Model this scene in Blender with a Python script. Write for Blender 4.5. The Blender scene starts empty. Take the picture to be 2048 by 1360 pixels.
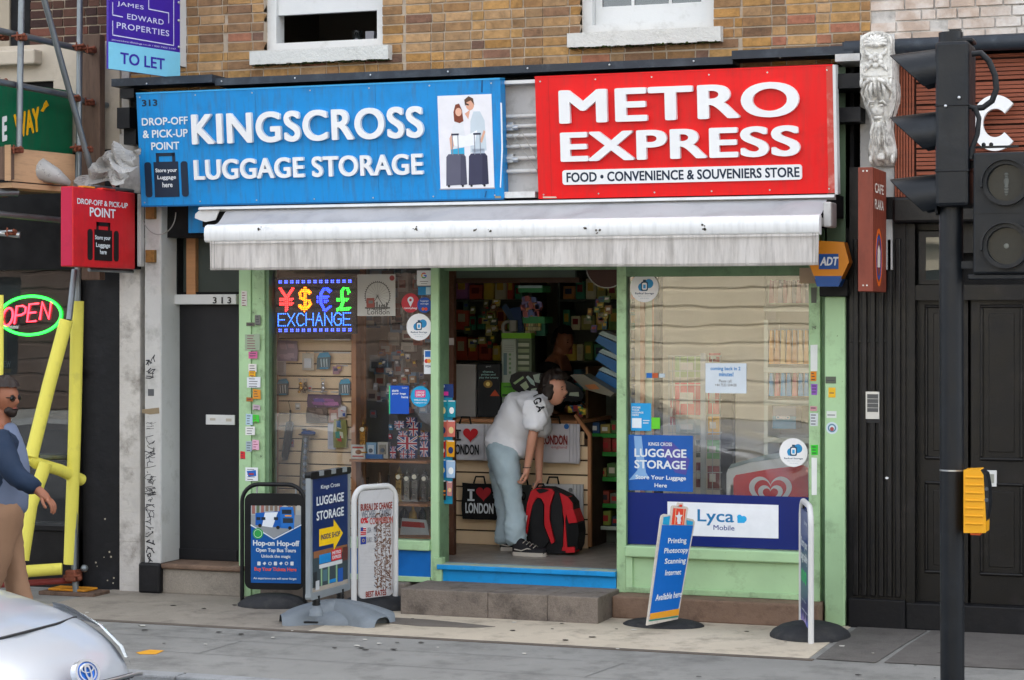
import numpy as np
import bpy, bmesh, math, random, os
from math import sin, cos, pi, radians, atan, tan, sqrt, atan2
from mathutils import Vector, Matrix
random.seed(7)
SC = bpy.context.scene
COL = SC.collection
# ---------------------------------------------------------------- camera, sky, sun, exposure
F, HY, CAMH, DEP = 4200.0, 636.0, 2.15, 15.5
YAW = atan(F/11724.0)
VD = Vector((-sin(YAW), cos(YAW), 0)); RD = Vector((cos(YAW), sin(YAW), 0)); UP = Vector((0, 0, 1))
CAM = Vector((DEP*sin(YAW), -DEP*cos(YAW), CAMH))
cd = bpy.data.cameras.new('camera'); cam = bpy.data.objects.new('camera', cd); COL.objects.link(cam)
cam.location = CAM; cam.rotation_euler = (pi/2, 0, YAW)
cd.sensor_width = 36; cd.lens = 36*F/2048; cd.shift_y = -(680-HY)/2048; cd.clip_end = 500; cd.clip_start = .1
SC.camera = cam
W = bpy.data.worlds.new("World"); SC.world = W; W.use_nodes = True
nt = W.node_tree; bg = nt.nodes['Background']
sky = nt.nodes.new('ShaderNodeTexSky'); sky.sky_type = 'NISHITA'; sky.sun_disc = False
SUN_EL, SUN_AZ = radians(47), radians(14)
sky.sun_elevation = SUN_EL; sky.sun_rotation = SUN_AZ; sky.dust_density = 4; sky.ozone_density = .6; sky.air_density = 1.0
hs = nt.nodes.new('ShaderNodeHueSaturation'); hs.inputs['Saturation'].default_value = .28
nt.links.new(sky.outputs[0], hs.inputs['Color']); nt.links.new(hs.outputs[0], bg.inputs['Color'])
bg.inputs['Strength'].default_value = .15
sl = bpy.data.lights.new('sun', 'SUN'); sl.energy = 2.0; sl.angle = radians(2); sl.color = (1, .97, .93)
so = bpy.data.objects.new('sun', sl); COL.objects.link(so)
sdir = Vector((sin(SUN_AZ)*cos(SUN_EL), cos(SUN_AZ)*cos(SUN_EL), sin(SUN_EL)))
so.rotation_euler = sdir.to_track_quat('Z', 'Y').to_euler()
SC.view_settings.view_transform = 'Standard'; SC.view_settings.look = 'None'; SC.view_settings.gamma = 1
SC.view_settings.exposure = 2.42
SC.render.engine = 'CYCLES'
SC.cycles.use_denoising = True
SC.cycles.max_bounces = 8; SC.cycles.transparent_max_bounces = 16; SC.cycles.glossy_bounces = 3; SC.cycles.diffuse_bounces = 4
SC.cycles.caustics_reflective = False; SC.cycles.caustics_refractive = False; SC.cycles.sample_clamp_indirect = 6

# ---------------------------------------------------------------- pixel rays meet real planes
def ray(px, py): return VD + RD*((px-1024)/F) + UP*((HY-py)/F)
def hit(px, py, o, n):
    r = ray(px, py); return CAM + r*((Vector(o)-CAM).dot(n)/r.dot(n))
def P(px, py, Y=0.0): return hit(px, py, (0, Y, 0), Vector((0, 1, 0)))
def G(px, py, z=0.0): return hit(px, py, (0, 0, z), Vector((0, 0, 1)))
def X(px, Y=0.0): return P(px, 636, Y).x
class Fr:
    """a plane in the world: origin, right (u), up (v), outward normal (n)"""
    def __init__(s, o, u=(1, 0, 0), v=(0, 0, 1)):
        s.o = Vector(o); s.u = Vector(u).normalized(); s.v = Vector(v).normalized(); s.n = s.u.cross(s.v).normalized()
    def uv(s, px, py):
        p = hit(px, py, s.o, s.n)-s.o; return (p.dot(s.u), p.dot(s.v))
    def pt(s, u, v, w=0): return s.o+s.u*u+s.v*v+s.n*w
    def off(s, w): return Fr(s.o+s.n*w, s.u, s.v)
def FA(Y=0.0): return Fr((0, Y, 0))          # planes parallel to the shopfront, normal to the street

# ---------------------------------------------------------------- materials
def lin(c):
    if isinstance(c, str):
        c = c.lstrip('#'); c = [int(c[i:i+2], 16)/255 for i in (0, 2, 4)]
    return [(x/12.92 if x <= .04045 else ((x+.055)/1.055)**2.4) for x in c]
MC = {}
def mat(name, col, rough=.55, metal=0, var=.12, vs=2.5, dirt=None, bump=0, bs=80, streak=0, emit=0, spec=.32, coat=0, attr=False, vs3=None, grain=0, chips=None):
    if name in MC: return MC[name]
    m = bpy.data.materials.new(name); m.use_nodes = True; n = m.node_tree.nodes; l = m.node_tree.links
    b = n['Principled BSDF']; c = lin(col)+[1]
    b.inputs['Roughness'].default_value = rough; b.inputs['Metallic'].default_value = metal
    b.inputs['Specular IOR Level'].default_value = spec; b.inputs['Coat Weight'].default_value = coat
    tc = n.new('ShaderNodeTexCoord'); mp = n.new('ShaderNodeMapping'); l.new(tc.outputs['Object'], mp.inputs[0])
    if vs3: mp.inputs['Scale'].default_value = vs3
    if attr:
        a = n.new('ShaderNodeAttribute'); a.attribute_name = 'Col'; cur = a.outputs['Color']
    else:
        a = n.new('ShaderNodeRGB'); a.outputs[0].default_value = c; cur = a.outputs[0]
    def mix(f, A, B, mode='MIX'):
        x = n.new('ShaderNodeMix'); x.data_type = 'RGBA'; x.blend_type = mode
        for s, v in ((x.inputs[0], f), (x.inputs[6], A), (x.inputs[7], B)):
            if hasattr(v, 'links') or hasattr(v, 'node'): l.new(v, s)
            else: s.default_value = v
        return x.outputs[2]
    def noise(sc, det=6, mapn=mp, ro=.6):
        t = n.new('ShaderNodeTexNoise'); t.inputs['Scale'].default_value = sc; t.inputs['Detail'].default_value = det
        t.inputs['Roughness'].default_value = ro; l.new(mapn.outputs[0], t.inputs['Vector']); return t.outputs[0]
    def rng(v, a0, a1, b0, b1):
        r = n.new('ShaderNodeMapRange'); r.inputs[1].default_value = a0; r.inputs[2].default_value = a1
        r.inputs[3].default_value = b0; r.inputs[4].default_value = b1; l.new(v, r.inputs[0]); return r.outputs[0]
    if var:
        g = rng(noise(vs), .3, .7, 1-var, 1+var*.6)
        cc = n.new('ShaderNodeCombineColor'); [l.new(g, cc.inputs[i]) for i in range(3)]
        cur = mix(1.0, cur, cc.outputs[0], 'MULTIPLY')
    if dirt:
        dc, da, ds = dirt[:3]; th = dirt[3] if len(dirt) > 3 else .5
        cur = mix(rng(noise(ds, 9, ro=.7), th, th+.22, 0, da), cur, lin(dc)+[1])
    if streak:
        m2 = n.new('ShaderNodeMapping'); m2.inputs['Scale'].default_value = (14, 14, .9); l.new(tc.outputs['Object'], m2.inputs[0])
        cur = mix(rng(noise(2.2, 8, m2), .48, .75, 0, streak), cur, lin('#4a463f')+[1])
    if chips:          # small knocks, drips and flakes that show another colour
        cur = mix(rng(noise(chips[1], 3, ro=.8), chips[2], chips[2]+.03, 0, .85), cur, lin(chips[0])+[1])
    if grain:
        g = rng(noise(230, 2), .3, .7, 1-grain, 1+grain); cc = n.new('ShaderNodeCombineColor'); [l.new(g, cc.inputs[i]) for i in range(3)]
        cur = mix(1.0, cur, cc.outputs[0], 'MULTIPLY')
    l.new(cur, b.inputs['Base Color'])
    if rough < .9 and var >= .08:
        l.new(rng(noise(vs*3), .3, .7, max(0, rough-.08), min(1, rough+.12)), b.inputs['Roughness'])
    if bump:
        bp = n.new('ShaderNodeBump'); bp.inputs['Strength'].default_value = bump; bp.inputs['Distance'].default_value = .01
        l.new(noise(bs, 6), bp.inputs['Height']); l.new(bp.outputs[0], b.inputs['Normal'])
    if emit:
        b.inputs['Emission Color'].default_value = c; b.inputs['Emission Strength'].default_value = emit
    MC[name] = m; return m
def C(h, rough=.5, **k):                       # plain paint, print or plastic of one colour
    return mat('paint_%s_%d%s' % (h.strip('#'), rough*100, 'm' if k.get('metal') else ''), h, rough, var=k.pop('var', .06), vs=k.pop('vs', 9), **k)
def glass_mat(name, tint='#ffffff', fmin=.0, rough=.0, ior=1.5, dust=.03):
    m = bpy.data.materials.new(name); m.use_nodes = True; n = m.node_tree.nodes; l = m.node_tree.links
    for x in list(n):
        if x.type != 'OUTPUT_MATERIAL': n.remove(x)
    out = [x for x in n if x.type == 'OUTPUT_MATERIAL'][0]
    tr = n.new('ShaderNodeBsdfTransparent'); tr.inputs[0].default_value = lin(tint)+[1]
    gl = n.new('ShaderNodeBsdfGlossy'); gl.inputs['Roughness'].default_value = rough
    fr = n.new('ShaderNodeFresnel'); fr.inputs['IOR'].default_value = ior
    tc = n.new('ShaderNodeTexCoord'); bp = n.new('ShaderNodeBump'); t = n.new('ShaderNodeTexNoise'); t.inputs['Scale'].default_value = 1.3
    bp.inputs['Strength'].default_value = .05; bp.inputs['Distance'].default_value = .02
    l.new(tc.outputs['Object'], t.inputs['Vector']); l.new(t.outputs[0], bp.inputs['Height']); l.new(bp.outputs[0], gl.inputs['Normal'])
    ad = n.new('ShaderNodeMath'); ad.operation = 'ADD'; ad.use_clamp = True; ad.inputs[1].default_value = fmin; l.new(fr.outputs[0], ad.inputs[0])
    mx = n.new('ShaderNodeMixShader'); l.new(ad.outputs[0], mx.inputs[0]); l.new(tr.outputs[0], mx.inputs[1]); l.new(gl.outputs[0], mx.inputs[2])
    df = n.new('ShaderNodeBsdfDiffuse'); df.inputs[0].default_value = (.6, .6, .57, 1)
    m2 = n.new('ShaderNodeMixShader'); t2 = n.new('ShaderNodeTexNoise'); t2.inputs['Scale'].default_value = 2.0; t2.inputs['Detail'].default_value = 8
    l.new(tc.outputs['Object'], t2.inputs['Vector'])
    r = n.new('ShaderNodeMapRange'); r.inputs[1].default_value = .4; r.inputs[2].default_value = .7; r.inputs[3].default_value = dust*.4; r.inputs[4].default_value = dust*2
    l.new(t2.outputs[0], r.inputs[0]); l.new(r.outputs[0], m2.inputs[0]); l.new(mx.outputs[0], m2.inputs[1]); l.new(df.outputs[0], m2.inputs[2])
    l.new(m2.outputs[0], out.inputs[0]); MC[name] = m; return m

# ---------------------------------------------------------------- objects
LOC = {}
def setp(o, label=None, cat=None, group=None, kind=None):
    for k, v in (('label', label), ('category', cat), ('group', group), ('kind', kind)):
        if v: o[k] = v
    return o
def thing(name, label, cat, loc=(0, 0, 0), rz=0, group=None):
    o = bpy.data.objects.new(name, None); COL.objects.link(o); o.location = loc; o.rotation_euler = (0, 0, rz); o.empty_display_size = .1
    LOC[o.name] = Vector(loc); return setp(o, label, cat, group)
FONTS = {}
def font(k):
    if k in FONTS: return FONTS[k]
    f = None
    if k == 'inter':
        try: f = bpy.data.fonts.load(os.path.join(bpy.utils.system_resource('DATAFILES'), 'fonts', 'Inter.woff2'))
        except Exception: f = None
    FONTS[k] = f; return f
TXT = {}
from mathutils.geometry import delaunay_2d_cdt
def text_geo(s, bold=0, fnt='bf', space=1.0, res=3):
    """a line of writing as flat triangles with its outline edges and bounds; heavier weights are one merged thickened outline"""
    key = (s, bold, fnt, space, res)
    if key in TXT: return TXT[key]
    cu = bpy.data.curves.new('t', 'FONT'); cu.body = s; cu.size = 1
    f = font(fnt)
    if f: cu.font = f
    cu.space_character = space; cu.resolution_u = res
    o = bpy.data.objects.new('t', cu); COL.objects.link(o)
    dg = bpy.context.evaluated_depsgraph_get(); me = bpy.data.meshes.new_from_object(o.evaluated_get(dg))
    vs = [v.co.to_2d() for v in me.vertices]; fs = [tuple(p.vertices) for p in me.polygons]
    bpy.data.objects.remove(o); bpy.data.curves.remove(cu); bpy.data.meshes.remove(me)
    if bold:
        by = bold*.8; st = [(bold, 0), (-bold, 0), (0, by), (0, -by), (bold*.8, by*.8), (-bold*.8, by*.8), (bold*.8, -by*.8), (-bold*.8, -by*.8)] if bold > .022 and len(s) < 17 else [(bold, by), (-bold, by), (bold, -by), (-bold, -by)]
        ring = {}
        for f in fs:
            for a, b in zip(f, f[1:]+f[:1]):
                if (b, a) in ring: del ring[(b, a)]
                else: ring[(a, b)] = 1
        V_ = []; E_ = []
        for k, (x, y) in enumerate(st):
            n = len(V_); V_ += [v+Vector((x+k*1e-5, y)) for v in vs]; E_ += [(n+a, n+b) for a, b in ring]
        r = delaunay_2d_cdt(V_, E_, [], 0, 1e-5); A = np.array([v[:] for v in vs]); T = np.array([A[list(f)[:3]] for f in fs]) if all(len(f) == 3 for f in fs) else np.array([A[[f[0], f[q], f[q+1]]] for f in fs for q in range(1, len(f)-1)])
        O = np.array([v[:] for v in r[0]]); FO = [tuple(f) for f in r[2]]; Cn = np.array([O[list(f)].mean(0) for f in FO]); ins = np.zeros(len(FO), bool)
        for k, (x, y) in enumerate(st):
            q = Cn-np.array([x+k*1e-5, y]); d = []
            for e in range(3):
                a = T[:, e]; b = T[:, (e+1) % 3]; d.append((b[None, :, 0]-a[None, :, 0])*(q[:, None, 1]-a[None, :, 1])-(b[None, :, 1]-a[None, :, 1])*(q[:, None, 0]-a[None, :, 0]))
            ins |= (((d[0] >= 0) & (d[1] >= 0) & (d[2] >= 0)) | ((d[0] <= 0) & (d[1] <= 0) & (d[2] <= 0))).any(1)
        vs = [Vector(v) for v in r[0]]; fs = [f for f, g in zip(FO, ins) if g]
        used = sorted({i for f in fs for i in f}); mp = {o: n for n, o in enumerate(used)}; vs = [vs[i] for i in used]; fs = [tuple(mp[i] for i in f) for f in fs]
    cnt = {}
    for f in fs:
        for a, b in zip(f, f[1:]+f[:1]):
            if (b, a) in cnt: del cnt[(b, a)]
            else: cnt[(a, b)] = 1
    xs = [v.x for v in vs]; ys = [v.y for v in vs]
    TXT[key] = (vs, fs, list(cnt), min(xs), max(xs), min(ys), max(ys)); return TXT[key]
class MB:
    def __init__(s): s.v = []; s.f = []; s.m = []; s.mats = []; s.sm = []; s.cols = None; s.T = None
    def mi(s, m):
        if m is None: m = C('#808080')
        if m not in s.mats: s.mats.append(m)
        return s.mats.index(m)
    def add(s, vs, fs, m, smooth=False):
        b = len(s.v); k = s.mi(m)
        s.v += [(s.T @ Vector(v)) if s.T else Vector(v) for v in vs]
        for f in fs: s.f.append(tuple(b+i for i in f)); s.m.append(k); s.sm.append(smooth)
        return s
    def hexa(s, p, m):        # eight points, bottom four then top four
        return s.add(p, [(0, 3, 2, 1), (4, 5, 6, 7), (0, 1, 5, 4), (1, 2, 6, 5), (2, 3, 7, 6), (3, 0, 4, 7)], m)
    def box(s, x0, x1, y0, y1, z0, z1, m):
        x0, x1 = sorted((x0, x1)); y0, y1 = sorted((y0, y1)); z0, z1 = sorted((z0, z1))
        return s.hexa([(x0, y0, z0), (x1, y0, z0), (x1, y1, z0), (x0, y1, z0), (x0, y0, z1), (x1, y0, z1), (x1, y1, z1), (x0, y1, z1)], m)
    def bbox(s, x0, x1, y0, y1, z0, z1, m, b=.006):   # box with chamfered long edges (both ways)
        x0, x1 = sorted((x0, x1)); y0, y1 = sorted((y0, y1)); z0, z1 = sorted((z0, z1))
        b = min(b, (x1-x0)*.4, (y1-y0)*.4, (z1-z0)*.4); bm = bmesh.new(); bmesh.ops.create_cube(bm, size=1)
        for v in bm.verts: v.co = Vector(((x0+x1)/2+v.co.x*(x1-x0), (y0+y1)/2+v.co.y*(y1-y0), (z0+z1)/2+v.co.z*(z1-z0)))
        bmesh.ops.bevel(bm, geom=list(bm.edges), offset=b, segments=2, affect='EDGES', profile=.5)
        bm.verts.index_update(); s.add([v.co.copy() for v in bm.verts], [[v.index for v in f.verts] for f in bm.faces], m, False); bm.free(); return s
    def frbox(s, fr, u0, u1, v0, v1, w0, w1, m):
        return s.hexa([fr.pt(u0, v0, w0), fr.pt(u1, v0, w0), fr.pt(u1, v0, w1), fr.pt(u0, v0, w1), fr.pt(u0, v1, w0), fr.pt(u1, v1, w0), fr.pt(u1, v1, w1), fr.pt(u0, v1, w1)], m)
    def px(s, fr, x0, y0, x1, y1, m, w0=0, w1=.002):   # top-left and bottom-right picture corners of a rectangle lying in plane fr
        a = fr.uv(x0, y0); b = fr.uv(x1, y1); return s.frbox(fr, a[0], b[0], b[1], a[1], w0, w1, m)
    def poly(s, fr, pts, w0, w1, m, smooth=False):     # extruded outline (u, v)
        n = len(pts); ar = sum(pts[i][0]*pts[(i+1) % n][1]-pts[(i+1) % n][0]*pts[i][1] for i in range(n))
        if ar < 0: pts = pts[::-1]
        vs = [fr.pt(u, v, w0) for u, v in pts]+[fr.pt(u, v, w1) for u, v in pts]
        s.add(vs, [tuple(range(n, 2*n)), tuple(range(n-1, -1, -1))], m)
        s.add(vs, [(i, (i+1) % n, n+(i+1) % n, n+i) for i in range(n)], m, smooth); return s
    def pxpoly(s, fr, pts, m, w0=0, w1=.002): return s.poly(fr, [fr.uv(*p) for p in pts], w0, w1, m)
    def disc(s, fr, u, v, r, m, w0=0, w1=.002, n=28, r2=None):
        r2 = r2 or r; return s.poly(fr, [(u+r*cos(2*pi*i/n), v+r2*sin(2*pi*i/n)) for i in range(n)], w0, w1, m)
    def pxdisc(s, fr, cx, cy, rx, m, w0=0, w1=.002, k=1.0):
        a = fr.uv(cx, cy); b = fr.uv(cx+rx, cy); r = abs(b[0]-a[0]); return s.disc(fr, a[0], a[1], r, m, w0, w1, 28, r*k)
    def ring(s, fr, u, v, r, ri, m, w0=0, w1=.002, n=32, k=1.0, a0=0, a1=2*pi):
        vs = []; full = abs(a1-a0-2*pi) < 1e-6; cnt = n if full else n+1
        for i in range(cnt):
            a = a0+(a1-a0)*i/n
            for q, w in ((r, w0), (r, w1), (ri, w1), (ri, w0)): vs.append(fr.pt(u+q*cos(a), v+q*k*sin(a), w))
        fs = []
        for i in range(n):
            j = (i+1) % cnt
            for q in range(4): fs.append((i*4+q, j*4+q, j*4+(q+1) % 4, i*4+(q+1) % 4))
        return s.add(vs, fs, m)
    def rrect(s, fr, u0, u1, v0, v1, r, m, w0=0, w1=.002, n=5):
        pts = []
        for cx, cy, a0 in ((u1-r, v0+r, -90), (u1-r, v1-r, 0), (u0+r, v1-r, 90), (u0+r, v0+r, 180)):
            for i in range(n+1):
                a = radians(a0+90*i/n); pts.append((cx+r*cos(a), cy+r*sin(a)))
        return s.poly(fr, pts, w0, w1, m)
    def pxrr(s, fr, x0, y0, x1, y1, m, r=.02, w0=0, w1=.002):
        a = fr.uv(x0, y0); b = fr.uv(x1, y1); return s.rrect(fr, a[0], b[0], b[1], a[1], r, m, w0, w1)
    def text(s, fr, t, u0, u1, v0, v1, m, w0=0, w1=.003, bold=0, fnt='bf', shear=0, space=1.0, mirror=False):
        deep = w1-w0 > .006; vs, fs, ed, a, b, c, d = text_geo(t, bold, fnt, space, 7 if deep else 3)
        sx = (u1-u0)/(b-a); sy = (v1-v0)/(d-c)
        def q(p, w):
            y = v0+(p.y-c)*sy; x = u0+(p.x-a)*sx+shear*(y-v0); return fr.pt(u0+u1-x if mirror else x, y, w)
        s.add([q(p, w1) for p in vs], fs, m)
        if deep:
            n = len(vs); s.add([q(p, w1) for p in vs]+[q(p, w0) for p in vs], [(a_, n+a_, n+b_, b_) for a_, b_ in ed], m)
        return s
    def pxtext(s, fr, t, x0, y0, x1, y1, m, **k):       # top-left and bottom-right picture corners of the written line
        a = fr.uv(x0, y0); b = fr.uv(x1, y1); return s.text(fr, t, a[0], b[0], b[1], a[1], m, **k)
    def line(s, fr, pts, wd, m, w0=0, w1=.002, px=True):  # a stroke lying in a plane
        q = [fr.uv(*p) for p in pts] if px else pts
        for (a, b), (c, d) in zip(q, q[1:]):
            L = sqrt((c-a)**2+(d-b)**2) or 1e-6; nx, ny = -(d-b)/L*wd/2, (c-a)/L*wd/2; ex, ey = (c-a)/L*wd*.3, (d-b)/L*wd*.3
            s.add([fr.pt(a-ex+nx, b-ey+ny, w1), fr.pt(a-ex-nx, b-ey-ny, w1), fr.pt(c+ex-nx, d+ey-ny, w1), fr.pt(c+ex+nx, d+ey+ny, w1)], [(0, 1, 2, 3)], m)
        return s
    def cyl(s, p0, p1, r0, m, r1=None, n=16, cap=True, smooth=True):
        p0 = Vector(p0); p1 = Vector(p1); r1 = r0 if r1 is None else r1
        d = (p1-p0).normalized(); a = d.orthogonal().normalized(); b = d.cross(a)
        vs = [p0+(a*cos(2*pi*i/n)+b*sin(2*pi*i/n))*r0 for i in range(n)]+[p1+(a*cos(2*pi*i/n)+b*sin(2*pi*i/n))*r1 for i in range(n)]
        s.add(vs, [(i, (i+1) % n, n+(i+1) % n, n+i) for i in range(n)], m, smooth)
        if cap: s.add(vs, [tuple(range(n-1, -1, -1)), tuple(range(n, 2*n))], m)
        return s
    def tube(s, pts, r, m, n=10, cap=True, closed=False, flat=None):
        pts = [Vector(p) for p in pts]; N = len(pts); rs = r if isinstance(r, (list, tuple)) else [r]*N
        vs = []; a = None
        for i, p in enumerate(pts):
            d = (pts[(i+1) % N]-pts[i-1]) if closed else (pts[min(i+1, N-1)]-pts[max(i-1, 0)]); d.normalize()
            if a is None: a = d.orthogonal().normalized()
            a = (a-d*a.dot(d)); a = a.normalized() if a.length > 1e-6 else d.orthogonal().normalized(); b = d.cross(a)
            vs += [p+(a*cos(2*pi*k/n)+b*sin(2*pi*k/n))*rs[i] for k in range(n)]
        fs = []
        for i in range(N if closed else N-1):
            j = (i+1) % N
            fs += [(i*n+k, i*n+(k+1) % n, j*n+(k+1) % n, j*n+k) for k in range(n)]
        s.add(vs, fs, m, True)
        if cap and not closed: s.add(vs, [tuple(range(n-1, -1, -1)), tuple(range((N-1)*n, N*n))], m)
        return s
    def lathe(s, prof, m, c=(0, 0, 0), n=24, sx=1, sy=1):     # profile (radius, z)
        c = Vector(c); vs = [c+Vector((r*cos(2*pi*k/n)*sx, r*sin(2*pi*k/n)*sy, z)) for r, z in prof for k in range(n)]
        fs = [(i*n+k, i*n+(k+1) % n, (i+1)*n+(k+1) % n, (i+1)*n+k) for i in range(len(prof)-1) for k in range(n)]
        s.add(vs, fs, m, True); s.add(vs, [tuple(range(n-1, -1, -1)), tuple(range((len(prof)-1)*n, len(prof)*n))], m); return s
    def ball(s, c, rx, ry, rz, m, n=14, k=9):
        prof = [(max(sin(pi*i/k), .02), -cos(pi*i/k)) for i in range(k+1)]; c = Vector(c)
        vs = [c+Vector((r*cos(2*pi*j/n)*rx, r*sin(2*pi*j/n)*ry, z*rz)) for r, z in prof for j in range(n)]
        fs = [(i*n+j, i*n+(j+1) % n, (i+1)*n+(j+1) % n, (i+1)*n+j) for i in range(k) for j in range(n)]
        return s.add(vs, fs, m, True)
    def grid(s, fn, nu, nv, m, smooth=True, thick=0):
        vs = [Vector(fn(i/nu, j/nv)) for j in range(nv+1) for i in range(nu+1)]
        fs = [(j*(nu+1)+i, j*(nu+1)+i+1, (j+1)*(nu+1)+i+1, (j+1)*(nu+1)+i) for j in range(nv) for i in range(nu)]
        return s.add(vs, fs, m, smooth)
    def build(s, name, parent=None, local=False, label=None, cat=None, group=None, kind=None, subsurf=0, bevel=0, solid=0):
        me = bpy.data.meshes.new(name); loc = Vector((0, 0, 0))
        if parent is not None:
            LOC_p = LOC.get(parent.name, Vector((0, 0, 0)))
            if not local: loc = LOC_p
        elif not local and s.v:
            loc = Vector((sum(v.x for v in s.v)/len(s.v), sum(v.y for v in s.v)/len(s.v), min(v.z for v in s.v)))
        me.from_pydata([v-loc for v in s.v], [], s.f)
        for m in s.mats: me.materials.append(m)
        me.polygons.foreach_set('material_index', s.m); me.polygons.foreach_set('use_smooth', s.sm)
        if s.cols:
            a = me.color_attributes.new('Col', 'FLOAT_COLOR', 'CORNER'); i = 0
            for fi, p in enumerate(me.polygons):
                for _ in p.vertices: a.data[i].color = s.cols[fi]; i += 1
        me.validate(); me.update()
        o = bpy.data.objects.new(name, me); COL.objects.link(o)
        if parent is not None:
            o.parent = parent; LOC[o.name] = LOC.get(parent.name, Vector((0, 0, 0))) if not local else Vector((0, 0, 0))
            if not local: LOC[o.name] = LOC.get(parent.name, Vector((0, 0, 0)))
        else: o.location = loc; LOC[o.name] = loc
        if bevel:
            q = o.modifiers.new('b', 'BEVEL'); q.width = bevel; q.segments = 2; q.limit_method = 'ANGLE'; q.angle_limit = radians(40)
        if solid:
            q = o.modifiers.new('s', 'SOLIDIFY'); q.thickness = solid; q.offset = 0
        if subsurf:
            q = o.modifiers.new('u', 'SUBSURF'); q.levels = subsurf; q.render_levels = subsurf
        return setp(o, label, cat, group, kind)
def arc(cx, cz, r, a0, a1, n=8): return [(cx+r*cos(radians(a0+(a1-a0)*i/n)), cz+r*sin(radians(a0+(a1-a0)*i/n))) for i in range(n+1)]
def rnd(a, b): return random.uniform(a, b)
# ================================================================ materials of the setting
m_green = mat('green_paint', '#a6c79a', .42, chips=('#4a5040', 16, .71), var=.1, vs=2, dirt=('#5d6b52', .55, 5, .56), bump=.12, bs=30)
m_green2 = mat('green_paint_grubby', '#9fbf92', .45, chips=('#43483a', 18, .68), var=.16, vs=4, dirt=('#55604a', .7, 9, .5), bump=.15, bs=40)
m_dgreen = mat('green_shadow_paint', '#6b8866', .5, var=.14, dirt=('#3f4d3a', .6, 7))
m_blue = mat('step_blue', '#1592d6', .45, chips=('#8fae9a', 18, .7), var=.1, dirt=('#0f5d8c', .5, 7), bump=.1)
m_white = mat('white_painted_timber', '#cfd0cf', .45, var=.06, dirt=('#8d8a80', .5, 6, .55), bump=.1)
m_wgrime = mat('white_grimy_paint', '#bcbbb9', .6, var=.1, dirt=('#6f6c68', .65, 5, .5), bump=.35, bs=25)
m_wrough = mat('white_rough_masonry', '#c6c2bd', .85, var=.16, dirt=('#5f5852', .75, 5, .48), bump=.8, bs=14)
m_black = mat('black_gloss_timber', '#0b0a0b', .36, var=.3, dirt=('#2c282a', .6, 5, .53), bump=.12)
m_blackm = mat('black_masonry_paint', '#0c0c10', .55, var=.3, dirt=('#2a2b30', .5, 3, .55), bump=.3, bs=18)
m_door = mat('door_charcoal', '#141418', .5, var=.15, bump=.05)
m_conc = mat('step_concrete', '#7b7168', .88, grain=.25, chips=('#a39a8e', 14, .72), var=.2, vs=3, dirt=('#37322e', .75, 5, .48), bump=.7, bs=45)
m_brown = mat('brown_stone', '#7d6656', .85, grain=.2, chips=('#b5a28e', 12, .72), var=.2, vs=3, dirt=('#45362d', .7, 6, .48), bump=.6, bs=40)
m_lead = mat('lead_flashing', '#2b323b', .5, var=.2, dirt=('#5b636b', .5, 5), bump=.2)
m_dark = mat('dark_void', '#0b0b0d', .8, var=.1)
m_metal = mat('galvanised_tube', '#80868a', .42, metal=.75, var=.15, dirt=('#5c4436', .55, 7, .56), bump=.1)
m_alum = mat('aluminium_trim', '#b9bcbf', .32, metal=.85, var=.08)
m_wood = mat('bare_timber', '#b5835a', .6, var=.18, vs=2, vs3=(1, 1, 9), bump=.2)
m_oldwood = mat('weathered_board', '#6a5548', .8, var=.3, vs=2, vs3=(7, 7, 1), dirt=('#35291f', .5, 5), bump=.4)
m_ply = mat('pale_board', '#c09a76', .7, var=.22, vs=2, vs3=(1, 1, 8), dirt=('#6b5340', .5, 4, .5), bump=.3)
m_rubber = mat('rubber_base', '#2b2c2f', .75, var=.15, dirt=('#5a5853', .4, 6, .5), bump=.5, bs=120)
m_glass = glass_mat('shop_glass', fmin=.02, dust=.01)
m_glass2 = glass_mat('dark_glass', '#b9c2c4', fmin=.05, dust=.02)
m_glassr = glass_mat('display_glass', fmin=.03, dust=.03)
m_slat = mat('slatwall_board', '#e8cda8', .5, var=.06, vs=1.5, vs3=(6, 6, 1), bump=.05)
m_ivory = mat('cream_render', '#b9ae9e', .8, var=.12, dirt=('#77695b', .55, 3, .55), bump=.25)
# ================================================================ ground
m_pave = mat('footway_asphalt', '#868581', .85, grain=.28, chips=('#a9a69e', 9, .77), var=.14, vs=1.2, dirt=('#555451', .65, 3.2, .47), bump=.35, bs=120)
m_slab = mat('slab_stone', '#64605c', .8, grain=.3, chips=('#b0aaa0', 14, .72), var=.2, vs=2, dirt=('#3e3b38', .6, 3.5, .48), bump=.5, bs=60)
m_terr = mat('terrazzo_cream', '#c0b4a1', .7, grain=.14, chips=('#5b534a', 13, .745), var=.14, vs=1.5, dirt=('#6e665b', .8, 3.0, .49), bump=.2, bs=70)
m_terrg = mat('forecourt_concrete', '#8f877c', .85, grain=.25, chips=('#c9c2b6', 12, .73), var=.16, vs=1.8, dirt=('#4f4943', .7, 3, .5), bump=.35, bs=60)
m_kerb = mat('granite_kerb', '#8c8e8f', .8, grain=.35, var=.15, bs=90, bump=.5, dirt=('#5b5b5a', .5, 8))
m_road = mat('road_asphalt', '#4c4d50', .9, var=.22, vs=14, bump=1.0, bs=160, dirt=('#2e2f31', .5, 3))
KY = -3.28
MB().box(-60, 60, -60, KY-.15, -.6, -.12, m_road).build('road', kind='structure')
MB().box(-60, 60, KY, 12, -.5, 0, m_pave).build('pavement', kind='structure')
b = MB()
for i in range(-13, 14): b.bbox(i*.915, i*.915+.905, KY-.15, KY-.003, -.3, .004, m_kerb, .012)
b.build('kerb', kind='structure')
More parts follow.
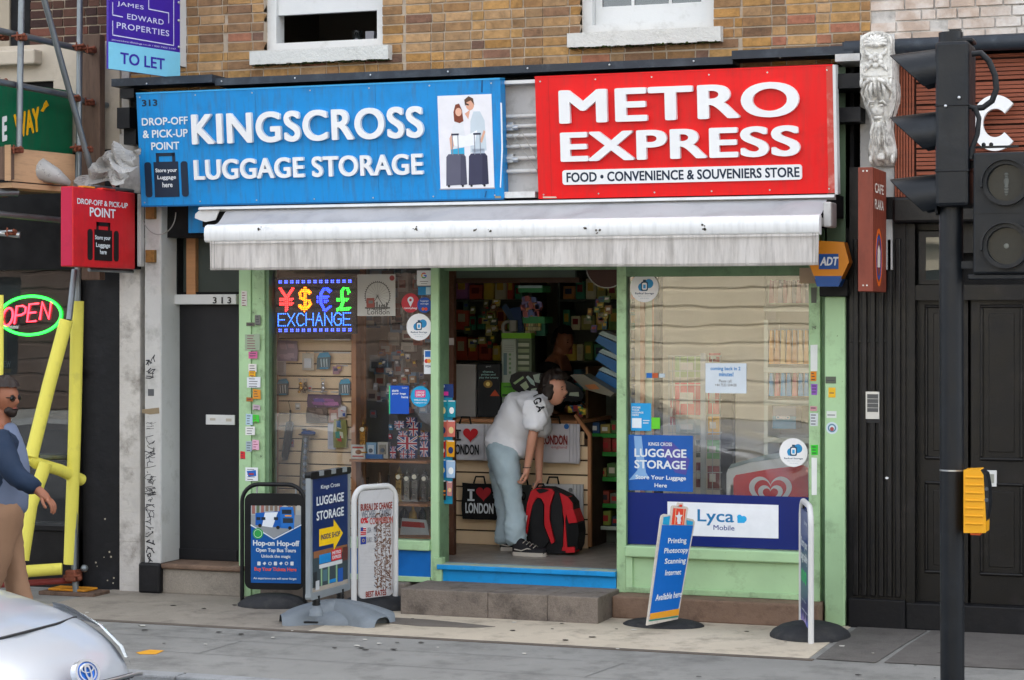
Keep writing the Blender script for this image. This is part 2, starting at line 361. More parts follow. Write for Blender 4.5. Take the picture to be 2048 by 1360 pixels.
b = MB(); b.box(-60, 60, -29, -24.0, -.55, 0, m_pave); b.box(-60, 60, -24, -23.85, -.55, .002, m_kerb); b.build('opposite_pavement', kind='structure')
MB().box(-.95, 2.52, -1.5, -.02, 0, .004, m_terr).build('shop_forecourt', kind='structure')
MB().box(-3.35, -.953, -1.5, -.02, 0, .0035, m_terrg).build('doorway_forecourt', kind='structure')
b = MB(); b.box(-3.35, 2.56, -1.57, -1.503, 0, .005, mat('edging_strip', '#635a52', .85, var=.2, dirt=('#3c3733', .6, 5), bump=.4)); b.build('forecourt_edging', kind='structure')
b = MB(); GF = Fr((0, 0, .0045), (1, 0, 0), (0, 1, 0))
b.poly(GF, [(2.57, -1.5), (2.57, -.05), (3.05, -.05), (3.0, -.7), (2.95, -1.52)], 0, .002, m_slab)
b.poly(GF, [(3.0, -1.5), (3.03, -.72), (3.08, -.05), (5.2, -.05), (5.2, -1.35), (4.0, -1.46)], 0, .003, m_slab)
b.build('dark_slab_paving', kind='structure')
b = MB(); GJ = Fr((0, 0, .001), (1, 0, 0), (0, 1, 0)); mj = mat('paving_joint', '#666664', .9)
for y, x0, x1 in ((-2.05, -2.2, 1.2), (-2.6, -3, 5), (-1.8, -3, -.4)): b.line(GJ, [(x0, y), (x0*.4+x1*.6, y+rnd(-.03, .03)), (x1, y)], .006, mj, px=False)
for x in (-1.2, 1.4): b.line(GJ, [(x, -2.6), (x+rnd(.02, .12), -2.05)], .006, mj, px=False)
b.build('pavement_joint', kind='structure')
b = MB(); gc = mat('tarmac_patch', '#6d665f', .9, var=.2, bump=.7, bs=90)
b.poly(GF, [(-.62, -.98), (-.3, -1.05), (.05, -1.0), (.2, -.9), (-.05, -.82), (-.35, -.74), (-.72, -.72), (-.85, -.85)], 0, .003, gc)
b.build('tarmac_patch', kind='structure')
b = MB(); b.poly(Fr((0, 0, .0015), (1, 0, 0), (0, 1, 0)), [tuple(G(*p))[:2] for p in ((272, 1306), (300, 1300), (328, 1302), (312, 1309), (280, 1309))], 0, .002, C('#d79a2a', .8)); b.build('paint_mark', kind='structure')
ml = C('#c9c5bb', .8); ml2 = C('#33302d', .9)
random.seed(5)
for i in range(60):                                       # specks of litter and gum trodden into the pavement
    x = rnd(-2.9, 3.6); y = rnd(-2.4, -.15); r = rnd(.008, .026)
    b = MB(); n = 7; pts = [(x+r*rnd(.6, 1.3)*cos(2*pi*k/n), y+r*rnd(.5, 1.1)*sin(2*pi*k/n)) for k in range(n)]
    b.poly(Fr((0, 0, .0078), (1, 0, 0), (0, 1, 0)), pts, 0, .0015, ml if i % 3 == 0 else ml2)
    if i == 0: LIT = b
    else: LIT.v += b.v; o = len(LIT.v)-len(b.v); LIT.f += [tuple(q+o for q in f) for f in b.f]; [LIT.mi(q) for q in b.mats]; LIT.m += [LIT.mats.index(b.mats[q]) for q in b.m]; LIT.sm += b.sm
LIT.build('litter', kind='stuff', label='scraps of litter and gum trodden into the pavement')

# ================================================================ brick building
bb = thing('brick_building', 'three storey yellow stock brick building with white sash windows over a pale green shopfront', 'building', (0, 0, 0))
m_mortar = mat('mortar', '#b0a18f', .95, var=.18, vs=5, bump=.6, bs=60)
m_brick = mat('stock_brick', '#ffffff', .9, var=.32, vs=18, attr=True, dirt=('#4b3d31', .6, 2.2, .5), bump=.7, bs=70)
m_brickd = mat('dark_brick', '#ffffff', .9, var=.2, vs=18, attr=True, bump=.6, bs=70)
PAL = ['#a98355', '#ad8755', '#99744d', '#a9855c', '#ac8a64', '#94714d', '#9b744b', '#a0805d', '#90704e', '#a57c48', '#ab8350', '#977958', '#8c6a48', '#86684c', '#b08a5c', '#80624a']
RED = ['#99654f', '#91604c', '#a06c54', '#7d5c4a', '#725749']
def bricks(x0, x1, z0, z1, Y, holes, joints, pal, red, redp, m, mm, ch=.0722, face=.006):
    random.seed(int(x0*100)); B = MB(); B.cols = []; M_ = MB()
    xs = [x0]+sorted(joints)+[x1]; r = 0; z = z0
    while z < z1:
        for a, c in zip(xs, xs[1:]):
            x = a-(.11 if r % 2 else 0); k = r
            while x < c:
                w = (.212 if k % 2 == 0 else .104)+rnd(-.007, .007); k += 1
                p, q = max(x, a), min(x+w-.012, c-.006); x += w
                if q-p < .03: continue
                for hx0, hx1, hz0, hz1 in holes:
                    if z+.06 > hz0 and z < hz1 and p < hx1 and q > hx0:
                        if p < hx0: q = hx0
                        elif q > hx1: p = hx1
                        else: p = q
                if q-p < .03: continue
                h = ch-.011; yo = -rnd(0, .006); t = rnd(-.003, .003)
                n0 = len(B.f); B.hexa([(p, Y+yo-face, z+rnd(0, .003)), (q, Y+yo-face, z+rnd(0, .003)), (q, Y+.05, z), (p, Y+.05, z), (p+t, Y+yo-face, z+h), (q+t, Y+yo-face, z+h-rnd(0, .003)), (q, Y+.05, z+h), (p, Y+.05, z+h)], m)
                cl = lin(random.choice(red if random.random() < redp else pal)); f = rnd(.84, 1.1)
                B.cols += [(cl[0]*f, cl[1]*f, cl[2]*f, 1)]*(len(B.f)-n0)
        z += ch; r += 1
    cuts = sorted({x0, x1} | {h[0] for h in holes} | {h[1] for h in holes}); zc = sorted({z0, z1} | {h[2] for h in holes} | {h[3] for h in holes})
    for a, c in zip(cuts, cuts[1:]):
        for d, e in zip(zc, zc[1:]):
            if any(a >= h[0]-1e-6 and c <= h[1]+1e-6 and d >= h[2]-1e-6 and e <= h[3]+1e-6 for h in holes): continue
            M_.box(a, c, Y, Y+.22, d, e, mm)
    return B, M_
BX0, BX1, BZ0 = X(258), X(1742), 3.9
w1 = (X(528, .0), X(766, .0)); w2 = (X(1160), X(1428)); WZ = 4.21
holes = [(w1[0], w1[1], WZ, 6.2), (w2[0], w2[1], WZ+.02, 6.2)]
J = [X(457), X(813), X(1087), X(1486)]
B, M_ = bricks(BX0, BX1, BZ0+.03, 7.2, 0, holes, J, PAL, RED, .08, m_brick, m_mortar)
B.build('brickwork', bb); M_.build('wall', bb)
b = MB(); b.box(BX0, BX1, .0, 9, 7.2, 10.2, m_mortar); b.box(BX0, BX1, 8.8, 9, 0, 7.2, m_dark); b.box(BX0, BX0+.2, .22, 8.8, 3.3, 7.2, m_mortar); b.box(BX1-.2, BX1, .22, 8.8, 3.3, 7.2, m_mortar); b.box(BX0+.2, BX1-.2, .25, 8.8, 3.3, 3.4, m_dark)  # solid top block, out of view, raised so the shop front stays in shade
b.build('roof_and_shade_block', bb)
random.seed(3)
m_moss = mat('moss', '#3c4620', .95, var=.4, vs=30, bump=1, bs=90)
m_sill = mat('painted_stone_sill', '#c9c9c4', .75, var=.08, dirt=('#7c7d70', .5, 9, .56), bump=.6, bs=60)
for k, (a, c) in enumerate((w1, w2)):
    zt = WZ if k == 0 else WZ+.02
    b = MB(); Yf = .06; fw = .075
    b.box(a, a+fw, Yf, .2, zt, 6.2, m_white); b.box(c-fw, c, Yf, .2, zt, 6.2, m_white); b.box(a+fw, c-fw, Yf, .2, zt, zt+.06, m_white); b.box(a+fw, c-fw, Yf, .2, 6.12, 6.2, m_white)
    win = b.build('window', bb)
    s = MB(); zb = zt+(.28 if k == 0 else .062)        # the left sash stands open a hand's width above the bead
    i0, i1 = a+fw+.002, c-fw-.002
    Ys = (Yf+.075, Yf+.115) if k else (Yf+.03, Yf+.07)
    s.box(i0, i1, Ys[0], Ys[1], zb, zb+.14, m_white); s.box(i0, i0+.05, Ys[0], Ys[1], zb+.14, 5.15, m_white); s.box(i1-.05, i1, Ys[0], Ys[1], zb+.14, 5.15, m_white); s.box(i0, i1, Ys[0], Ys[1], 5.15, 5.2, m_white)
    for t in (1/3, 2/3): xx = i0+(i1-i0)*t; s.box(xx-.011, xx+.011, Ys[0]+.005, Ys[1]-.005, zb+.14, 5.15, m_white)
    s_up = MB(); s_up.box(i0, i1, Ys[1]+.01, Ys[1]+.05, 5.2, 5.25, m_white); s_up.box(i0, i1, Ys[1]+.01, Ys[1]+.05, 6.05, 6.12, m_white)
    s.build('sash', win); s = s_up; s.build('sash', win)
    MB().box(i0+.05, i1-.05, Ys[0]+.016, Ys[0]+.02, zb+.14, 5.15, m_glass2).build('pane', win)
    MB().box(i0, i1, Ys[1]+.03, Ys[1]+.034, 5.25, 6.05, m_glass2).build('pane', win)
    r_ = MB(); r_.box(a-.3, c+.3, .24, 1.6, zt-.3, 6.4, mat('room_wall', '#4a4038', .9)); r_.v = r_.v; 
    rr = MB(); mw = mat('room_wall', '#4a4038', .9)
    for q in ((a-.3, a-.28, .24, 1.6, zt-.1, 6.4), (c+.28, c+.3, .24, 1.6, zt-.1, 6.4), (a-.3, c+.3, 1.6, 1.62, zt-.1, 6.4), (a-.3, c+.3, .24, 1.6, zt-.12, zt-.1), (a-.3, c+.3, .24, 1.6, 6.4, 6.42)): rr.box(*q, mw)
    rr.build('room', win)
    p0 = P((500, 1135)[k], 120); s0, s1 = ((X(499, -.09), X(776, -.09)), (X(1134, -.09), X(1441, -.09)))[k]
    b = MB(); n = 26; ztp, zbt = zt+.0, zt-.115
    for i in range(n):
        xa, xb = s0+(s1-s0)*i/n, s0+(s1-s0)*(i+1)/n; e = rnd(-.004, .004)
        b.hexa([(xa, -.09, zbt+e), (xb, -.09, zbt+e), (xb, .06, zbt), (xa, .06, zbt), (xa, -.092, ztp-.012), (xb, -.092, ztp-.012), (xb, .06, ztp), (xa, .06, ztp)], m_sill)
    sl_ = b.build('window_sill', bb)
    b = MB()
    for i in range(150):
        x = rnd(s0, s1); r = rnd(.004, .012); b.ball((x, -.085+rnd(0, .06), zbt-.002), r*1.4, r, r*.9, m_moss, 6, 4)
    b.build('moss', sl_)
g = thing('drinking_glass', 'drinking glass standing inside the open left sash window', 'glass', (X(715, .3), .3, WZ+.03))
b = MB(); b.lathe([(.035, 0), (.045, .13), (.043, .13), (.033, .01)], glass_mat('tumbler', '#9fd0d2', fmin=.15), c=(X(715, .3), .3, WZ+.03), n=16); b.build('tumbler', g)
b = MB(); b.box(X(734, .3), X(751, .3), .27, .33, WZ+.03, WZ+.15, C('#8f8f96')); setp(b.build('small_carton'), 'small pale carton standing beside the drinking glass in the window', 'carton')

# flashing and cornice above the fascia
b = MB(); LF = .0
b.box(BX0, X(457), -.27, 0, 3.95, 4.01, m_lead); b.box(X(457), X(1480), -.22, 0, 3.93, 3.985, m_lead); b.box(X(1480), X(1720), -.25, 0, 3.96, 4.02, m_lead)
for i in range(9): b.ball((-2.9+i*.62, -.272 if i < 1 else -.225, 3.96), .008, .004, .008, m_alum, 8, 5)
b.build('flashing', bb)
b = MB(); b.box(X(1674), X(1722, -.3), -.32, 0, 3.72, 3.82, m_blackm); b.box(X(1680), X(1722, -.2), -.22, 0, 3.5, 3.6, m_blackm); b.box(X(1690), X(1722, -.36), -.36, 0, 3.9, 3.95, m_wgrime)
b.build('cornice', bb); b = MB(); b.box(X(247, -.2), X(272, -.2), -.3, 0, 3.62, 3.78, m_blackm); b.box(X(250, -.2), X(274, -.2), -.22, 0, 3.5, 3.62, m_blackm); b.box(X(247, -.2), X(274, -.2), -.25, 0, 3.86, 3.93, m_blackm)
b.build('cornice', bb)
# fascia backing wall between the shopfront and the brickwork
b = MB(); b.box(X(262), X(1700), .0, .22, 2.78, 3.93, m_dark); b.build('fascia_board', bb)
# ---- street door 313 on the left
DY = .2
b = MB(); b.box(X(247), X(288), -.06, .25, 0, 3.6, m_wrough)
for i in range(30): z = .05+i*.115; b.box(X(247)+.005, X(288)-.005, -.061-rnd(0, .003), -.055, z, z+rnd(.107, .1135), m_wrough)
b.build('wall_strip', bb)
pil = MB(); pil.bbox(X(289, -.1), X(321, -.1), -.1, .25, .22, 3.4, m_wgrime, .008); pil = pil.build('pilaster', bb)
b = MB(); b.bbox(X(277, -.12), X(321, -.12), -.13, .25, 0, .24, m_blackm, .02); b.build('plinth', pil)
fr = FA(-.1); ink = C('#3a3a3e', .7); b = MB()
def scrawl(b, fr, x0, y0, x1, y1, n, wd, m, seed=1):
    random.seed(seed); pts = []; w_ = x1-x0
    k = 0; y = y0
    while y < y1:
        hh = rnd(8, 15)
        if (y1-y0) < 45: hh = (y1-y0)/2.2
        for _ in range(random.choice((1, 2, 2, 3))):
            q = [(x0+w_*rnd(.05, .95), y+rnd(-.2, 1.2)*hh) for _ in range(random.choice((2, 3, 4)))]; c_ = [q[0]]
            for a_, b_ in zip(q, q[1:]): c_ += [((a_[0]+b_[0])/2+rnd(-3, 3), (a_[1]+b_[1])/2+rnd(-2, 2)), b_]
            b.line(fr, c_, wd*rnd(.7, 1.2), m, w0=0, w1=.0012+.0001*(k % 5)); k += 1
        y += hh*1.05
    return
    for i in range(n):
        t = i/(n-1); pts.append((x0+(x1-x0)*(.15+.85*abs(sin(i*2.4+seed)))*1.0, y0+(y1-y0)*t+rnd(-1, 1)*abs(y1-y0)/n*1.1))
    b.line(fr, pts, wd, m, w0=0, w1=.0015)
for a in ((288, 860, 314, 1000, 34, .005, 2), (290, 712, 312, 742, 9, .009, 5), (290, 845, 314, 855, 16, .003, 7), (289, 1010, 311, 1078, 12, .006, 9), (291, 1080, 312, 1128, 12, .009, 4)): scrawl(b, fr, *a[:6], ink, a[6])
b.build('graffiti', pil)
b = MB(); b.px(FA(-.1), 296, 778, 308, 792, C('#55565a'), 0, .0014); b.build('stuck_print', pil); b = MB(); b.pxpoly(FA(-.1), [(284, 819), (318, 815), (319, 827), (300, 829), (284, 826)], C('#8a7a62', .7), 0, .0013); b.build('torn_paper', pil)
dx0, dx1 = X(350, DY), X(477, DY); zt = P(358, 609, DY).z; zb = .235
b = MB(); b.box(X(321, -.1), X(321, -.1)+.004, -.095, DY+.05, .24, 3.2, m_white); b.bbox(X(340, .1), dx0, .1, DY+.06, .24, zt+.08, m_white, .01); fm = b.build('door_frame', bb)
b = MB(); b.box(dx0, dx1, DY, DY+.05, zb, zt, m_door); dr = b.build('door', bb, label='plain charcoal street door with white letter plate')
b = MB(); b.bbox(dx0+.01, dx1-.01, DY-.01, DY-.001, zb+.005, zb+.09, m_door, .003); b.build('weather_board', dr)
f_ = FA(DY); b = MB(); a0 = f_.uv(413, 829); a1 = f_.uv(471, 850); b.bbox(a0[0], a1[0], DY-.014, DY-.0005, a1[1], a0[1], m_white, .004)
b.px(FA(DY-.0145), 420, 836, 431, 841, C('#b3aca0'), 0, .0015); b.px(FA(DY-.0145), 452, 837, 463, 843, C('#b3aca0'), 0, .0015); b.build('letter_plate', dr)
lz0, lz1 = zt, P(358, 589, .12).z
b = MB(); b.bbox(dx0-.02, dx1+.02, .12, .27, lz0, lz1, m_white, .006); lt = b.build('lintel', bb)
b = MB(); b.pxtext(FA(.119), '3 1 3', 426, 594, 463, 607, C('#2e2a28'), bold=.03, w1=.004); b.build('number', lt)
b = MB(); b.box(dx0-.02, dx1+.03, .24, .27, lz1, 3.05, mat('transom_board', '#3d4540', .5, var=.1)); b.box(X(374, .2), X(392, .2), .19, .24, lz1, 3.0, m_wood); b.box(X(352, .2), X(362, .2), .15, .24, lz1, 3.05, m_dark); b.box(dx0, dx1, .2, .238, lz1, lz1+.02, m_dark)
b.build('transom', bb)
b = MB(); b.bbox(X(322, -.08), X(482, -.08), -.08, DY-.0, 0, .195, m_brown if 0 else m_terrg, .012); b.bbox(X(322, -.1), X(482, -.1), -.11, DY+.05, .197, .237, m_brown, .012); b.build('doorstep', bb)
# ---- green timber shopfront
x_a, x_b, x_c, x_d = X(481), X(505), X(531), X(545, .06)
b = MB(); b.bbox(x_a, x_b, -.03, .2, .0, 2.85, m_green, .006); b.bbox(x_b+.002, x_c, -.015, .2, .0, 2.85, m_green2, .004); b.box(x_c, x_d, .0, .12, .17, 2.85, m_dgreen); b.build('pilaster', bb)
mul0, mul1 = X(861), X(877)
sillz = P(820, 1080).z
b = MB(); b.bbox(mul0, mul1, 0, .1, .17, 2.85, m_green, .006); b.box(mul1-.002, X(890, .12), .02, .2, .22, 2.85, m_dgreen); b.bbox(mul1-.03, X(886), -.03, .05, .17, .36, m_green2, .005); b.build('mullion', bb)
b = MB(); b.bbox(x_d, mul0, -.03, .12, sillz-.075, sillz, m_green, .008); b.bbox(x_d, mul0, -.012, .1, .17, .21, m_green, .004); b.box(x_d, mul0, .01, .1, .2, sillz-.075, mat('riser_blue', '#0c68b8', .4, var=.2, vs=1.5, dirt=('#083f74', .6, 2)))
b.bbox(x_d, X(575), -.01, .1, .2, sillz-.08, m_green, .004); b.build('stall_riser', bb, label='left stall riser with a blue painted panel')
b = MB(); b.bbox(x_c, X(821), -.1, .1, 0, .168, m_conc, .012); b.build('plinth', bb)
b = MB(); b.box(x_d+.0, mul0, .05, .058, sillz, 2.75, m_glass); wl = b.build('shop_window', bb)
jx0, jx1 = X(1233), X(1252)
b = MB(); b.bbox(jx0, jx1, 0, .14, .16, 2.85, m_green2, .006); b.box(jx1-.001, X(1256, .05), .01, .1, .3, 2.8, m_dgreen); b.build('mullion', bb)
rz = P(1400, 1096).z; rx1 = X(1618)
b = MB(); b.bbox(jx1, rx1+.03, -.035, .12, rz-.08, rz, m_green, .01); b.box(jx1, rx1+.03, .015, .1, .2, rz-.08, m_green); b.bbox(jx1, rx1+.03, -.005, .1, .165, .205, m_green2, .004); b.bbox(jx1, jx1+.05, -.004, .1, .2, rz-.08, m_green, .004); b.build('stall_riser', bb)
b = MB()
b.bbox(.83, 2.32, -.2, .14, 0, .163, m_brown, .014)
b.build('plinth', bb)
b = MB(); b.box(jx1, rx1, .05, .058, rz, 2.78, m_glassr); b.build('shop_window', bb)
b = MB(); b.bbox(rx1, X(1641), -.012, .14, .1, 2.85, m_green2, .005); b.box(X(1641), X(1648), .03, .2, 0, 2.9, m_dgreen); b.build('mullion', bb)
b = MB(); b.bbox(X(1649, -.05), X(1690, -.05), -.05, .2, 0, 2.3, m_green, .012); b.bbox(X(1640, -.06), X(1697, -.06), -.09, .2, 2.3, 2.42, m_blackm, .01); b.box(X(1655), X(1692), -.02, .2, 2.42, 3.9, mat('old_green', '#5c735a', .5, var=.2, dirt=('#2f3a2f', .7, 5))); b.box(X(1692), X(1708), .0, .2, 0, 3.9, m_dark)
b.build('pilaster', bb)
hz = P(1300, 551).z
b = MB(); b.box(x_d, mul0, .02, .12, 2.62, 2.85, mat('header_brown', '#33261f', .6, var=.2)); b.bbox(jx1, rx1, .0, .12, P(1300, 553).z, 2.85, m_dgreen, .004); b.box(mul0, jx1, .1, .2, P(1000, 546, .1).z+.02, 2.85, m_dgreen); b.build('header', bb)
# threshold and concrete step
b = MB(); b.bbox(X(877), X(1233), -.04, .14, P(1000, 1143).z, .312, m_blue, .006); b.box(X(879), X(1232), .0, .12, .185, P(1000, 1143).z+.002, m_blue); b.box(X(877), X(1233), -.036, .1, .3125, .3145, mat('chipped_edge', '#a7b9a6', .6, dirt=('#1a93d6', .9, 6))); b.build('threshold', bb)
b = MB()
for a, c in ((X(803, -.5), .0), (.0015, .45), (.4515, X(1192, -.5)+.02)): b.bbox(a, c, -.52, -.0, 0, .188, m_conc, .007)
b.build('front_step', bb)
# interior shell
m_fl = mat('vinyl_floor', '#8d857c', .35, var=.12, dirt=('#55504a', .6, 3))
m_wi = mat('shop_wall', '#cfc8b4', .7, var=.08)
b = MB(); b.box(x_a, x_b+5, .14, 8.8, .2, .308, m_fl); b.build('shop_floor', bb)
b = MB(); b.box(x_a, x_a+.02, .2, 8.8, .3, 3.3, m_wi); b.box(X(1700)+.0, X(1700)+.02, .2, 8.8, .3, 3.3, m_wi); b.box(x_a, X(1700), 5.5, 5.6, .3, 3.3, m_wi); b.build('shop_wall', bb)
b = MB(); b.box(x_a, X(1700), .2, 8.8, 2.9, 3.0, mat('shop_ceiling', '#d0cec6', .8)); b.build('shop_ceiling', bb)
# ================================================================ fascia signs (both lean out at the top)
TILT = .085
def tiltframe(xl, xr, zb, Yb, h=.9):
    return Fr((xl, Yb, zb), (1, 0, 0), (0, -TILT, h))
m_sblue = mat('sign_blue', '#0a86cb', .38, var=.05, vs=2, dirt=('#0b5f96', .5, 4, .52), streak=.42)
m_sred = mat('sign_red', '#dc000a', .38, var=.05, vs=2, dirt=('#a80a10', .5, 4, .55), streak=.2)
m_let = mat('raised_letter_white', '#e4e5e6', .35, var=.03)
m_lets = mat('letter_white_print', '#d6dce0', .5, var=.03)
m_nav = C('#17283c', .5)
# blue
bl = P(283, 413, -.3); br = P(1008, 400, -.3)
fb = tiltframe(bl.x, br.x, bl.z, -.3); W_ = br.x-bl.x; tz = fb.uv(272, 187)[1]
s = thing('fascia_sign', 'long blue luggage storage fascia sign with raised white letters', 'sign', (bl.x, -.3, bl.z))
b = MB(); b.frbox(fb, 0, W_, 0, tz, -.1, 0, m_sblue)
b.frbox(fb, 0, W_, -.004, .008, -.1, .006, C('#0a5d92')); b.frbox(fb, 0, W_, tz-.006, tz+.006, -.1, .006, C('#3a9fd6'))
b.frbox(fb, W_-.075, W_-.07, 0, tz, 0, .0015, C('#0a6fb0')); b.build('panel', s)
ls = [(386, 218, 849, 291, 'KINGSCROSS'), (390, 310, 848, 358, 'LUGGAGE STORAGE')]
def warped(b, fr, t, xl, ytl, ybl, xr, ytr, ybr, m, w1, bold, **k):
    """line of writing between a left edge (top, bottom) and a right edge (top, bottom) in picture terms"""
    a = fr.uv(xl, ytl); c = fr.uv(xl, ybl); d = fr.uv(xr, ytr); e = fr.uv(xr, ybr)
    b.text(fr, t, (a[0]+c[0])/2, (d[0]+e[0])/2, (c[1]+e[1])/2, (a[1]+d[1])/2, m, w0=0, w1=w1, bold=bold, **k)
b = MB(); warped(b, fb, 'KINGSCROSS', 387, 228, 290, 849, 212, 275, m_let, .035, .026, space=1.08); b.build('lettering', s)
b = MB(); warped(b, fb, 'LUGGAGE STORAGE', 391, 318, 359, 848, 308, 350, m_let, .03, .026, space=1.04); b.build('lettering', s)
b = MB(); warped(b, fb, 'DROP-OFF', 284, 236, 251, 376, 233, 249, m_lets, .004, .02); warped(b, fb, '& PICK-UP', 286, 261, 277, 376, 257, 273, m_lets, .004, .02); warped(b, fb, 'POINT', 303, 285, 300, 359, 283, 299, m_lets, .004, .02)
b.build('small_lettering', s)
b = MB(); warped(b, fb, '313', 284, 200, 213, 315, 198, 212, m_nav, .003, .03); b.build('number', s)
def suitcase(b, fr, x0, y0, x1, y1, m, gap, w1=.004):
    """a flat luggage mark: handle, body and two side pieces"""
    a = fr.uv(x0, y0); c = fr.uv(x1, y1); u0, u1, v0, v1 = a[0], c[0], c[1], a[1]; w = u1-u0; h = v1-v0; bt = v0+h*.80
    b.rrect(fr, u0, u0+w*.155, v0, bt-.0, w*.06, m, 0, w1); b.rrect(fr, u1-w*.155, u1, v0, bt, w*.06, m, 0, w1)
    b.frbox(fr, u0+w*.215, u1-w*.215, v0, bt, 0, w1, m)
    for q in ((u0+w*.28, u0+w*.345, bt, v1), (u1-w*.345, u1-w*.28, bt, v1), (u0+w*.28, u1-w*.28, v1-w*.065, v1)): b.frbox(fr, q[0], q[1], q[2]-.001, q[3], 0, w1, m)
b = MB(); suitcase(b, fb, 288, 307, 378, 393, m_nav, None); b.build('luggage_mark', s)
b = MB(); f1 = fb.off(.0045)
for t, y, x0, x1 in (('Store your', 337, 311, 354), ('Luggage', 351, 315, 352), ('here', 365, 325, 345)): warped(b, f1, t, x0, y, y+10, x1, y-1, y+9, m_lets, .001, .02)
b.build('small_lettering', s)
# photographic panel of two travellers on the blue sign
b = MB(); a = fb.uv(875, 192); c = fb.uv(989, 375); pw = c[0]-a[0]; ph = a[1]-c[1]
b.frbox(fb, a[0], c[0], c[1], a[1], 0, .003, C('#e4e3e8')); b.frbox(fb, a[0]-.006, c[0]+.004, c[1]-.008, c[1], 0, .004, C('#9b9aa0'))
f2 = fb.off(.0032)
def Q(x, y): return (a[0]+pw*x, c[1]+ph*y)
def shp(pts, col, w=.0006): b.poly(f2, [Q(*p) for p in pts], 0, w, C(col))
shp([(.58, .38), (.6, .72), (.66, .82), (.78, .82), (.86, .72), (.88, .4)], '#c3cfd8'); shp([(.62, .15), (.62, .42), (.84, .42), (.86, .15)], '#aab6c6')
shp([(.24, .46), (.26, .66), (.34, .74), (.46, .72), (.5, .5), (.46, .38), (.26, .38)], '#dcdfe4'); shp([(.2, .48), (.3, .58), (.5, .56), (.72, .62), (.66, .46), (.4, .44)], '#eceef2', .001)
shp([(.22, .38), (.2, .54), (.25, .6), (.28, .46)], '#d8a68e', .0012); shp([(.76, .5), (.84, .62), (.87, .6), (.8, .48)], '#d8a68e', .0012)
shp([(.22, .24), (.24, .42), (.47, .42), (.48, .24)], '#cfc4bd'); shp([(.22, .36), (.22, .42), (.47, .44), (.47, .36)], '#38a5cf', .0012); shp([(.22, .26), (.23, .32), (.3, .32), (.3, .26)], '#d8a68e', .001); shp([(.38, .26), (.38, .32), (.46, .32), (.46, .26)], '#d8a68e', .001)
shp([(.30, .72), (.29, .82), (.33, .9), (.4, .91), (.45, .84), (.47, .72), (.4, .7)], '#7a3c28', .0012); b.disc(f2, *Q(.385, .82), pw*.06, C('#e0ae96'), 0, .0018, 16, ph*.045)
b.disc(f2, *Q(.6, .89), pw*.075, C('#d9a38b'), 0, .0012, 16, ph*.055); shp([(.51, .88), (.5, .95), (.58, .985), (.66, .96), (.68, .89), (.62, .94), (.54, .92)], '#5b4030', .0018); shp([(.52, .915), (.58, .9), (.58, .885), (.52, .895)], '#3a2d2a', .0022)
shp([(.5, .8), (.56, .74), (.6, .84)], '#d9a38b', .001)
for x0, x1, col, cl2 in ((.11, .5, '#5a5a6c', '#46465a'), (.53, .9, '#393a52', '#2e2f46')):
    shp([(x0, .03), (x0+.02, .34), (x0+.06, .37), (x1-.05, .37), (x1-.01, .34), (x1, .04)], col, .0016); shp([(x1-.12, .03), (x1-.1, .36), (x1-.01, .34), (x1, .04)], cl2, .0022)
    xm = (x0+x1)/2
    shp([(xm-.06, .36), (xm-.06, .58), (xm-.045, .58), (xm-.045, .36)], '#8a8f9a', .002); shp([(xm+.045, .36), (xm+.045, .58), (xm+.06, .58), (xm+.06, .36)], '#8a8f9a', .002); shp([(xm-.07, .57), (xm-.07, .59), (xm+.07, .59), (xm+.07, .57)], '#33384a', .0022)
    for k in (x0+.05, x1-.08): b.disc(f2, *Q(k, .025), pw*.022, C('#23232c'), 0, .0026, 10)
b.build('photo_panel', s)
b = MB(); b.pxpoly(fb, [(1001, 205), (1004, 206), (1006, 300), (1002, 376), (1000, 374), (1003, 300)], C('#dfe6ec'), 0, .003); b.pxpoly(fb, [(990, 392), (1002, 392), (1002, 397), (990, 397)], C('#8f8672'), 0, .003)
b.pxpoly(fb, [(963, 160), (966, 160), (965, 185), (962, 184)], C('#0c4f7e'), 0, .0025); b.pxpoly(fb, [(972, 382), (974, 382), (971, 395), (969, 394)], C('#0c4f7e'), 0, .0025); b.build('torn_edge', s)
b = MB()
for u in [.03+i*(W_-.1)/6 for i in range(7)]:
    for v in (.03, tz-.03): b.disc(fb, u, v, .006, m_alum, 0, .003, 8)
for u in (W_*.34, W_*.67): b.frbox(fb, u, u+.0025, .0, tz, 0, .0008, C('#075f94'))
b.build('fixing', s)
# red
rl = P(1077, 398, -.32); rr_ = P(1670, 386, -.32); fr_ = tiltframe(rl.x, 0, rl.z, -.32); W2 = rr_.x-rl.x; tz2 = fr_.uv(1070, 155)[1]
s = thing('fascia_sign', 'big red convenience and souvenir store fascia sign with white letters', 'sign', (rl.x, -.32, rl.z))
b = MB(); b.frbox(fr_, 0, W2, 0, tz2, -.05, 0, m_sred); b.frbox(fr_, W2, W2+.02, -.01, tz2+.004, -.09, .006, m_white); b.frbox(fr_, .1, .103, 0, tz2, 0, .001, C('#b90a12')); b.frbox(fr_, 0, W2, tz2-.003, tz2+.008, -.05, .004, m_sred)
b.frbox(fr_, W2-.045, W2, 0, tz2, 0, .002, mat('faded_red', '#c2453a', .5, dirt=('#d9a79b', .8, 6, .5)))
[b.disc(fr_, u, v, .006, m_alum, 0, .003, 8) for u in [.04+i*(W2-.08)/5 for i in range(6)] for v in (.03, tz2-.03)]; b.pxpoly(fr_, [(1086, 393), (1112, 393), (1114, 396), (1086, 396)], C('#c9b9a8'), 0, .003); b.build('panel', s)
m_halo = C('#7d1430', .6)
b = MB(); warped(b, fr_, 'METRO', 1121, 180, 249, 1600, 162, 232, m_let, .04, .03, space=1.06); b.build('lettering', s)
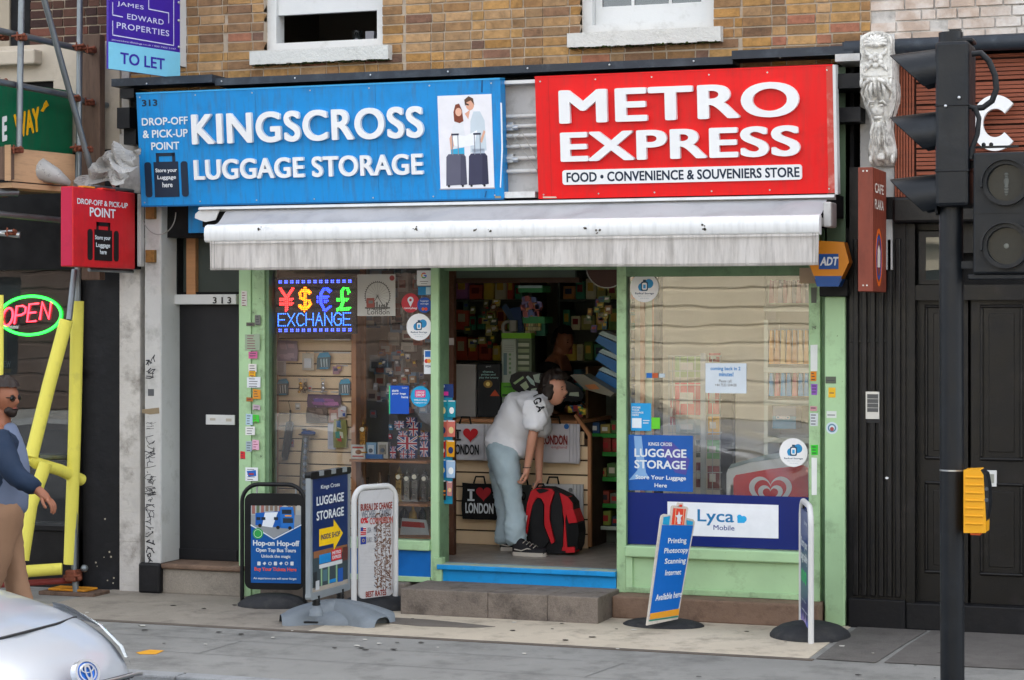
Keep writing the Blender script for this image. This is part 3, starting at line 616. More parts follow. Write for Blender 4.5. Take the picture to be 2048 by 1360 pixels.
b = MB(); warped(b, fr_, 'EXPRESS', 1124, 264, 324, 1602, 250, 312, m_let, .04, .03, space=1.05); b.build('lettering', s)
b = MB(); a = fr_.uv(1126, 339); c = fr_.uv(1605, 359); b.rrect(fr_, a[0], c[0], c[1]-.0, a[1]-.005, .02, m_let, 0, .02); strip = b.build('text_strip', s)
b = MB(); warped(b, fr_.off(.0203), 'FOOD • CONVENIENCE & SOUVENIERS STORE', 1133, 345, 364, 1599, 334, 355, m_nav, .001, .025); b.build('small_lettering', strip)
# light tray left open between the two signs
g0, g1 = X(1004, -.2), X(1078, -.2); zt_, zb_ = P(1040, 163, -.2).z, P(1040, 397, -.2).z
s = thing('light_tray', 'open white tray of bare fluorescent tubes between the two fascia signs', 'light fitting', (g0, -.2, zb_))
b = MB(); b.box(g0, g1, -.19, -.15, zb_, zt_, m_wgrime); b.box(g0, g1, -.29, -.15, zb_, zb_+.045, m_white); b.box(g0, g1, -.29, -.15, zt_-.025, zt_, m_white); b.build('tray', s)
m_tube = mat('unlit_tube', '#c9c9c6', .2, var=.1, dirt=('#8a8580', .5, 8))
for y in (242, 262, 281, 302, 326, 352):
    z = P(1040, y-10, -.24).z; t = MB(); t.cyl((g0, -.235, z), (g1, -.235, z), .014, m_tube); t.build('tube', s)
    if y in (262, 326): t = MB(); t.box(g0+.01, g0+.1, -.24, -.19, z-.03, z+.03, m_alum); t.cyl((g0+.1, -.235, z-.01), (g0+.14, -.235, z-.01), .02, m_alum); t.build('tube_holder', s)
b = MB(); b.tube([(g0, -.25, 3.55), (g0+.08, -.25, 3.4), (g0+.17, -.25, 3.5), (g1, -.25, 3.3)], .004, C('#a5a29b'), 6); b.tube([(g0, -.25, 3.35), (g0+.1, -.25, 3.48), (g1, -.25, 3.22)], .003, C('#a5a29b'), 6); b.build('wire', s)

# ---------------------------------------------------------------- awning
aw = thing('awning', 'long dirty white retractable awning half folded under the fascia signs', 'awning', (0, -.3, 2.8))
m_fab = mat('awning_canvas', '#ddd8d3', .8, var=.14, vs=2, vs3=(9, 1, 1), streak=.3, dirt=('#8d8781', .6, 2.5, .48), bump=.25, bs=20)
def thin(m, t):
    b_ = m.node_tree.nodes['Principled BSDF']; n_ = m.node_tree.nodes; tr = n_.new('ShaderNodeBsdfTranslucent'); tr.inputs[0].default_value = (.8, .79, .76, 1); mx = n_.new('ShaderNodeMixShader'); mx.inputs[0].default_value = t
    out = [x for x in n_ if x.type == 'OUTPUT_MATERIAL'][0]; m.node_tree.links.new(b_.outputs[0], mx.inputs[1]); m.node_tree.links.new(tr.outputs[0], mx.inputs[2]); m.node_tree.links.new(mx.outputs[0], out.inputs[0])
thin(m_fab, .25)
m_fabt = mat('awning_canvas_top', '#cdcdd1', .75, var=.08, dirt=('#8a8a90', .5, 4, .5), bump=.2, bs=18)
m_bar = mat('awning_bar_white', '#dfe0e0', .4, var=.07, dirt=('#77766f', .5, 7, .6), streak=.18)
thin(m_fabt, .4)
a0, a1 = X(405, -.3), X(1672, -.3); zc = P(1000, 400, -.32).z
b = MB(); pr = [(-.30, zc-.005), (-.36, zc-.012), (-.37, zc-.03), (-.34, zc-.03), (-.30, zc-.045)]
n = len(pr); vs = [(a0, y, z) for y, z in pr]+[(a1, y, z) for y, z in pr]; b.add(vs, [(i, (i+1) % n, n+(i+1) % n, n+i) for i in range(n)]+[tuple(range(n-1, -1, -1)), tuple(range(n, 2*n))], m_white)
b.box(a0, a1, -.3, 0, zc-.16, zc-.006, m_dark); b.build('cassette', aw)
e = MB(); fe = Fr((a0-.0, -.33, 0), (1, 0, 0))
e.poly(FA(-.33), [FA(-.33).uv(*p) for p in ((391, 436), (392, 428), (400, 421), (415, 419), (440, 421), (432, 440), (412, 444), (400, 440))], 0, .012, m_white); e.build('end_cap', aw)
v0, v1 = X(415, -.62), X(1641, -.62); bt = P(1024, 440, -.64).z; bb_ = P(1024, 477, -.64).z
b = MB(); random.seed(11)
def fabric(u, v):
    x = v0+.01+(v1-v0-.02)*u; y = -.34+(-.6+.34)*v
    sag = .02*sin(v*pi)*(1+.8*sin(u*23+v*3)+.6*sin(u*57)); return (x, y, zc-.04+(bt-.0-zc+.04)*v-sag)
b.grid(fabric, 160, 8, m_fabt); b.build('canvas', aw)
b = MB(); pr = []
for i in range(9): a = radians(90-i*22.5*.999); pr.append((-.63-.03*max(0, cos(a-0.0))*1.0, 0))
pr = [(-.585, bt), (-.62, bt+.004), (-.655, bt-.008), (-.672, bt-.03), (-.676, (bt+bb_)/2), (-.672, bb_+.02), (-.66, bb_+.004), (-.64, bb_), (-.585, bb_)]
n = len(pr); vs = [(v0, y, z) for y, z in pr]+[(v1, y, z) for y, z in pr]
b.add(vs, [(i, (i+1) % n, n+(i+1) % n, n+i) for i in range(n)], m_bar, True); b.add(vs, [tuple(range(n-1, -1, -1)), tuple(range(n, 2*n))], m_bar); bar = b.build('front_bar', aw)
b = MB(); random.seed(4); fbar = Fr((0, -.677, 0), (1, 0, 0))
for px in (520, 950, 978, 1170, 1196, 1406, 1412, 830): 
    u, v = fbar.uv(px, 458+rnd(-3, 6)); 
    for k in range(5): b.disc(fbar, u+rnd(-.015, .015), v+rnd(-.015, .02), rnd(.003, .009), C('#5c574f', .9), 0, .0008, 8)
b.build('dirt_spot', bar)
vb = P(1024, 535, -.66).z; vt = bb_+.01; vx0, vx1 = X(421, -.65), X(1638, -.65)
def val(u, v):
    x = vx0+(vx1-vx0)*u; z = vt+(vb-vt)*v-.004*sin(u*9)*v; return (x, -.66+.012*sin(u*61)*v+.008*sin(u*131+1)*v+(.05 if 0 else 0)*v, z)
b = MB(); b.grid(val, 240, 8, m_fab); vo = b.build('valance', aw, solid=.002)
ft = Fr((0, -.664, 0), (1, 0, 0)); faint = mat('faded_print', '#e0dbd6', .8, var=.14, vs=2, vs3=(9, 1, 1), streak=.3, dirt=('#8d8781', .6, 2.5, .48)); thin(faint, .25); b = MB()
for t, x0, x1 in (('Low Cost, High Quality', 490, 870), ('& International Calls', 935, 1330)): b.pxtext(ft, t, x0, 493, x1, 527, faint, bold=.01, w1=0)
for k, q in enumerate(b.v):
    uu = (q.x-vx0)/(vx1-vx0); vv = (q.z-vt)/(vb-vt); b.v[k] = Vector((q.x, val(uu, vv)[1]-.0022, q.z))
b.build('faded_lettering', vo)
b = MB(); mst = C('#8e8983', .9)
for px in (424, 430, 981, 985, 1626, 1632):
    u = X(px, -.664); b.frbox(ft, u, u+.003, vb+.01, vt, .012, .0132, mst)
b.frbox(ft, vx0, vx1, vb+.012, vb+.014, .013, .0134, mst); b.frbox(ft, vx0, vx1, vt-.022, vt-.02, .004, .0134, mst); b.build('seam', vo)
for px in (560, 1000, 1500):                                # folding arms
    b = MB(); x = X(px, -.4); b.tube([(x, -.1, zc-.13), (x+.25, -.36, zc-.15), (x-.02, -.6, bb_+.04)], .022, m_bar, 8); b.build('folding_arm', aw)
b = MB(); b.bbox(X(1652, -.4), X(1668, -.4), -.5, -.3, P(1660, 455, -.4).z, P(1660, 405, -.4).z, m_wgrime, .01); b.bbox(X(1640, -.4), X(1655, -.4), -.45, -.35, P(1660, 452, -.4).z, P(1660, 436, -.4).z, m_wgrime, .006); b.build('end_bracket', aw)
b = MB(); b.box(X(378, -.04), X(425, -.04), -.05, -.02, P(380, 466, -.04).z, 3.1, m_sblue); setp(b.build('blue_offcut'), 'small blue board behind the left end of the awning', 'board')
# ---------------------------------------------------------------- alarm bell box
fa = FA(-.32); s = thing('alarm_box', 'orange and blue hexagonal burglar alarm box beside the awning', 'alarm box', tuple(P(1668, 565, -.2)))
m_or = mat('alarm_orange', '#dd8a1e', .4, var=.08, dirt=('#8a5414', .5, 8, .6)); m_adb = C('#1c4f96', .4)
hexp = [fa.uv(*p) for p in ((1626, 555), (1618, 520), (1641, 481), (1690, 485), (1696, 497), (1712, 530), (1690, 566))]
hx = [fa.uv(*p) for p in ((1640, 482), (1618, 520), (1640, 556), (1690, 558), (1700, 540), (1700, 484))]
c6 = fa.uv(1657, 524); pts = [fa.uv(*p) for p in ((1616, 524), (1634, 481), (1688, 484), (1698, 524), (1678, 566), (1634, 566))]
b = MB(); b.poly(fa, pts, -.13, 0, m_or); b.build('case', s)
b = MB(); low = [fa.uv(*p) for p in ((1629, 552), (1684, 552), (1677, 567), (1634, 567))]; b.poly(fa, low, 0, .003, m_adb); b.poly(fa, [(u, v-.02) for u, v in low], -.12, 0, m_adb); b.build('blue_skirt', s)
b = MB(); b.px(fa, 1638, 508, 1677, 538, m_adb, 0, .004); b.pxtext(fa.off(.0042), 'ADT', 1640, 514, 1675, 531, m_let, bold=.04, shear=.15, w1=.001); b.build('logo_plate', s)
b = MB(); fs = Fr(P(1690, 565, -.32), (0, 1, 0), (0, 0, 1))
b.box(X(1600, -.01), X(1636, -.01), -.03, -.005, P(1600, 567).z, P(1600, 536).z, mat('brown_card', '#b09a82', .8)); b.build('board_patch', bb)
# ---------------------------------------------------------------- red projecting sign
Yf, Yb_ = -1.1, -.15
xa, xb = X(121, Yf), X(146, Yf); zt_, zb_ = P(147, 372, Yf).z, P(147, 533, Yf).z
s = thing('projecting_sign', 'red projecting box sign with luggage mark hung out above the pavement', 'sign', (xb, Yb_, zb_))
m_rs = mat('projecting_red', '#c92028', .4, var=.1, dirt=('#8e1f26', .5, 4), streak=.15); m_ms = mat('projecting_red_edge', '#b81540', .4, var=.1, dirt=('#7e1530', .5, 5))
b = MB(); b.bbox(xa, xb, Yf, Yb_, zb_, zt_, m_rs, .008); b.box(xa+.008, xb-.008, Yf-.003, Yf-.0005, zb_+.008, zt_-.008, m_ms); b.build('box', s)
b = MB(); b.cyl((xa+.03, -.75, zt_+.02), (xa+.03, -.1, zt_+.02), .016, m_metal); b.cyl((xa+.03, -.75, zb_-.015), (xa+.03, -.1, zb_-.015), .014, m_metal); b.box(xa, xb, -.2, -.1, zb_, zt_, m_blackm); b.build('bracket', s)
fp = Fr((xb+.0005, Yf, zb_), (0, 1, 0))
b = MB(); b.pxtext(fp, 'DROP-OFF & PICK-UP', 154, 396, 255, 417, m_lets, bold=.02, w1=.002); b.pxtext(fp, 'POINT', 179, 414, 231, 437, m_lets, bold=.02, w1=.002); b.build('lettering', s)
b = MB(); suitcase(b, fp, 175, 442, 237, 523, C('#1d1618'), None, .003); b.build('luggage_mark', s)
b = MB()
for t, x0, y0, x1, y1 in (('Store your', 190, 470, 221, 483), ('Luggage', 192, 485, 220, 498), ('here', 200, 499, 213, 509)): b.pxtext(fp.off(.0032), t, x0, y0, x1, y1, m_lets, bold=.02, w1=.0008)
b.build('small_lettering', s)
b = MB(); b.frbox(fp, .15, .3, zt_-zb_, zt_-zb_+.012, -.05, .004, C('#e08a2a')); b.frbox(fp, .42, .6, zt_-zb_, zt_-zb_+.012, -.05, .004, C('#d23a2a')); b.build('orange_tape', s)
b = MB(); b.bbox(X(268, -.14), X(284, -.14), -.16, -.1, P(275, 533, -.14).z, P(275, 388, -.14).z, m_wgrime, .004); setp(b.build('light_batten'), 'slim grey vertical light batten fixed beside the red projecting sign', 'batten')
b = MB(); lp = []
for i in range(21): a = radians(200+160*i/20); p = P(318+32*cos(a)*1.05, 425-38*sin(a)*1.0 if 0 else 425+44*abs(sin(a)), -.16); lp.append(p)
b.tube(lp, .004, C('#8d8a86'), 6); b.build('cable', bb)
b = MB()
for y in (425, 512): b.bbox(X(293, -.12), X(311, -.12), -.14, -.1, P(300, y+13, -.12).z, P(300, y-12, -.12).z, mat('rusty_plate', '#8a6434', .7, var=.3, dirt=('#4b2f1a', .7, 20)), .004)
b.build('junction_plate', bb)
# ---------------------------------------------------------------- to let board
u0 = P(360, 157, -.12); dd = Vector((-.242, -.97, 0)); fl = Fr(u0, -dd)
a = fl.uv(217, 137); c = fl.uv(360, 157); tl = -a[0]
s = thing('letting_board', 'purple and pale blue to let board fixed high on the brick wall', 'sign', tuple(u0))
ft_ = Fr(u0, -dd)   # u runs towards the wall, so the writing reads from the street side
b = MB(); zs = fl.uv(300, 98)[1]; lo = fl.uv(300, 148)[1]; b.frbox(ft_, a[0], 0, -.0, 1.15, -.02, 0, C('#3a1f94', .35)); b.build('board', s)
b = MB(); b.frbox(ft_, a[0], 0, -.0, fl.uv(300, 96)[1], 0, .002, C('#7cc6e2', .4)); b.build('pale_band', s)
b = MB(); lc = C('#c8cbe8', .5)
b.pxtext(ft_, 'TO LET', 240, 104, 329, 140, C('#34239a'), bold=.02, w0=.002, w1=.004)
for t, x0, y0, x1, y1 in (('JAMES', 234, 2, 287, 22), ('EDWARD', 254, 27, 327, 50), ('PROPERTIES', 233, 44, 338, 73)): b.pxtext(ft_, t, x0, y0, x1, y1, lc, bold=.008, w1=.002, space=1.1)
b.pxtext(ft_, 'jamesedwardlettings.co.uk / 020 7952 5197', 223, 77, 351, 101, lc, bold=.0, w1=.002)
b.line(ft_, [(225, 5), (225, 30), (245, 34)], .008, lc); b.line(ft_, [(225, 42), (225, 70), (347, 91), (347, -6), (305, -8)], .008, lc); b.line(ft_, [(297, -20), (297, 18), (337, 26), (337, 46)], .008, lc)
b.build('lettering', s)
b = MB()
for y in (41, 94, 5): p = fl.pt(-.02, fl.uv(355, y)[1], .005); b.ball(p, .012, .012, .012, m_alum, 8, 5)
b.build('fixing', s)
b = MB(); q = fl.pt(-.03, .3, -.03); b.box(q.x-.02, q.x+.03, q.y-.0, 0, q.z-.2, q.z+1.2, m_white); b.build('post', s)
# ================================================================ right-hand neighbour: black shopfront
rb = thing('black_shopfront', 'black panelled street doors and shopfront under a slatted brown fascia', 'building', (X(1900), 0, 0))
rx = X(1708); RX2 = X(1742)
RW = 8.5
b = MB(); b.box(RX2, RX2+RW, .01, 9, 4.05, 9.5, m_wrough)
random.seed(21)
for r in range(38):
    x = RX2-.0; z = 4.06+r*.0755
    while x < RX2+RW:
        w = rnd(.1, .24); h = .062
        if rnd(0, 1) > .12: b.box(x, min(x+w-.012, RX2+RW), .0-rnd(0, .012), .012, z, z+h, m_pk if 0 else (MC.get('peeling') or mat('peeling', '#b9a596', .9, var=.2, vs=6, dirt=('#cfcbc6', .9, 3, .44), bump=.7, bs=30)))
        x += w
b.build('wall', rb)
b = MB(); b.tube([(X(1690, -.2), -.2, P(1690, 98, -.2).z), (X(1690, -.2)+RW, -.2, P(1690, 98, -.2).z)], .055, m_lead, 12); b.box(X(1692), X(1692)+RW, -.14, 0, 3.98, 4.06, m_lead); b.build('cornice', rb)
m_sl = mat('brown_slat', '#8a4a34', .6, var=.2, vs=3, vs3=(1, 1, 8), dirt=('#4f2c20', .5, 5))
b = MB(); z0, z1 = P(1900, 392, -.05).z, P(1900, 112, -.05).z; sx0 = X(1790, -.05); sx1 = X(1830, -.05)
b.box(sx0, sx0+RW, -.03, 0, z0, z1, mat('slat_gap', '#35201a', .9))
for i in range(7): x = sx0+i*(sx1-sx0)/7; b.box(x, x+(sx1-sx0)/7-.006, -.06, -.03, z0, z1, m_sl)
zz = z0; k = 0
while zz < z1:
    b.box(sx1+.01, sx0+RW, -.058 if k % 5 else -.045, -.03, zz, min(zz+.022, z1), m_sl); zz += .0285 if k % 5 else .036; k += 1
fas = b.build('slatted_fascia', rb)
fc = FA(-.13); b = MB(); a = fc.uv(1992, 247); e = fc.uv(1945, 247); r = a[0]-e[0]
b.ring(fc, a[0], a[1], r*1.02, r*.52, m_let, 0, .05, 40, 1.18, radians(42), radians(318)); 
b.build('letter', fas, label='large white letter C')
# fluted pilaster
px0, px1 = X(1700), X(1812); zc_ = P(1750, 400).z
b = MB(); b.box(px0, px1, -.02, .2, 0, 3.2, m_black)
for i in range(6): x = px0+.03+i*(px1-px0-.04)/6; b.bbox(x, x+(px1-px0)/6-.028, -.05, -.021, .22, 2.7, m_black, .008)
b.bbox(px0, px1, -.055, -.0, .0, .2, m_blackm, .006); b.bbox(px0, px1-.1, -.035, -.02, 1.98, 2.0, m_black, .003); b.build('fluted_pilaster', rb)
b = MB(); f5 = FA(-.052); b.px(f5, 1732, 783, 1759, 838, m_alum, 0, .012); b.px(f5, 1735, 788, 1757, 824, C('#4c4e50', .3), .012, .014)
for k in range(1, 4): b.px(f5, 1735, 788+k*9, 1757, 789+k*9, m_alum, .014, .015)
b.build('entry_panel', rb)
b = MB(); b.disc(FA(-.052), *FA(-.052).uv(1774, 956), .012, C('#d8dadc', .4), 0, .003, 12, .008); b.px(FA(-.052), 1733, 838, 1760, 846, C('#1d1d20'), 0, .002); b.build('paper_scrap', rb)
# dark cornice over the doors, lintel, transom and doors
b = MB(); lx0 = X(1785, -.1); b.bbox(lx0, lx0+RW, -.12, .1, P(1900, 445, -.1).z, P(1900, 392, -.1).z, m_black, .02); b.build('lintel', rb)
D0 = X(1812); D1 = X(1932); D2 = X(1942); D3 = D2+(D1-D0)*1.0
b = MB(); b.box(px1-.001, D0+.06, .0, .2, .0, 2.9, m_black); b.box(D0, D0+RW, .02, .2, P(1900, 600, .05).z, P(1900, 570, .05).z, m_black); b.box(D0+RW*.5, D0+RW, .05, .2, 0, 2.9, m_black); b.box(D0, D0+RW, .12, .2, 2.6, 3.1, m_black)
b.build('door_frame', rb)
zt0, zt1 = P(1850, 560, .08).z, P(1850, 475, .08).z
b = MB(); b.bbox(D0+.07, X(1905), .05, .1, zt0-.04, zt1+.05, m_black, .01); b.box(D0+.13, X(1898), .045, .05, zt0, zt1, m_glass2); b.box(D0+.13, X(1898), .0465, .0505, zt0, zt1, C('#6b6d68', .4)); b.build('transom', rb)
dz1 = P(1900, 592, .1).z; dz0 = P(1900, 1205, .1).z
ledge = MB(); ledge.bbox(px1, px1+RW, -.02, .2, 0, dz0, m_blackm, .008); ledge.build('threshold', rb)
def pdoor(x0, x1, nm):
    b = MB(); b.box(x0, x1, .1, .15, dz0+.003, dz1, m_black); d = b.build('door', rb, label=nm)
    w = x1-x0; m = .12*w/.8
    for (za, zb2) in ((1.17, dz1-.06), (.38, 1.02)):
        b = MB(); xa, xb = x0+m, x1-m
        for q in ((xa, xb, za, za+.022), (xa, xb, zb2-.022, zb2), (xa, xa+.022, za+.022, zb2-.022), (xb-.022, xb, za+.022, zb2-.022)): b.bbox(q[0], q[1], .078, .0995, q[2], q[3], m_black, .009)
        b.bbox(xa+.06, xb-.06, .09, .0995, za+.06, zb2-.06, m_black, .008); b.build('raised_panel', d)
    return d
pw_ = D1-X(1830); pdoor(X(1830), D1, 'left black panelled door leaf'); d2 = pdoor(X(1938), X(2062), 'right black panelled door leaf with a letter plate')
f6 = FA(.1); b = MB(); a = f6.uv(1968, 940); c = f6.uv(1994, 973); b.bbox(a[0], c[0], .075, .0995, c[1], a[1], m_white, .004); b.px(FA(.0745), 1976, 948, 1988, 966, C('#8e8f86'), 0, .002); b.build('letter_plate', d2)
b = MB(); b.box(px0, RX2+RW, .21, 9, 0, 4.04, m_dark); b.box(X(2064), X(2064)+4, .1, .15, dz0, dz1, m_black); b.box(rx+RW-1, rx+RW, .2, 9, 0, 4.05, m_dark); b.build('side_wall_and_light_stop', rb)  # first box is an added unseen fill, stops sunlight leaking past the doors
# ---- carved console bracket between the two shopfronts
cs = thing('console_bracket', 'ornate white painted carved console bracket with scroll, mask and flowers', 'bracket', (X(1750, -.3), 0, P(1750, 330, -.3).z))
m_orn = mat('carved_white', '#e0ded8', .7, var=.1, dirt=('#57504a', .9, 12, .47), bump=.5, bs=50)
f7 = FA(-.36); cx0, cx1 = X(1720, -.36), X(1784, -.36); zA = P(1750, 156, -.36).z; zB = P(1750, 62, -.36).z; cxm = (cx0+cx1)/2; hw = (cx1-cx0)/2
b = MB(); pts = [(cx0, zA)]+[(cx1, zA)]+[(cxm+hw*cos(radians(a)), zB-hw*.55+hw*.55*sin(radians(a))) for a in range(0, 181, 15)]
b.poly(f7, pts, -.36, 0, m_orn)
inn = [(cxm+(p[0]-cxm)*.82, (zA+zB)/2+(p[1]-(zA+zB)/2)*.88) for p in pts]
b.line(f7, [p for p in inn]+[inn[0]], .008, m_orn, 0, .008, px=False); b.build('head', cs)
b = MB(); zs_ = zB-.085
for i in range(9):
    a = radians(-10+i*25); b.tube([f7.pt(cxm, zs_-.01, .02), f7.pt(cxm+.05*cos(a), zs_+.04*sin(a)+.0, .032), f7.pt(cxm+.075*cos(a), zs_+.055*sin(a), .016)], [.012, .014, .008], m_orn, 8)
b.ball(f7.pt(cxm, zs_-.012, .025), .035, .02, .018, m_orn)
zf = zA+.12
for i in range(6):
    a = radians(i*60+30); b.ball(f7.pt(cxm+.033*cos(a), zf+.033*sin(a), .014), .022, .014, .022, m_orn, 8, 6)
b.ball(f7.pt(cxm, zf, .024), .017, .017, .017, m_orn, 8, 6)
for sx in (-1, 1):
    for sz in (-1, 1): b.tube([f7.pt(cxm+sx*.03, zf+sz*.03, .01), f7.pt(cxm+sx*.06, zf+sz*.045, .016), f7.pt(cxm+sx*.075, zf+sz*.075, .008)], [.01, .014, .005], m_orn, 7)
b.build('shell_and_flowers', cs)
b = MB(); zL = P(1750, 328, -.3).z; H_ = zA-zL
def cons(u, v):                                            # S-curved body narrowing downwards
    t = v; out = .30*(1-t)**.6*(.85+.2*cos(t*6.0))+.05+.05*sin(t*pi)
    wv = hw*(1.0-.35*t+.16*sin(t*9)) ; x = cxm+wv*(2*u-1); e = (2*u-1)**2
    r = .012*sin(u*31)*sin(t*26)+.01*sin(u*17+t*9)
    return (x, -(out*(1-.35*e*e)+r)-.02, zA-H_*t)
b.grid(cons, 34, 60, m_orn)
b.grid(lambda u, v: (cxm-hw*(1.0-.35*v+.16*sin(v*9)), -(.30*(1-v)**.6*(.85+.2*cos(v*6.0))+.05+.05*sin(v*pi))*.66*u, zA-H_*v), 2, 30, m_orn)
b.grid(lambda u, v: (cxm+hw*(1.0-.35*v+.16*sin(v*9)), -(.30*(1-v)**.6*(.85+.2*cos(v*6.0))+.05+.05*sin(v*pi))*.66*u, zA-H_*v), 2, 30, m_orn)
b.build('scroll_body', cs)
b = MB()                                                   # bearded mask, leaves and lower volutes
def at(u, t, w=.0): p = Vector(cons(u, t)); return p+Vector((0, -w, 0))
b.ball(at(.5, .34), .05, .035, .055, m_orn); b.ball(at(.5, .36, .035), .011, .016, .02, m_orn, 8, 6); b.ball(at(.5, .45, .02), .032, .02, .012, m_orn, 8, 6)
for sx in (-1, 1):
    b.ball(at(.5+.16*sx, .32, .02), .016, .01, .009, m_orn, 8, 6); b.tube([at(.5+.05*sx, .28, .03), at(.5+.2*sx, .27, .03), at(.5+.3*sx, .31, .02)], .008, m_orn, 7)
    for k in range(4): b.tube([at(.5+.06*sx*(k+.4), .5, .02), at(.5+.1*sx*(k+.4), .62, .035), at(.5+.09*sx*(k+.2), .76, .014)], [.01, .012, .004], m_orn, 7)
    for t, r in ((.06, .035), (.93, .03)):
        p = at(.5+.42*sx, t, .0); b.tube([p+Vector((0, r*cos(a)*(1-a/14)-.02, r*sin(a)*(1-a/14))) for a in [i*.5 for i in range(20)]], .011, m_orn, 7)
    b.tube([at(.5+.1*sx, .02, .02), at(.5+.3*sx, .06, .04), at(.5+.44*sx, .16, .03), at(.5+.38*sx, .24, .02)], [.012, .014, .01, .006], m_orn, 7)
for k in range(5): b.tube([at(.5+.1*(k-2), .06, .015), at(.5+.13*(k-2), .14, .04), at(.5+.12*(k-2), .22, .015)], [.007, .012, .004], m_orn, 7)
b.ball(at(.5, .9, .02), .03, .02, .025, m_orn); b.build('carving', cs)
b = MB(); b.box(X(1722), X(1790), -.03, 0, P(1750, 395).z, P(1750, 70).z, m_wgrime); b.box(X(1742), X(1786, -.02), -.05, 0, P(1750, 540).z, P(1750, 440).z, m_wgrime); b.build('backing_pilaster', cs)
# ---- brown projecting cafe sign
Yf, Yb_ = -.64, -.12; xa, xb = X(1716, Yf), X(1746, Yf); zt_, zb_ = P(1746, 334, Yf).z, P(1746, 583, Yf).z
s = thing('projecting_sign', 'tall narrow brown projecting cafe sign below the carved bracket', 'sign', (xb, Yb_, zb_))
m_bs = mat('cafe_brown', '#7c3a2a', .5, var=.12, vs3=(4, 4, 1), dirt=('#55271c', .6, 6))
b = MB(); b.bbox(xa, xb, Yf, Yb_, zb_, zt_, m_bs, .004); b.build('box', s)
fp = Fr((xb+.0005, Yf, zb_), (0, 1, 0)); Hs = zt_-zb_
b = MB(); wh = C('#d6cdc3')
for i, t in enumerate(('CAFE', 'PLAKA')):
    for k, ch in enumerate(t):
        dxx = .05+.33*k/len(t); 
    b.text(fp, t, .06, .4, Hs*(.80-.13*i), Hs*(.88-.13*i), wh, w1=.002, bold=.02)
b.build('lettering', s)
b = MB(); b.ring(fp, .22, Hs*.28, .13, .11, C('#e0661e'), 0, .002, 30, 1.5); b.ring(fp, .22, Hs*.28, .1, .085, C('#2a4d9a'), 0, .002, 30, 1.5); b.poly(fp, [(.17, Hs*.2), (.18, Hs*.34), (.22, Hs*.38), (.27, Hs*.33), (.26, Hs*.2)], 0, .002, wh); b.build('emblem', s)
b = MB(); b.cyl(((xa+xb)/2, Yb_, zt_-.08), ((xa+xb)/2, 0, zt_-.08), .015, m_metal); b.cyl(((xa+xb)/2, Yb_, zb_+.1), ((xa+xb)/2, 0, zb_+.1), .015, m_metal)
fq = Fr((xa, Yf-.0005, zb_))
for v in (.05, .97):
    for u in (.035, .06): b.disc(fq, u, Hs*v, .006, m_alum, 0, .003, 8)
b.build('bracket', s)
# ================================================================ left-hand neighbour
lb = thing('corner_sandwich_shop', 'dark brick and cream rendered building with a black glazed sandwich shop front', 'building', (X(100), 0, 0))
LX1 = X(247); LX0 = LX1-9
zc1 = P(100, 90).z; 
B, M_ = bricks(X(62), LX1+.0, zc1, 7.0, .0, [], [], ['#4a3129', '#553a30', '#432d27', '#5c4034', '#3b2926'], ['#6a4236'], .08, m_brickd, m_mortar, face=.01)
B.build('brickwork', lb); M_.build('wall', lb)
B = MB(); B.box(LX0, X(60), .02, 1.0, zc1, 7.0, mat('dark_brick_flat', '#3c2a25', .9, var=.3, vs=8)); B.box(X(22), X(60), -.0, .02, zc1, 7, m_dark); B.box(LX0, X(20), -.01, .02, zc1, 7, mat('cream_surround', '#9c9180', .8)); B.build('upper_wall', lb)
b = MB(); b.box(X(115), LX1-.001, -.06, .2, P(200, 300).z, zc1, m_ivory); b.box(LX0, X(115), -.05, .2, P(60, 165).z, zc1, m_ivory); b.bbox(LX0, X(70, -.15), -.16, -.04, P(60, 128, -.15).z, P(60, 98, -.15).z, m_ivory, .015); b.box(X(247)-.0, X(262), -.03, .2, 3.0, 4.1, m_wrough); b.build('render', lb)
b = MB(); b.box(X(168), LX1, -.02, .25, 0, P(200, 300).z, m_blackm); b.build('pilaster', lb)
b = MB(); random.seed(9); 
for p in ((302, 1090-150, .012), (300, 1, 0)): pass
for i in range(9): b.disc(FA(-.021), X(rnd(190, 235)), rnd(.05, .6), rnd(.004, .01), C('#a9a08c', .9), 0, .001, 7)
b.build('paint_chip', lb)
b = MB(); b.px(FA(-.022), 161, 734, 172, 748, C('#d9a21a'), .06, .064); b.px(FA(-.022), 162, 747, 171, 753, C('#9a86c9'), .06, .064); b.build('sticker', lb)
b = MB(); b.box(X(160), X(168), -.08, .1, 0, 2.6, m_black); b.box(LX0, X(168), -.06, .2, 0, P(60, 1055).z, m_black); b.bbox(LX0, X(160), -.1, .05, P(60, 1058).z, P(60, 1045).z, m_black, .008); b.box(LX0, X(168), -.05, .2, P(60, 540).z, P(60, 380).z+.1, m_dark)
b.box(LX0, X(115), .0, .2, P(60, 380).z+.1, P(60, 160).z, m_dark); b.build('shopfront_frame', lb)
b = MB(); b.box(LX0, X(161), .03, .036, P(60, 1050).z, P(60, 540).z, m_glass2); b.build('shop_window', lb)
b = MB(); zt2 = P(60, 540).z
b.box(LX0, LX1-.003, .21, .3, 2.85, 9.5, m_dark); b.box(LX0, X(240), 3.2, 3.3, 0, 3.2, mat('cafe_wall', '#34322e', .8)); b.box(LX0, X(240), .3, 3.2, -.02, .02, m_fl); b.box(X(240), X(241), .3, 3.2, 0, 3.2, m_dark); b.box(LX0, X(240), .3, 3.2, 3.0, 3.1, m_dark)  # first box: added dark backing that blocks a daylight leak by the green sign
b.box(X(-60), X(200), .9, 1.6, 1.2, 1.32, C('#7a3d20', .5)); b.box(X(-60), X(200), 1.0, 1.5, .1, 1.2, m_dark); b.box(X(-300), X(40), .25, .6, .9, 2.2, C('#46602c', .7)) if 0 else None
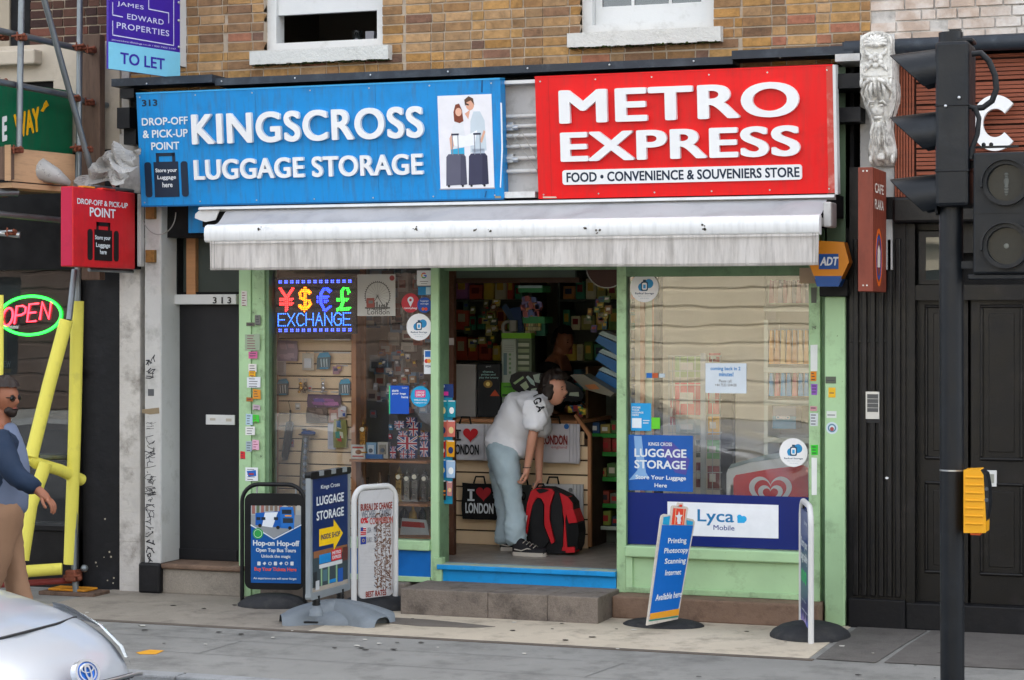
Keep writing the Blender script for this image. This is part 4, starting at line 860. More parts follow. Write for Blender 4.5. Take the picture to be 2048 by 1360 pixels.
b.build('interior_and_light_stop', lb)
# green sandwich shop fascia box, standing out from the wall
vxd = atan((3400-1024)/F)-YAW; ud = Vector((sin(vxd), cos(vxd), 0))
p1 = P(145, 250, -.12); fg = Fr(p1, ud)
a = fg.uv(145, 182); c = fg.uv(145, 313); u0 = fg.uv(0, 200)[0]*1.15
s = thing('projecting_sign', 'dark green sandwich shop sign with slanted yellow lettering behind the scaffold', 'sign', tuple(p1))
b = MB(); b.frbox(fg, u0-1.0, 0, c[1], a[1], -.12, 0, mat('sandwich_green', '#0d6443', .4, var=.1, dirt=('#0a3f2c', .6, 4), streak=.3)); b.build('box', s)
def skewtext(b, fr, t, tl, tr, bl_, m, w1=.004, bold=.0):
    """line of slanted writing on plane fr: baseline start, baseline end and top of the first letter in picture terms"""
    A = Vector(fr.uv(*bl_)); Bv = Vector(fr.uv(*tr)); T = Vector(fr.uv(*tl)); vs, fs, ed, x0, x1, y0, y1 = text_geo(t, bold); out = []
    for p in vs:
        q = A+(Bv-A)*((p.x-x0)/(x1-x0))+(T-A)*((p.y-y0)/(y1-y0)); out.append(fr.pt(q.x, q.y, w1))
    b.add(out, fs, m)
b = MB(); m_yel = C('#f2b417', .45)
skewtext(b, fg, 'WAY', (26, 229), (80, 262), (29, 279), m_yel, .006, .05); b.pxpoly(fg, [(81, 222), (86, 214), (88, 207), (92, 201), (97, 211), (90, 216), (86, 224)], m_yel, 0, .006); b.build('lettering', s)
b = MB(); skewtext(b, fg, 'E', (3, 234), (13, 281), (3, 284), m_let, .006, .06); b.build('letter', s)
# neon open sign in the left window
s = thing('neon_sign', 'neon open sign with a bright green oval ring', 'sign', tuple(P(60, 632, .05)))
fn = FA(.02); b = MB(); cc = fn.uv(60, 631); r_ = fn.uv(122, 631)[0]-cc[0]
m_ng = mat('neon_green', '#22ff3a', .4, var=0, emit=1.3); m_nr = mat('neon_red', '#ff3040', .4, var=0, emit=1.3)
b.tube([fn.pt(cc[0]+r_*cos(a), cc[1]+.155*sin(a)+r_*cos(a)*.03, 0) for a in [2*pi*i/48 for i in range(48)]], .011, m_ng, 8, closed=True); b.build('green_ring', s)
b = MB()
L = {'O': [[(.5+.5*cos(a), .5+.5*sin(a)) for a in [2*pi*i/20 for i in range(21)]]], 'P': [[(0, 0), (0, 1), (.6, 1), (.95, .88), (.95, .6), (.6, .48), (0, .48)]], 'E': [[(.9, 0), (0, 0), (0, 1), (.9, 1)], [(0, .5), (.75, .5)]], 'N': [[(0, 0), (0, 1), (.9, 0), (.9, 1)]]}
for i, ch in enumerate('OPEN'):
    for st in L[ch]:
        q = []
        for x, y in st:
            px = 3+i*25.5+x*20+y*5; py = 652-i*4.2-y*35-x*2; q.append(P(px, py, .02))
        b.tube(q, .008, m_nr, 7)
b.build('red_lettering', s)
b = MB(); b.px(FA(.045), -20, 640, 14, 740, C('#5f7a2c'), 0, .003); b.pxtext(FA(.042), 'NEW', 1, 722, 22, 735, m_let, bold=.03); b.pxrr(FA(.042), -8, 737, 22, 746, m_yel, .006); setp(b.build('window_poster'), 'green and yellow poster in the sandwich shop window', 'poster')
# ---------------------------------------------------------------- opposite side of the street (seen in the glass)
ob = thing('opposite_building', 'pale stone terrace across the street, mirrored in the shop windows', 'building', (0, -23, 0))
m_st = mat('pale_stone', '#b5ac96', .85, var=.1, dirt=('#8f846f', .5, 1.5, .5))
m_ow = mat('opposite_window', '#22282c', .15, var=.2)
OY = -28.0; m_db = mat('opposite_dark_brick', '#4a3d36', .9, var=.2)
rows = [(k*.4, k*.4+.36) for k in range(9)]
def block(nm, x0, x1, m, wins, lab=None):
    b = MB(); cuts = [x0]
    for w in wins: cuts += [w, w+1.6]
    cuts.append(x1)
    for a, c in zip(cuts[::2], cuts[1::2]):
        b.box(a, c, OY-.3, OY-.005, 0, 6.4, m)
        for z0, z1 in rows: b.bbox(a+.02, c-.02, OY-.1, OY+.03, z0+.02, z1, m, .03)
        for z0 in (4.2, 4.75, 5.3, 5.85): b.bbox(a+.02, c-.02, OY-.1, OY+.02, z0, z0+.5, m, .02)
    for w in wins:
        for z0, z1 in ((0, .8), (3.1, 4.1)): b.box(w, w+1.6, OY-.3, OY-.02, z0, z1, m)
        b.box(w, w+1.6, OY-.3, OY-.02, 6.2, 6.4, m)
    b.bbox(x0, x1, OY-.1, OY+.3, 3.6, 3.85, m, .06); b.bbox(x0, x1, OY-.1, OY+.16, 3.95, 4.1, m, .04); b.box(x0, x1, OY-8, OY-.3, 0, 7.4, m); b.bbox(x0, x1, OY-.3, OY+.4, 6.4, 7.4, m, .1); b.build(nm, ob)
    for w in wins:
        for z0, z1 in ((.8, 3.1), (4.1, 6.2)):
            b = MB(); b.box(w, w+1.6, OY-.22, OY-.2, z0, z1, m_ow); b.box(w, w+.07, OY-.2, OY-.15, z0, z1, m_white); b.box(w+1.53, w+1.6, OY-.2, OY-.15, z0, z1, m_white); b.box(w+.77, w+.82, OY-.2, OY-.16, z0, z1, m_white); b.box(w+.07, w+1.53, OY-.2, OY-.15, (z0+z1)/2, (z0+z1)/2+.07, m_white); b.build('window', ob)
block('unseen_dark_wing', -34, -9.2, m_db, [-31, -27.5, -24, -20.5, -17.4, -11.4])  # unseen wing, made dark so the left window mirrors little
block('stone_front', -9.2, 34, m_st, [-2.2+3.4*k for k in range(10)])
# ================================================================ pavement signs
def frame_from(bl_, br_, lean=0):
    a = Vector(bl_); c = Vector(br_); u = (c-a); u.z = 0; u.normalize(); return Fr(a, u), (c-a).length
def base_mound(b, c, rx, ry, h, m, rot=0, n=36, k=6):
    """low rounded moulded rubber foot"""
    c = Vector(c); pr = [(1, 0), (1.0, .18), (.93, .42), (.75, .72), (.5, .92), (.2, 1), (.02, 1)]
    vs = [c+Vector((rx*r*cos(2*pi*i/n)*cos(rot)-ry*r*sin(2*pi*i/n)*sin(rot), rx*r*cos(2*pi*i/n)*sin(rot)+ry*r*sin(2*pi*i/n)*cos(rot), z*h)) for r, z in pr for i in range(n)]
    b.add(vs, [(j*n+i, j*n+(i+1) % n, (j+1)*n+(i+1) % n, (j+1)*n+i) for j in range(len(pr)-1) for i in range(n)], m, True)
    b.add(vs, [tuple(range((len(pr)-1)*n, len(pr)*n))], m)
# --- 1 black framed bus tour board
c0 = G(547, 1208, .02); fA = Fr(c0-Vector((cos(radians(12)), sin(radians(12)), 0))*0, (cos(radians(12)), sin(radians(12)), 0))
s = thing('pavement_sign', 'black framed pavement sign with a blue open top bus poster on a rubber foot', 'pavement sign', tuple(c0), group='pavement signs outside the shop')
m_bk = mat('black_powder_coat', '#101113', .35, var=.1); m_ps = C('#16569c', .3)
A = lambda x, y: fA.uv(x, y)
u0, vt = A(479, 968); u1, _ = A(615, 968); 
b = MB(); R_ = .13
path = [(u0+.02, .0)]+[(u0+.02, vt-R_)]+[(u0+.02+R_-R_*cos(radians(a)), vt-R_+R_*sin(radians(a))) for a in range(15, 91, 15)]+[(u1-.02-R_+R_*sin(radians(a)), vt-R_+R_*cos(radians(a))) for a in range(0, 91, 15)]+[(u1-.02, .0)]
b.tube([fA.pt(u, v, 0) for u, v in path], .016, m_bk, 10); b.build('frame', s)
b = MB(); pa = A(490, 986); pc = A(609, 1180); b.rrect(fA, pa[0], pc[0], pc[1], pa[1], .06, m_bk, -.012, .012)
for q in (514, 592): u = A(q, 975)[0]; b.tube([fA.pt(u, vt-.01, 0), fA.pt(u, pa[1]-.02, 0)], .007, m_alum, 6)
b.build('panel', s)
f2 = fA.off(.0122); b = MB(); b.px(f2, 502, 1011, 602, 1167, m_ps, 0, .003); po = b.build('poster', s)
f3 = fA.off(.0154); b = MB(); W3 = 'x'
b.px(f3, 502, 1011, 602, 1034, C('#a3a7a6'), 0, .0005); b.pxpoly(f3, [(502, 1030), (602, 1030), (602, 1048), (548, 1076), (502, 1052)], C('#8d9296'), 0, .0007)
for x in range(504, 600, 9): b.px(f3, x, 1011, x+6, 1011+rnd(8, 20), C(random.choice(['#7c6a5c', '#b7b2a6', '#5f6b52', '#94615a'])), .0006, .0009)
b.line(f3, [(502, 1050), (548, 1078), (602, 1050)], .008, C('#d9e2ea'), .001, .0012); b.build('street_scene', po)
b = MB(); bb1 = C('#1c5cae', .3); b.pxpoly(f3, [(511, 1026), (566, 1022), (567, 1056), (511, 1050)], bb1, .001, .0016); b.pxpoly(f3, [(560, 1014), (586, 1014), (589, 1030), (588, 1058), (562, 1056)], C('#2a70c0', .3), .0012, .002)
b.pxpoly(f3, [(530, 1025), (556, 1024), (545, 1055), (524, 1052)], C('#dfe6ee'), .002, .0023)
for x in (513, 523, 548): b.px(f3, x, 1034, x+8, 1040, C('#1c2733'), .0024, .0028)
b.px(f3, 564, 1019, 583, 1028, C('#1c2733'), .0024, .0028); b.px(f3, 566, 1036, 586, 1046, C('#27313b'), .0024, .0028); b.px(f3, 570, 1030, 583, 1033, C('#f0a020'), .0024, .0028)
for x, y in ((520, 1051), (556, 1055), (580, 1056)): b.pxdisc(f3, x, y, 3.5, C('#15171a'), .0024, .003)
b.build('bus_picture', po)
b = MB(); b.pxdisc(f3, 516, 1067, 10.5, C('#2f9a4b'), .001, .0018); b.ring(f3, *f3.uv(516, 1067), .031, .028, C('#d8efe0'), .0019, .0023); b.build('green_roundel', po)
b = MB()
for t, x0, y0, x1, y1, bo in (('Hop-on Hop-off', 506, 1080, 599, 1096, .035), ('Open Top Bus Tours', 512, 1096, 592, 1107, .03), ('Unlock the magic', 523, 1109, 581, 1118, .02), ('An experience you will never forget', 507, 1154, 593, 1161, .02)): b.pxtext(f3, t, x0, y0, x1, y1, m_lets, bold=bo, w1=.001)
b.build('lettering', po)
b = MB(); cr = C('#e2563f'); b.pxtext(f3, 'Buy Your Tickets Here', 509, 1134, 593, 1145, cr, bold=.03, w1=.001); b.pxtext(f3, 'www.tickets', 528, 1163, 571, 1166, cr, w1=.001) if 0 else None; b.build('red_lettering', po)
b = MB()
for i, x in enumerate(range(515, 590, 11)):
    q = f3.uv(x+3, 1127); 
    if i % 3 == 0: b.rrect(f3, q[0]-.012, q[0]+.012, q[1]-.014, q[1]+.014, .004, m_lets, 0, .001)
    elif i % 3 == 1: b.poly(f3, [(q[0]-.014, q[1]), (q[0], q[1]-.012), (q[0]+.014, q[1]+.002), (q[0]+.002, q[1]+.014)], 0, .001, m_lets)
    else: b.ring(f3, q[0], q[1], .013, .008, m_lets, 0, .001, 14)
b.build('pictogram', po)
b = MB(); base_mound(b, G(547, 1212), .27, .2, .095, m_rubber, radians(12)); b.build('rubber_foot', s)
# --- 2 navy luggage storage board on moulded grey foot
va = atan((2660-1024)/F)-YAW; u2 = Vector((sin(va), cos(va), 0)); g2 = G(655, 1248, .0)
f_ = Fr(g2, u2); s = thing('pavement_sign', 'navy luggage storage pavement sign with yellow arrow on a grey moulded foot', 'pavement sign', tuple(g2), group='pavement signs outside the shop')
A = lambda x, y: f_.uv(x, y)
m_al = mat('silver_frame', '#a3abb0', .35, metal=.5, var=.1); m_nb = C('#0f2a5c', .3)
a = A(622, 975); c = A(694, 1178); uL, uR = A(619, 1000)[0], A(699, 1000)[0]; vB, vT = A(660, 1190)[1], A(660, 940)[1]
b = MB(); t_ = .018
b.rrect(f_, uL, uR, vB, vT, .035, m_al, -.03, -.002)
for q in ((uL+.03, uR-.03, vB, vB+.045), (uL, uL+.03, vB+.03, vT-.03), (uR-.035, uR, vB+.03, vT-.03)): b.frbox(f_, *q, -.002, .008, m_al)
b.rrect(f_, uL, uR, vB, vB+.05, .024, m_al, -.034, .009); b.build('frame', s)
b = MB(); b.rrect(f_, uL-.004, uR+.004, vT-.045, vT+.004, .02, m_bk, -.036, .012)
for k in (.2, .5, .78): u = uL+(uR-uL)*k; b.frbox(f_, u, u+.07, vT-.028, vT+.006, .0, .014, m_al)
b.build('top_clip', s)
b = MB(); b.frbox(f_, uL+.03, uR-.035, vB+.045, vT-.04, -.002, .002, m_nb); po = b.build('poster', s); f3 = f_.off(.0024)
WU = uR-uL-.065; HV = vT-vB-.085; U0 = uL+.03; V0 = vB+.045
def tx(b, t, x0, x1, y0, y1, m, **k): b.text(f3, t, U0+WU*x0, U0+WU*x1, V0+HV*y0, V0+HV*y1, m, **k)
b = MB(); tx(b, 'Kings Cross', .24, .76, .885, .93, m_lets, bold=.01); tx(b, 'LUGGAGE', .12, .88, .755, .835, m_lets, bold=.025); tx(b, 'STORAGE', .12, .88, .625, .705, m_lets, bold=.025); b.build('lettering', po)
b = MB(); AY = V0+HV*.47; b.poly(f3, [(U0+WU*.2, AY-.06), (U0+WU*.2, AY+.06), (U0+WU*.6, AY+.06), (U0+WU*.6, AY+.11), (U0+WU*.86, AY), (U0+WU*.6, AY-.11), (U0+WU*.6, AY-.06)], 0, .001, C('#f3c70f')); b.text(f3.off(.0012), 'INSIDE SHOP', U0+WU*.24, U0+WU*.78, AY-.017, AY+.02, m_nb, bold=.02, w1=.001); b.build('arrow', po)
b = MB()   # small picture of the shop along the bottom of the poster
def pr(x0, x1, y0, y1, col, w=.001): b.frbox(f3, U0+WU*x0, U0+WU*x1, V0+HV*y0, V0+HV*y1, 0, w, C(col))
pr(0, 1, 0, .36, '#39454a', .0006); pr(.05, .98, .3, .36, '#8a5c3c', .0009); pr(.2, .52, .24, .32, '#1c82c4', .0012); pr(.54, .82, .24, .34, '#c8252b', .0012); pr(.85, 1, .22, .34, '#5a2f28', .0012); pr(.2, .84, .2, .235, '#c9cdd0', .0012)
pr(.24, .28, .04, .2, '#86a884', .0014); pr(.44, .48, .04, .2, '#86a884', .0014); pr(.66, .7, .04, .2, '#86a884', .0014); pr(.48, .66, .05, .08, '#1c82c4', .0014); pr(0, 1, 0, .045, '#a39b90', .0015); pr(.3, .42, .08, .18, '#4d6f78', .0014); pr(.72, .86, .04, .16, '#2255a5', .0016); pr(.04, .14, .03, .18, '#24272a', .0015); pr(.1, .2, .02, .1, '#b8bcc0', .0016)
b.text(f3, 'METRO', U0+WU*.56, U0+WU*.8, V0+HV*.295, V0+HV*.325, m_lets, w1=.0016, bold=.02); b.text(f3, 'EXPRESS', U0+WU*.56, U0+WU*.8, V0+HV*.255, V0+HV*.285, m_lets, w1=.0016, bold=.02)
b.build('shop_picture', po)
m_gf = mat('grey_moulded_plastic', '#747c83', .5, var=.1, dirt=('#4b5257', .5, 5, .55), bump=.15, bs=60)
b = MB(); gl_, gr_ = G(562, 1255), G(752, 1240); ctr = g2+Vector((0, 0, 0)); axis = Vector((cos(radians(10)), sin(radians(10)), 0)); ang = atan2(u2.y, u2.x)
def foot(u, v):            # moulded four-lobed foot, in the board's own frame
    th = 2*pi*u; lobe = .26+.12*abs(cos(th*1-.0))**3+.0+.10*abs(cos(2*(th-pi/4)))**2*.9
    rx, ry = (.40+.07*cos(4*th)), (.21+.03*cos(4*th)); r = v
    h = .012+.085*(1-v**2.2)**.8*(1+.25*cos(2*th)*v) if v < 1 else 0
    px_ = rx*r*cos(th); py_ = ry*r*sin(th); 
    return (ctr.x+px_*cos(radians(12))-py_*sin(radians(12)), ctr.y+px_*sin(radians(12))+py_*cos(radians(12))+.06, max(h, .0) if v < 1 else 0)
# foot made of two broad fins crossing under the board and a raised centre
def fin(b, L, wd, rot, h, off=(0, 0)):
    n = 20; pr2 = []
    def f(u, v):
        t = (u*2-1); sx = t*L; wv = wd*(.55+.45*abs(t)**1.3)*(1-max(0, abs(t)-.85)**2*18); s2 = (v*2-1)
        z = (h*(1-.62*abs(t)**1.6))*(max(0, 1-abs(s2)**3.2))**.6
        x = sx; y = s2*wv; return (ctr.x+off[0]+x*cos(rot)-y*sin(rot), ctr.y+off[1]+x*sin(rot)+y*cos(rot), z)
    b.grid(f, 24, 16, m_gf)
fin(b, .40, .16, radians(32), .165, (.03, .10)); fin(b, .40, .16, radians(-12), .165, (.02, .10)); base_mound(b, ctr+Vector((.03, .1, 0)), .3, .19, .1, m_gf, radians(10))
b.build('foot', s)
for k in (.2, .8):
    b = MB(); u = uL+(uR-uL)*k; p = f_.pt(u, 0, -.012); b.lathe([(.05, .08), (.045, .12), (.03, .13), (.028, .15)], m_gf, c=(p.x, p.y, 0), n=14); b.lathe([(.026, .15), (.03, .16), (.024, .17), (.03, .18), (.024, .19), (.028, max(.2, f_.pt(0, vB).z+.02))], m_bk, c=(p.x, p.y, 0), n=14); b.build('spring', s)
b = MB(); q = G(622, 1249, .06); b.rrect(Fr((q.x, q.y, .07), (cos(.2), sin(.2), 0), (-sin(.2), cos(.2), 0)), -.05, .05, -.02, .02, .018, m_bk, 0, .01); b.build('foot_handle', s)
# --- 3 white framed exchange rate board
va = atan((5450-1024)/F)-YAW; u3 = Vector((sin(va), cos(va), 0)); g3 = G(752, 1222, 0); f_ = Fr(g3, u3); A = lambda x, y: f_.uv(x, y)
s = thing('pavement_sign', 'shabby white exchange rate pavement sign with torn numbers on a dark rubber foot', 'pavement sign', tuple(g3), group='pavement signs outside the shop')
u0, u1 = A(708, 1000)[0], A(791, 1000)[0]; vt = A(750, 973)[1]; R_ = .1
b = MB(); path = [(u0, -.02), (u0, vt-R_)]+[(u0+R_-R_*cos(radians(a)), vt-R_+R_*sin(radians(a))) for a in range(15, 91, 15)]+[(u1-R_+R_*sin(radians(a)), vt-R_+R_*cos(radians(a))) for a in range(0, 91, 15)]+[(u1, .05)]
m_wf = mat('chipped_white_tube', '#cbcbca', .4, var=.05, dirt=('#6d625a', .8, 14, .62)); b.tube([f_.pt(u, max(v, .03), 0) for u, v in path], .021, m_wf, 10); b.build('frame', s)
b = MB(); pa = A(717, 982); pc = A(785, 1190); b.rrect(f_, pa[0], pc[0], pc[1], pa[1], .04, mat('grubby_white_board', '#c2c2c4', .5, var=.08, dirt=('#8d8a88', .5, 5, .5)), -.008, .008); pn = b.build('panel', s)
f3 = f_.off(.0085); dr_ = C('#8a2f24'); b = MB()
b.pxtext(f3, 'BUREAU DE CHANGE', 721, 1008, 784, 1017, dr_, bold=.03); b.pxtext(f3, 'BEST RATES', 731, 1183, 772, 1190, dr_, bold=.03); b.pxtext(f3, 'COMMISSION', 739, 1036, 785, 1045, C('#b04a40'), bold=.01); b.pxtext(f3, '0%', 721, 1036, 736, 1046, C('#c21f2b'), bold=.04); b.build('red_lettering', pn)
b = MB(); gy = C('#5b6270'); b.pxtext(f3, 'WECHSEL - CAMBIO', 723, 1022, 782, 1032, gy, bold=.0); b.pxtext(f3, 'USA :  100', 734, 1055, 753, 1064, gy); b.pxtext(f3, 'EURO :  100', 733, 1075, 753, 1083, gy); b.build('grey_lettering', pn)
b = MB()
b.px(f3, 721, 1055, 732, 1070, C('#d9d5d8'), 0, .001)
for k in range(4): b.px(f3, 721, 1056.5+k*3.7, 732, 1058.3+k*3.7, C('#b8323a'), .001, .0016)
b.px(f3, 721, 1055, 726, 1062, C('#2b3f86'), .0016, .0022); b.px(f3, 721, 1074, 732, 1088, C('#23378c'), 0, .001); b.ring(f3, *f3.uv(726.5, 1081), .012, .009, C('#d9b93a'), .001, .0016, 12); b.build('flag', pn)
b = MB(); random.seed(8); mt_ = C('#7b5d4c', .8)
for r in range(23):
    for cc in range(6):
        if rnd(0, 1) < .93:
            x = 752+cc*5.4+rnd(-1.2, 1.2); y = 1030+r*6.6+rnd(-1, 1); pts = [(x+rnd(-3.3, 3.3), y+rnd(-3.8, 3.8)) for _ in range(5)]
            b.line(f3, pts, rnd(.003, .007), mt_, 0, .001+.0001*cc)
for x in (754, 762, 771, 780, 784): b.line(f3, [(x, 1032), (x+rnd(-1, 1), 1100), (x, 1180)], .004, mt_, 0, .002)
b.build('torn_number', pn)
b = MB()
for y in range(1085, 1180, 7): b.line(f3, [(721, y), (750, y-1.4)], .0015, C('#b3b3b6'), 0, .001)
for y in (1068, 1097, 1134, 1152, 1170): b.line(f3, [(748, y), (751, y+3)], .006, gy, 0, .001)
b.build('ruled_line', pn)
b = MB(); base_mound(b, G(757, 1216), .3, .2, .1, m_rubber, radians(8)); b.build('rubber_foot', s)
# --- 4 leaning blue printing board
va = radians(60); g4 = G(1327, 1249, .04); f_ = Fr(g4, (cos(radians(73-20)), sin(radians(73-20)), 0)); A = lambda x, y: f_.uv(x, y)
s = thing('pavement_sign', 'leaning bright blue pavement sign for printing and photocopying with red suitcase top', 'pavement sign', tuple(g4), group='pavement signs outside the shop')
out = [(1294, 1251), (1322, 1038), (1324, 1031), (1330, 1028), (1342, 1030), (1380, 1037), (1387, 1039), (1390, 1044), (1356, 1238)]
b = MB(); b.pxpoly(f_, out, mat('worn_white_edge', '#c9c2b8', .6, dirt=('#7b6f63', .7, 10)), -.015, 0); pn = b.build('panel', s)
inn = [(1298, 1228), (1324, 1054), (1387, 1050), (1359, 1217)]
b = MB(); m_pb = C('#1463b8', .35); f3 = f_.off(.0003); b.pxpoly(f3, [(1299, 1233), (1324, 1050), (1386, 1051), (1356, 1222)], m_pb, 0, .002); b.pxpoly(f3, [(1325, 1049), (1327, 1034), (1340, 1032), (1338, 1050)], C('#1d97c4'), 0, .002); b.pxpoly(f3, [(1373, 1040), (1386, 1043), (1385, 1050), (1373, 1050)], C('#1d97c4'), 0, .002); b.build('blue_face', pn)
b = MB(); b.pxpoly(f3, [(1299, 1239), (1300, 1227), (1358, 1217), (1357, 1230)], C('#d9962a'), .002, .003); b.pxpoly(f3, [(1297, 1243), (1298, 1240), (1356, 1231), (1356, 1234)], C('#2b7d6b'), .002, .003); b.build('orange_band', pn)
b = MB(); b.pxpoly(f3, [(1340, 1050), (1343, 1014), (1346, 1011), (1373, 1013), (1376, 1017), (1370, 1050)], C('#c9beb4'), -.012, .004); b.pxpoly(f3, [(1342, 1049), (1346, 1016), (1371, 1018), (1367, 1050)], C('#d8432c'), .004, .0055); b.pxpoly(f3, [(1354, 1014), (1356, 1005), (1366, 1006), (1366, 1014)], C('#c9beb4'), -.012, .004); b.pxpoly(f3, [(1357, 1013), (1358, 1009), (1364, 1009), (1363, 1014)], C('#d8432c'), .004, .0055)
for x in (1349, 1365): b.pxpoly(f3, [(x-1, 1049), (x+1.5, 1017), (x+2.5, 1017), (x, 1049)], C('#e7c9a0'), .0056, .0062)
st = []
cu, cv = f3.uv(1357, 1034)
for i in range(10): a = pi/2+i*pi/5; r = .028 if i % 2 == 0 else .012; st.append((cu+r*1.2*cos(a), cv+r*1.5*sin(a)))
b.poly(f3, st, .0056, .0068, m_lets); b.pxpoly(f3, [(1354, 1048), (1354, 1038), (1360, 1038), (1360, 1048)], m_lets, .0056, .0066); b.build('suitcase_top', pn)
b = MB()
for t, tl, br_, bl_ in (('Printing', (1336, 1076), (1372, 1089), (1335, 1090)), ('Photocopy', (1329, 1096), (1375, 1108), (1327, 1110)), ('Scanning', (1330, 1117), (1370, 1129), (1328, 1131)), ('Internet', (1331, 1140), (1361, 1149), (1329, 1151)), ('Available here', (1312, 1189), (1362, 1194), (1310, 1202))): skewtext(b, f3, t, tl, br_, bl_, m_lets, .0032, .02)
b.build('lettering', pn)
b = MB(); base_mound(b, G(1327, 1251), .29, .2, .05, m_rubber, radians(0)); b.build('rubber_foot', s)
# --- 5 white tubular board, nearly edge on
pR = G(1622, 1288, 0); rr5 = ray(1593, 636); d5 = Vector((-sin(radians(17.5)), cos(radians(17.5)), 0)); pL = pR+d5*.6
f_ = Fr(pR, d5); # board face looks towards -x side; build in a frame whose normal faces the camera side
L5 = .62; f_ = Fr(pR+d5*L5, -d5)
s = thing('pavement_sign', 'white tubular pavement sign seen nearly edge on with a dark blue poster', 'pavement sign', tuple(pR), group='pavement signs outside the shop')
uR = L5; vt = .9; R_ = .13; b = MB()
path = [(0, .05), (0, vt-R_)]+[(R_-R_*cos(radians(a)), vt-R_+R_*sin(radians(a))) for a in range(15, 91, 15)]+[(uR-R_+R_*sin(radians(a)), vt-R_+R_*cos(radians(a))) for a in range(0, 91, 15)]+[(uR, .0)]
b.tube([f_.pt(u, v, 0) for u, v in path], .02, m_wf, 12); b.build('frame', s)
ff = f_
b = MB(); b.rrect(ff, .03, uR-.03, .09, vt-.05, .05, C('#12326b', .35), -.01, .01)
for u in (.14, uR-.14): b.tube([ff.pt(u, vt-.01, 0), ff.pt(u, vt-.07, 0)], .009, m_bk, 6)
pn = b.build('panel', s)
sg = 1 if (CAM-pR).dot(ff.n) > 0 else -1
f3 = ff.off(.0105) if sg > 0 else Fr(pR+ff.n*-.0105, d5); b = MB()
b.text(f3, 'Store your', .1, .5, .58, .66, m_lets, bold=.02); b.text(f3, 'bags safely', .1, .52, .49, .57, m_lets, bold=.02); b.text(f3, 'Store here', .3, .5, .76, .79, m_lets)
b.text(f3, 'book online', .14, .42, .235, .25, m_lets); b.frbox(f3, .12, .5, .17, .174, 0, .001, m_lets); b.build('lettering', pn)
b = MB(); 
for k in range(3): b.ring(f3, .14+k*.12, .4, .045, .025, C('#35c46a'), 0, .001, 20)
b.build('green_ring', pn)
b = MB(); 
for k in range(12): b.poly(f3, [(.05+k*.04, .09), (.07+k*.04, .11+rnd(0, .05)), (.1+k*.04, .09)], 0, .001, C(random.choice(['#8a7fc4', '#c9b7d8', '#5b6fb8'])))
b.build('poster_picture', pn)
b = MB(); base_mound(b, (f_.pt(uR/2, 0)+Vector((0.02, .03, 0))), .27, .3, .1, m_rubber, radians(0)); b.build('rubber_foot', s)
# ================================================================ on the glass: lit sign, posters, stickers
def item(name, label, cat, mb, group=None):
    o = mb.build(name); return setp(o, label, cat, group)
GF_ = FA(.046)          # stuck to the street side of the glass
# LED exchange sign, hung just inside the pane
s = thing('exchange_sign', 'lit exchange sign of coloured dots with four currency symbols', 'sign', tuple(P(625, 668, .09)))
fl = FA(.1); b = MB(); b.pxrr(fl, 538, 555, 712, 668, mat('sign_black', '#07080d', .4, var=0), .01, -.03, 0); b.build('case', s)
fd = FA(.0985)
def led(col, e=1.7): return mat('led_'+col.strip('#'), col, .4, var=0, emit=e)
FONT5 = {'Y': ['1000001', '0100010', '0010100', '1111111', '0001000', '1111111', '0001000', '0001000', '0001000']}
def dots(b, pts, m, r=.0062):
    for x, y in pts:
        u, v = fd.uv(x, y); b.add([fd.pt(u+r*cos(a), v+r*sin(a), .004) for a in [2*pi*i/6 for i in range(6)]], [tuple(range(6))], m)
def stroke(pts, step):
    out = []; 
    for (x0, y0), (x1, y1) in zip(pts, pts[1:]):
        L_ = sqrt((x1-x0)**2+(y1-y0)**2); n = max(1, round(L_/step)); out += [(x0+(x1-x0)*k/n, y0+(y1-y0)*k/n) for k in range(n)]
    return out+[pts[-1]]
def sym(glyphs, cx, cy, w, h, col, dbl=3.3):
    b = MB(); pp = []
    for g in glyphs:
        q = [(cx+x*w/2, cy-y*h/2) for x, y in g]
        for ox, oy in ((0, 0), (dbl, 0), (0, dbl)): pp += [(x+ox, y+oy) for x, y in stroke(q, 3.6)]
    keep = []
    for p in pp:
        if all((p[0]-k[0])**2+(p[1]-k[1])**2 > 6.5 for k in keep): keep.append(p)
    dots(b, keep, led(col)); return b
yen = [[(-1, 1), (0, .1)], [(1, 1), (0, .1)], [(0, .1), (0, -1)], [(-.9, .02), (.9, .02)], [(-.9, -.4), (.9, -.4)]]
dol = [[(.8, .6), (.4, .85), (-.4, .85), (-.85, .55), (-.7, .2), (.6, -.15), (.85, -.5), (.4, -.85), (-.4, -.85), (-.85, -.6)], [(0, 1.05), (0, -1.05)]]
eur = [[(.9, .75), (.4, 1), (-.1, .95), (-.55, .5), (-.65, 0), (-.55, -.5), (-.1, -.95), (.4, -1), (.9, -.75)], [(-1, .2), (.5, .2)], [(-1, -.2), (.4, -.2)]]
pnd = [[(.85, .6), (.6, .95), (.1, 1), (-.3, .7), (-.25, .2), (-.15, -.4), (-.4, -.85), (-.9, -1), (.95, -.9)], [(-.9, -.05), (.6, -.05)]]
for g, cx, col, nm in ((yen, 572, '#ff2a2a', 'yen_symbol'), (dol, 609, '#ff6a08', 'dollar_symbol'), (eur, 648, '#2036ff', 'euro_symbol'), (pnd, 686, '#24f02c', 'pound_symbol')):
    sym(g, cx, 597.5-(cx-609)*.01, 25, 42, col).build(nm, s)
b = MB(); pp = []
